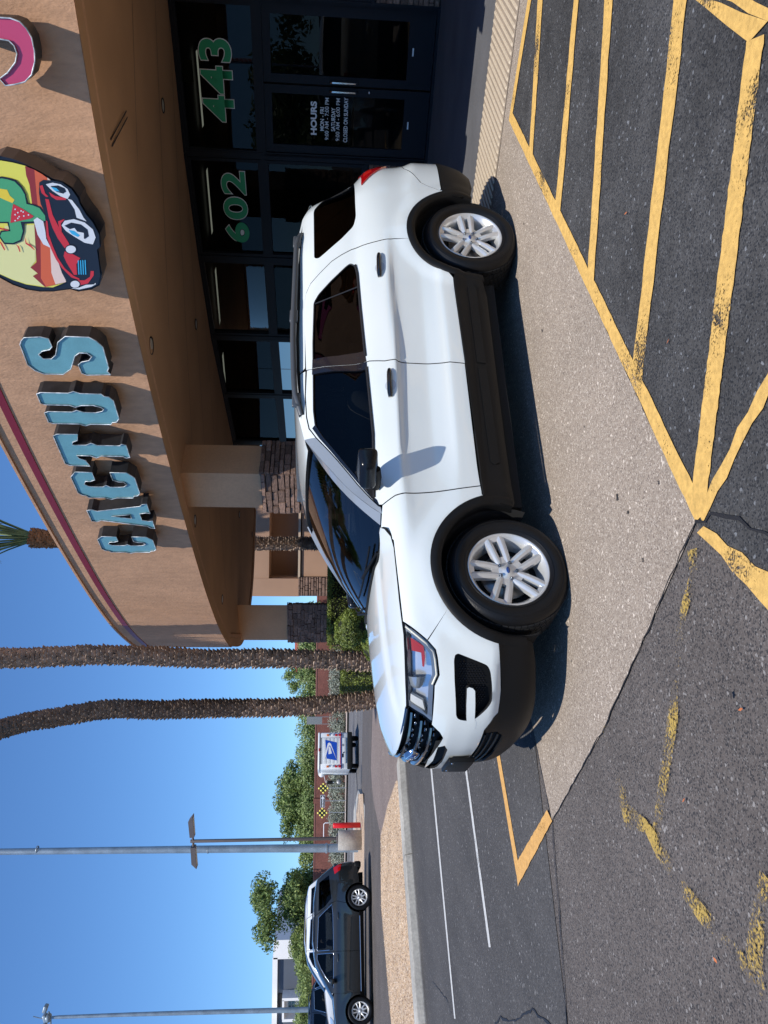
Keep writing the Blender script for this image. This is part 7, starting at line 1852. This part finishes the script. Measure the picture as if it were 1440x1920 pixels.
for sg_, rot_ in ((1, .10), (-1, .10)):
    hd = MB(); R_ = Matrix.Rotation(-.09 * 1, 3, 'Y')
    L_ = .92
    vs = [(.22, -.17, -.09), (.22, .17, -.09), (.22, .17, .10), (.22, -.17, .10), (.22 + L_, -.21, -.09), (.22 + L_, .21, -.09), (.22 + L_ - .22, .20, .11), (.22 + L_ - .22, -.20, .11)]
    hd.add([(v[0] * sg_, v[1], v[2]) for v in vs], [(0, 1, 2, 3), (4, 5, 6, 7), (0, 1, 5, 4), (3, 2, 6, 7), (0, 3, 7, 4), (1, 2, 6, 5)]); hd.tube([(0, 0, 0), (.24 * sg_, 0, 0)], .05, 8)
    hd.v = [tuple(R_ @ Vector(v) + Vector((bp, 0, hz_))) for v in hd.v]; o = fix(hd.build('lamp_head', M_BRZ, LB)); 
    ln = MB(); ln.add([(.30 * sg_, -.14, -.095), (.30 * sg_, .14, -.095), (1.06 * sg_, .16, -.095), (1.06 * sg_, -.16, -.095)], [(0, 1, 2, 3)]); ln.v = [tuple(R_ @ Vector(v) + Vector((bp, 0, hz_))) for v in ln.v]; ln.build('lens', M_LENS, o)
# red steel post
a = on_y(672, 1547, 33.0); rp = empty('bollard', (a.x, 33.0, gl_), 0, 'bright red steel post standing beside the concrete lamp base', 'bollard')
h_ = on_y(624, 1547, 33.0).z - gl_; mb = MB(); mb.lathe([(0, 0), (.115, 0), (.115, h_ - .06), (.09, h_ - .01), (0, h_)], 24); mb.build('post', mat('red_post_paint', (.72, .016, .02), rough=.4, var=.06, vs=2), rp)
# tall street pole
def tallpole(name, pts, r0, r1, label, parts=(), cat='lamp post', org_y=36.5):
    b0 = on_y(pts[0][0], pts[0][1], org_y); e = empty(name, (b0.x, org_y, gz(0, org_y)), 0, label, cat); P_ = [on_y(px, py, org_y) - e.location for px, py in pts]; P_ = [Vector((P_[0].x, 0, 0))] + P_[1:]
    mb = MB(); n = len(P_); mb.tube(P_, [lerp(r0, r1, i / (n - 1)) for i in range(n)], 14); mb.build('pole', M_GALV, e); return e, P_
e, P_ = tallpole('street_pole', [(655, 1589.5), (637, 1590), (500, 1591), (250, 1594), (0, 1597), (-260, 1600)], .215, .12, 'tall galvanised street pole rising out of the picture behind the lot lamp')
mb = MB(); mb.lathe([(.225, on_y(614, 1590, 36.5).z - e.location.z), (.235, on_y(612, 1590, 36.5).z - e.location.z), (.225, on_y(610, 1590, 36.5).z - e.location.z)], 20); mb.build('pole_band', M_GALV, e)
for k_ in (390, 70): z_ = on_y(k_, 1593, 36.5).z - e.location.z; mb = MB(); xx = on_y(k_, 1593, 36.5).x - e.location.x; mb.lathe([(.165, z_ - .03), (.185, z_), (.165, z_ + .03)], 18, c=(xx, 0, 0)); mb.build('pole_joint', M_GALV, e)
mb = MB(); q = P_[-1]; mb.tube([q, q + Vector((-1.2, 0, .8)), q + Vector((-4, 0, 1.2))], [.09, .07, .05], 8); mb.build('mast_arm', M_GALV, e)
e, P_ = tallpole('street_lamp', [(600, 1892), (575, 1893), (400, 1897.5), (250, 1902), (110, 1907), (95, 1908)], .17, .075, 'distant slim galvanised mast with a cluster of floodlights, left of the dark SUV', org_y=46.0)
tq = P_[-1]; mb = MB(); mb.tube([tq + Vector((-.45, 0, .0)), tq, tq + Vector((.35, 0, .12))], .05, 6); mb.lathe([(0, .45), (.28, .15), (.2, .0), (0, -.05)], 12, c=tuple(tq)); mb.tube([tq + Vector((-.1, 0, .3)), tq + Vector((.1, 0, 1.0))], .03, 5); mb.build('lamp_bracket', M_GALV, e)
for dx_ in (-.55, .0, .55): mb = MB(); mb.rbox((tq.x + dx_, 0, tq.z + .30), (.42, .35, .22), .05, M=Matrix.Rotation(.3 * (1 if dx_ > 0 else -1), 3, 'Y')); mb.build('floodlight', M_GALV, e)

# small traffic signs
M_SP = mat('sign_post', (.36, .36, .35), rough=.5, metal=.4); M_SY = mat('sign_yellow', (.80, .58, .02), rough=.5); M_SBK = mat('sign_backing_black', (.012, .012, .012), rough=.5); M_SWH = mat('sign_face_white', (.75, .76, .77), rough=.5); M_REF = mat('yellow_reflector', (.95, .82, .15), rough=.3)
YSg = 57.9
def signpost(px, py, pyb, name, label, cat):
    a = on_y(651, pyb, YSg); e = empty(name, (a.x, YSg, .125 - .45), 0, label, cat); zc = on_y(px, py, YSg).z - e.location.z
    mb = MB(); mb.tube([(0, 0, 0), (0, 0, zc + .2)], .035, 6); mb.build('post', M_SP, e); return e, zc
for px, py, lab in ((606.5, 1477, 'yellow and black checkered diamond sign between the mail truck and the one way sign'), (604.5, 1523, 'yellow and black checkered diamond sign on the red bollard side of the one way sign')):
    e, zc = signpost(px, py, py, 'diamond_sign', lab, 'road sign'); e['group'] = 'checkered diamond signs'
    mb = MB(); h = .37; mb.add([(0, -.05, zc - h), (h, -.05, zc), (0, -.05, zc + h), (-h, -.05, zc), (0, -.03, zc - h), (h, -.03, zc), (0, -.03, zc + h), (-h, -.03, zc)], [(0, 1, 2, 3), (7, 6, 5, 4), (0, 4, 5, 1), (1, 5, 6, 2), (2, 6, 7, 3), (3, 7, 4, 0)]); fix(mb.build('sign_plate', M_SBK, e))
    mb = MB()
    for i in range(3):
        for j in range(3):
            u, v = (i - 1) * .165, (j - 1) * .165; mb = MB(); mb.lathe([(0, 0), (.075, 0), (.075, .01)], 12, 'Y'); mb.v = [(v3[0] + (u - v), v3[1] - .062, v3[2] + zc + (u + v)) for v3 in mb.v]; mb.build('reflector', M_REF, e)
e, zc = signpost(605, 1500, 1501, 'one_way_sign', 'black and white one way sign with its arrow pointing right', 'road sign')
mb = MB(); mb.box((0, -.05, zc), (.93, .02, .34)); mb.build('sign_plate', M_SWH, e); mb = MB(); mb.box((0, -.064, zc), (.88, .006, .29)); mb.build('sign_field', M_SBK, e)
mb = MB(); mb.add([(-.40, -.069, zc - .055), (.20, -.069, zc - .055), (.20, -.069, zc - .13), (.42, -.069, zc), (.20, -.069, zc + .13), (.20, -.069, zc + .055), (-.40, -.069, zc + .055)], [(0, 1, 2, 3, 4, 5, 6)]); fix(mb.build('arrow', M_SWH, e))
me = text_mesh('ONE WAY', .105, .0, .002, M_SBK, 1.0); me.transform(Matrix(((1, 0, 0, 0), (0, 0, 1, 0), (0, 1, 0, 0), (0, 0, 0, 1)))); link('lettering', me, e, (-.08, -.073, zc - .035))
# louvred panel on two posts, white rail
a = on_y(617, 1351, 61.9); e = empty('panel_sign', (a.x, 61.9, -.3), 0, 'grey ribbed panel on two thin posts above the wall, left of the bowed palm', 'sign')
z0, z1 = on_y(604, 1351, 61.9).z + .3, on_y(575, 1351, 61.9).z + .3; wd_ = .58
for i in range(9): mb = MB(); mb.box((-wd_ / 2 + wd_ * (i + .5) / 9, 0, (z0 + z1) / 2), (wd_ / 9 - .015, .05, z1 - z0)); mb.build('slat', mat('panel_grey', (.24, .26, .26), rough=.6) if i == 0 else bpy.data.materials['panel_grey'], e)
for sx_ in (-1, 1): mb = MB(); mb.tube([(sx_ * wd_ / 2, .05, 0), (sx_ * wd_ / 2, .05, z1)], .03, 6); mb.build('post', M_SP, e)
a, b = on_y(607, 1543, 62.5), on_y(607, 1571, 62.5); c = (a + b) / 2; e = empty('pipe_rail', (c.x, 62.5, -.3), 0, 'short white bent pipe rail showing above the wall behind the bollard', 'rail'); hw_ = abs(a.x - b.x) / 2; zt_ = c.z + .3
mb = MB(); mb.tube([(-hw_, 0, 0), (-hw_, 0, zt_ - .1), (-hw_ + .12, 0, zt_), (hw_ - .1, 0, zt_), (hw_, 0, zt_ - .1), (hw_, 0, 0)], .04, 6); mb.build('rail_pipe', M_SWH, e)

# ================================================================== MAIL TRUCK
YM = 40.5; a = on_y(672, 1407, YM); gt = gz(0, YM) + .004
MT = empty('mail_truck', (a.x, YM, gt), math.radians(23.5), 'small white mail truck with a blue eagle emblem, driving away on the street', 'mail truck')
M_TW = mat('truck_white', (.74, .77, .77), rough=.4, coat=.5, var=.02); M_TB = mat('truck_bumper_black', (.008, .009, .009), rough=.7, spec=.2); M_NAVY = mat('navy_stripe', (.03, .05, .22), rough=.5); M_RST = mat('red_stripe', (.62, .05, .10), rough=.5); M_PB = mat('emblem_blue_flat', (.008, .07, .45), rough=.4)
def tb(name, c, d, m, r=0, parent=MT, **k):
    mb = MB(); (mb.rbox(c, d, r, **k) if r else mb.box(c, d, **k)); return mb.build(name, m, parent)
tb('body', (0, 1.9, 1.25), (1.88, 3.7, 1.62), M_TW, .07, seg=2); tb('roof_cap', (0, 1.9, 2.12), (1.90, 3.75, .12), M_TW, .05)
tb('hood', (0, 4.1, .95), (1.6, .9, .7), M_TW, .12)
tb('rear_bumper', (0, -.05, .50), (1.90, .16, .26), M_TB, .04); tb('chassis', (0, 2, .42), (1.3, 4, .18), M_TB)
dr = tb('roll_door', (.0, .035, 1.36), (1.32, .03, 1.25), mat('truck_door_white', (.66, .69, .69), rough=.5, var=.03), 0); tb('door_top_strip', (0, .045, 2.02), (1.34, .03, .10), mat('gasket_grey', (.12, .13, .14), rough=.7))  # grey strip across the top of the roll door
for i in range(6): tb('door_slat', (0, .016, .80 + i * .2), (1.30, .012, .185), bpy.data.materials['truck_door_white'], .004)
S_ = MB(); S_.box((0, .004, 1.00), (1.86, .008, .035)); S_.build('red_stripe', M_RST, MT); S_ = MB(); S_.box((0, .004, .935), (1.86, .008, .05)); S_.build('navy_stripe', M_NAVY, MT)
def tflat(name, pts, m, y):
    mb = MB(); mb.add([(x_, y, z_) for x_, z_ in pts], [tuple(range(len(pts)))]); return fix(mb.build(name, m, MT))
tflat('emblem_field', [(-.50, 1.18), (.42, 1.18), (.56, 1.80), (-.40, 1.72)], M_PB, .002)
tflat('emblem_eagle', [(-.52, 1.16), (.36, 1.50), (.42, 1.58), (.38, 1.66), (-.40, 1.86), (-.42, 1.80), (.22, 1.62), (.28, 1.56), (.22, 1.50), (-.30, 1.24)], M_SWH, -.002); tflat('emblem_head', [(-.14, 1.44), (.22, 1.54), (.20, 1.62), (-.18, 1.62)], M_SWH, -.003)
for sx_ in (-1, 1):
    for i, (z_, m_) in enumerate(((1.66, mat('tail_orange', (.65, .18, .05), rough=.3) if sx_ == -1 else bpy.data.materials['tail_orange']), (1.42, M_SWH), (1.21, M_REDL), (1.03, M_REDL))):
        tb('tail_light', (sx_ * .80, -.012, z_), (.11, .03, .13), m_, .012)
tb('marker_light', (.05, -.01, 2.12), (.16, .03, .06), M_REDL, .01); tb('latch', (-.1, .0, .83), (.05, .04, .05), M_TB); tb('plate', (-.25, .0, .86), (.2, .01, .06), M_TB); tb('fuel_label', (.28, .0, .86), (.12, .01, .08), M_SP)
for sx_, yy in ((-.72, .9), (.72, .9), (-.72, 3.9), (.72, 3.9)):
    we = empty('wheel', (sx_, yy, .33)); we.parent = MT; mb = MB(); mb.lathe([(0, -.11), (.30, -.11), (.33, -.07), (.33, .07), (.30, .11), (0, .11)], 24, 'X'); mb.build('tyre', M_TYRE, we); mb = MB(); mb.lathe([(0, -.118), (.18, -.116), (.18, .116), (0, .118)], 18, 'X'); mb.build('rim', M_SP, we)
tb('sliding_door', (-.955, 3.0, 1.25), (.03, .9, 1.45), M_TW, .01); tb('side_window', (-.965, 3.05, 1.60), (.03, .6, .55), M_WGL, .01)
mb = MB(); mb.tube([(-.92, 3.9, 1.85), (-1.3, 3.95, 1.75), (-1.32, 3.95, 1.25)], .018, 5); mb.build('mirror_arm', M_SWH, MT); tb('mirror', (-1.32, 3.93, 1.50), (.2, .04, .32), M_TB, .015); mb = MB(); mb.lathe([(0, -.03), (.13, -.02), (.14, .02), (0, .05)], 18, 'Y', c=(-1.30, 3.9, .98)); mb.build('round_mirror', M_SP, MT)
mb = MB(); mb.lathe([(0, -.02), (.16, -.01), (.16, .03), (0, .04)], 18, 'Y', c=(-.98, 2.6, 1.98)); mb.build('spot_mirror', M_SWH, MT)

# ================================================================== PARKED CARS AT THE LEFT
def mkcar(label, paint, dark=False):
    """compact SUV, x rearward from the nose, y sideways, z up; L 4.77 W 1.84 H 1.68"""
    E_ = empty('parked_suv', (0, 0, 0), 0, label, 'SUV'); WBc = ((.93, .36), (3.79, .36)); HW = .92
    TOPP = [(.02, .50), (.02, .70), (.08, .84), (.22, .94), (.55, 1.00), (.9, 1.045), (1.28, 1.08), (1.55, 1.24), (1.85, 1.42), (2.10, 1.545), (2.3, 1.60), (2.7, 1.655), (3.2, 1.66), (3.7, 1.64), (4.15, 1.585), (4.30, 1.555), (4.42, 1.42), (4.56, 1.24), (4.66, 1.10), (4.72, .95), (4.76, .78), (4.78, .58), (4.74, .40)]
    def planw(x): return interp([(0, .30), (.06, .17), (.18, .09), (.4, .035), (.7, .008), (1.1, 0), (3.8, 0), (4.2, .015), (4.5, .06), (4.68, .13), (4.78, .24)], x)
    def ins(z): return interp([(.2, .14), (.3, .06), (.42, .02), (.55, .005), (.75, .0), (.9, .004), (.97, .02), (1.03, .045), (1.08, .075), (1.2, .12), (1.35, .18), (1.5, .25), (1.58, .31), (1.64, .40), (1.68, .5)], z)
    def hw(x, z):
        fl = 0
        for wx, wz in WBc:
            r = math.hypot(x - wx, z - wz); fl += .018 * (1 - sstep((r - .42) / .12)) * sstep((1 - z) / .2)
        return max(.02, HW - planw(x) - ins(z) + fl)
    f = lambda u, v: Vector((u, hw(u, v), v))
    def two(name, poly, m, holes=(), step=.05, skirt=.012, off=0., par=None):
        res = []
        for sg_ in (1, -1):
            P3, fs = patch(poly, list(holes), lambda u, v: Vector((u, hw(u, v) + off, v)), step); res.append(finish(name, [Vector((p.x, p.y * sg_, p.z)) for p in P3], fs, m, par or E_, skirt=skirt, out_hint=(2.4, 0, .8)))
        return res
    ar = lambda c, a0, a1, r=.40: [(c[0] + r * math.cos(math.radians(a0 + (a1 - a0) * i / 16)), c[1] + r * math.sin(math.radians(a0 + (a1 - a0) * i / 16))) for i in range(17)]
    belt = [(1.22, 1.045), (1.6, 1.03), (2.45, 1.045), (3.4, 1.085), (4.05, 1.12)]
    def top_at(x0, x1): return [p for p in TOPP if x0 < p[0] < x1]
    g1 = [(1.50, 1.075), (2.36, 1.075), (2.34, 1.52), (2.22, 1.525), (1.98, 1.42), (1.72, 1.25)]; g2 = [(2.44, 1.075), (3.35, 1.10), (3.62, 1.13), (3.40, 1.38), (3.28, 1.50), (2.42, 1.525)]; g3 = [(3.56, 1.33), (3.78, 1.15), (4.42, 1.22), (4.22, 1.50), (3.45, 1.51)]
    fr_ = [(.02, .62), (.02, .70), (.08, .84), (.22, .94), (.55, 1.00), (.9, 1.045), (1.28, 1.08), (1.36, 1.05), (1.36, .36)] + [(1.33, .34)] + ar(WBc[0], 5, 180)[1:] + [(.50, .40), (.05, .45)]
    two('front_fender', fr_, paint)
    two('front_door', [(1.365, .36), (2.395, .36), (2.395, 1.59), (2.30, 1.598), (2.10, 1.543), (1.85, 1.418), (1.55, 1.238), (1.365, 1.12)], paint, [g1])
    rd = [(2.405, .36), (3.37, .36)] + [p for p in ar(WBc[1], 175, 112, .40)] + [(3.70, 1.0), (3.66, 1.14), (3.36, 1.54), (3.30, 1.63), (2.405, 1.60)]
    two('rear_door', rd, paint, [g2])
    two('quarter_panel', [(3.315, 1.635), (3.375, 1.54), (3.675, 1.14), (3.71, 1.0)] + ar(WBc[1], 110, 2, .40) + [(4.22, .36), (4.74, .42), (4.78, .58), (4.76, .78), (4.72, .95), (4.66, 1.10), (4.56, 1.24), (4.42, 1.42), (4.30, 1.555), (4.15, 1.585), (3.7, 1.635)], paint, [g3])
    for g_ in (g1, g2, g3): two('side_window', g_, M_CGLASS if g_ is not g3 else M_TINT, skirt=0, off=-.008)
    for g_ in (g1, g2):
        for sg_ in (1, -1): mb = MB(); pts = [Vector((a_, (hw(a_, b_) + .003) * sg_, b_)) for a_, b_ in resample(g_ + [g_[0]], .12, False)]; mb.tube(pts, .010, 5); mb.build('window_trim', M_CHROME, E_)
    two('sill', [(1.28, .24), (3.40, .24), (3.42, .355), (1.30, .355)], M_BLK, off=.004)
    for sg_ in (1, -1): mb = MB(); mb.tube([(1.4, (hw(1.4, .3) + .02) * sg_, .33), (3.3, (hw(3.3, .3) + .02) * sg_, .35)], .014, 6); mb.build('sill_trim', M_CHROME, E_)
    # skin across the car, front to back
    segs = [('front_bumper', 0, 3, paint), ('hood', 3, 6, paint), ('windscreen', 6, 10, M_WIND), ('roof', 10, 15, paint), ('rear_window', 15, 18, M_TINT), ('tailgate', 18, 20, paint), ('rear_bumper', 20, 22, paint)]
    for nm, i0, i1, m_ in segs:
        V_ = []; n = 14
        for (x_, z_) in TOPP[i0:i1 + 1]:
            w_ = hw(x_, z_)
            for j in range(n + 1):
                u = -1 + 2 * j / n; b_ = 1 - abs(u) ** 2.5; nx_ = -.14 if x_ < .3 else (.07 if x_ > 4.4 else (-.10 if 1.2 < x_ < 2.2 else 0)); V_.append(Vector((x_ + nx_ * b_, u * w_, z_ + (.03 if .3 < x_ < 4.4 else 0) * b_)))
        finish(nm, V_, [(i * (n + 1) + j, i * (n + 1) + j + 1, (i + 1) * (n + 1) + j + 1, (i + 1) * (n + 1) + j) for i in range(i1 - i0) for j in range(n)], m_, E_, skirt=0, out_hint=(2.4, 0, .8))
    mb = MB(); mb.rbox((-.10, 0, .74), (.10, 1.1, .22), .03); mb.build('grille', M_GBLK, E_); mb = MB(); mb.rbox((-.04, 0, .38), (.16, 1.5, .22), .05); mb.build('air_dam', M_BLK, E_); mb = MB(); mb.rbox((4.70, 0, .40), (.2, 1.6, .20), .05); mb.build('rear_skirt', M_BLK, E_)
    two('headlight', [(.10, .80), (.46, .86), (.58, .95), (.26, .925), (.12, .86)], M_LAMP, off=.008); two('tail_lamp', [(4.44, 1.06), (4.62, 1.10), (4.72, .93), (4.735, .86), (4.55, .90)], M_REDL, off=.008)
    mb = MB(); mb.rbox((4.735, .0, 1.0), (.03, 1.2, .16), .01); mb.build('tailgate_panel', paint, E_)
    for sg_ in (1, -1):
        mb = MB(); mb.rbox((1.66, (HW + .06) * sg_, 1.12), (.14, .20, .13), .04, seg=3); mb.build('wing_mirror', paint if not dark else M_GBLK, E_)
        for hx_ in (2.15, 3.22): mb = MB(); mb.tube([(hx_, (hw(hx_, .96) + .015) * sg_, .955), (hx_ + .09, (hw(hx_, .96) + .035) * sg_, .96), (hx_ + .18, (hw(hx_, .96) + .015) * sg_, .965)], .014, 6); mb.build('door_handle', paint, E_)
        mb = MB(); mb.tube([(2.5, .60 * sg_, 1.655), (2.6, .60 * sg_, 1.68), (3.9, .60 * sg_, 1.665), (4.0, .60 * sg_, 1.63)], .011, 6); mb.build('roof_rail', M_GBLK, E_)
        for c in WBc: mb = MB(); mb.lathe([(.402, -.90 * sg_), (.41, -.58 * sg_), (0, -.56 * sg_)], 24, 'Y', c=(c[0], 0, c[1]), a0=-.3, a1=PI + .3); mb.build('wheel_house', M_GAP, E_)
    mb = MB(); mb.box((2.4, 0, .30), (4.2, 1.1, .12)); mb.build('underbody', M_GAP, E_); mb = MB(); mb.box((2.9, 0, .5), (2.6, 1.3, .05)); mb.build('cabin_floor', M_GAP, E_)
    for x_, y_ in ((2.35, .36), (2.35, -.36), (3.25, .38), (3.25, -.38)): mb = MB(); mb.rbox((x_, y_, .72), (.5, .48, .2), .06); mb.rbox((x_ + .25, y_, 1.0), (.15, .48, .55), .06, M=Matrix.Rotation(.2, 3, 'Y')); mb.rbox((x_ + .33, y_, 1.36), (.1, .24, .15), .04); tag(mb.build('car_seat', M_SEAT, E_), kind='stuff') if False else mb.build('car_seat', M_SEAT, E_)
    mb = MB(); mb.rbox((1.6, 0, 1.0), (.4, 1.3, .15), .05); mb.build('dashboard', M_DASH, E_)
    for c in WBc:
        for sg_ in (1, -1): wheel('wheel', .36, .225, .22, E_, (c[0], .86 * sg_, c[1]), -sg_, 0, .3, 5, False)
    return E_
M_GUN = mat('dark_graphite_paint', (.020, .024, .026), rough=.28, metal=.3, coat=1); M_BKP = mat('black_car_paint', (.008, .009, .012), rough=.2, coat=1); M_WP2 = mat('white_paint_far', (.72, .74, .74), rough=.3, coat=1)
ca = mkcar('dark graphite compact SUV parked side-on past the gravel bed', M_GUN)
fw = on_y(690, 1898, 20.5); rw = on_y(690, 1684, 21.9); d_ = (rw - fw); d_.z = 0; d_.normalize(); fc = Vector((fw.x, 20.5, 0)) ; nrm_ = Vector((d_.y, -d_.x, 0)); ctr_ = fc - nrm_ * .92
def place(e, wheel_face, dirn):
    """nose origin so that the visible front wheel stands at the given point"""
    n_ = Vector((dirn.y, -dirn.x, 0)); e.location = wheel_face - n_ * .91 - dirn * .86; e.rotation_euler = (0, 0, math.atan2(dirn.y, dirn.x)); return e
def repaint(e, old, new):
    for o in e.children:
        if o.type == 'MESH' and o.data.materials and o.data.materials[0] == old: o.data = o.data.copy(); o.data.materials[0] = new
ca.scale = ((Vector((rw.x, 21.9, 0)) - fc).length / 2.86, .96, 1.02); place(ca, fc, d_)
SUVP = [o for o in ca.children]
def copycar(label, paint):
    e = copy_tree(ca)
    def kids(o): return [q for q in COL.objects if q.parent == o]
    for o in kids(e):
        if o.type == 'MESH' and o.data.materials and o.data.materials[0] == M_GUN: o.data = o.data.copy(); o.data.materials[0] = paint
    e['label'] = label; return e
for e, wf in ((copycar('white SUV parked just beyond the dark graphite one, roof and pillars showing over it', M_WP2), on_y(690, 1884, 24.0)),): e.scale = (1.0, 1.0, 1.20); place(e, Vector((wf.x, 24.0, 0)), d_)
bk = copycar('black SUV seen tail-on at the left edge, behind the hood of the dark graphite one', M_BKP); bk.location = on_y(700, 1885, 24.5) * 1; bk.location.z = gz(0, 24.5); bk.location.x -= 1.1; bk.scale = (1, 1, 1.14); bk.rotation_euler = (0, 0, math.radians(-98)); bk.location = Vector((bk.location.x, 24.5 + 4.6, gz(0, 26)))
for q, lab in (((-4.8, -1.6, math.radians(150)), 'black SUV parked behind the photographer, mirrored in the door glass'),):
    b2 = copycar(lab, M_BKP); b2.location = (q[0], q[1], 0); b2.rotation_euler = (0, 0, q[2])
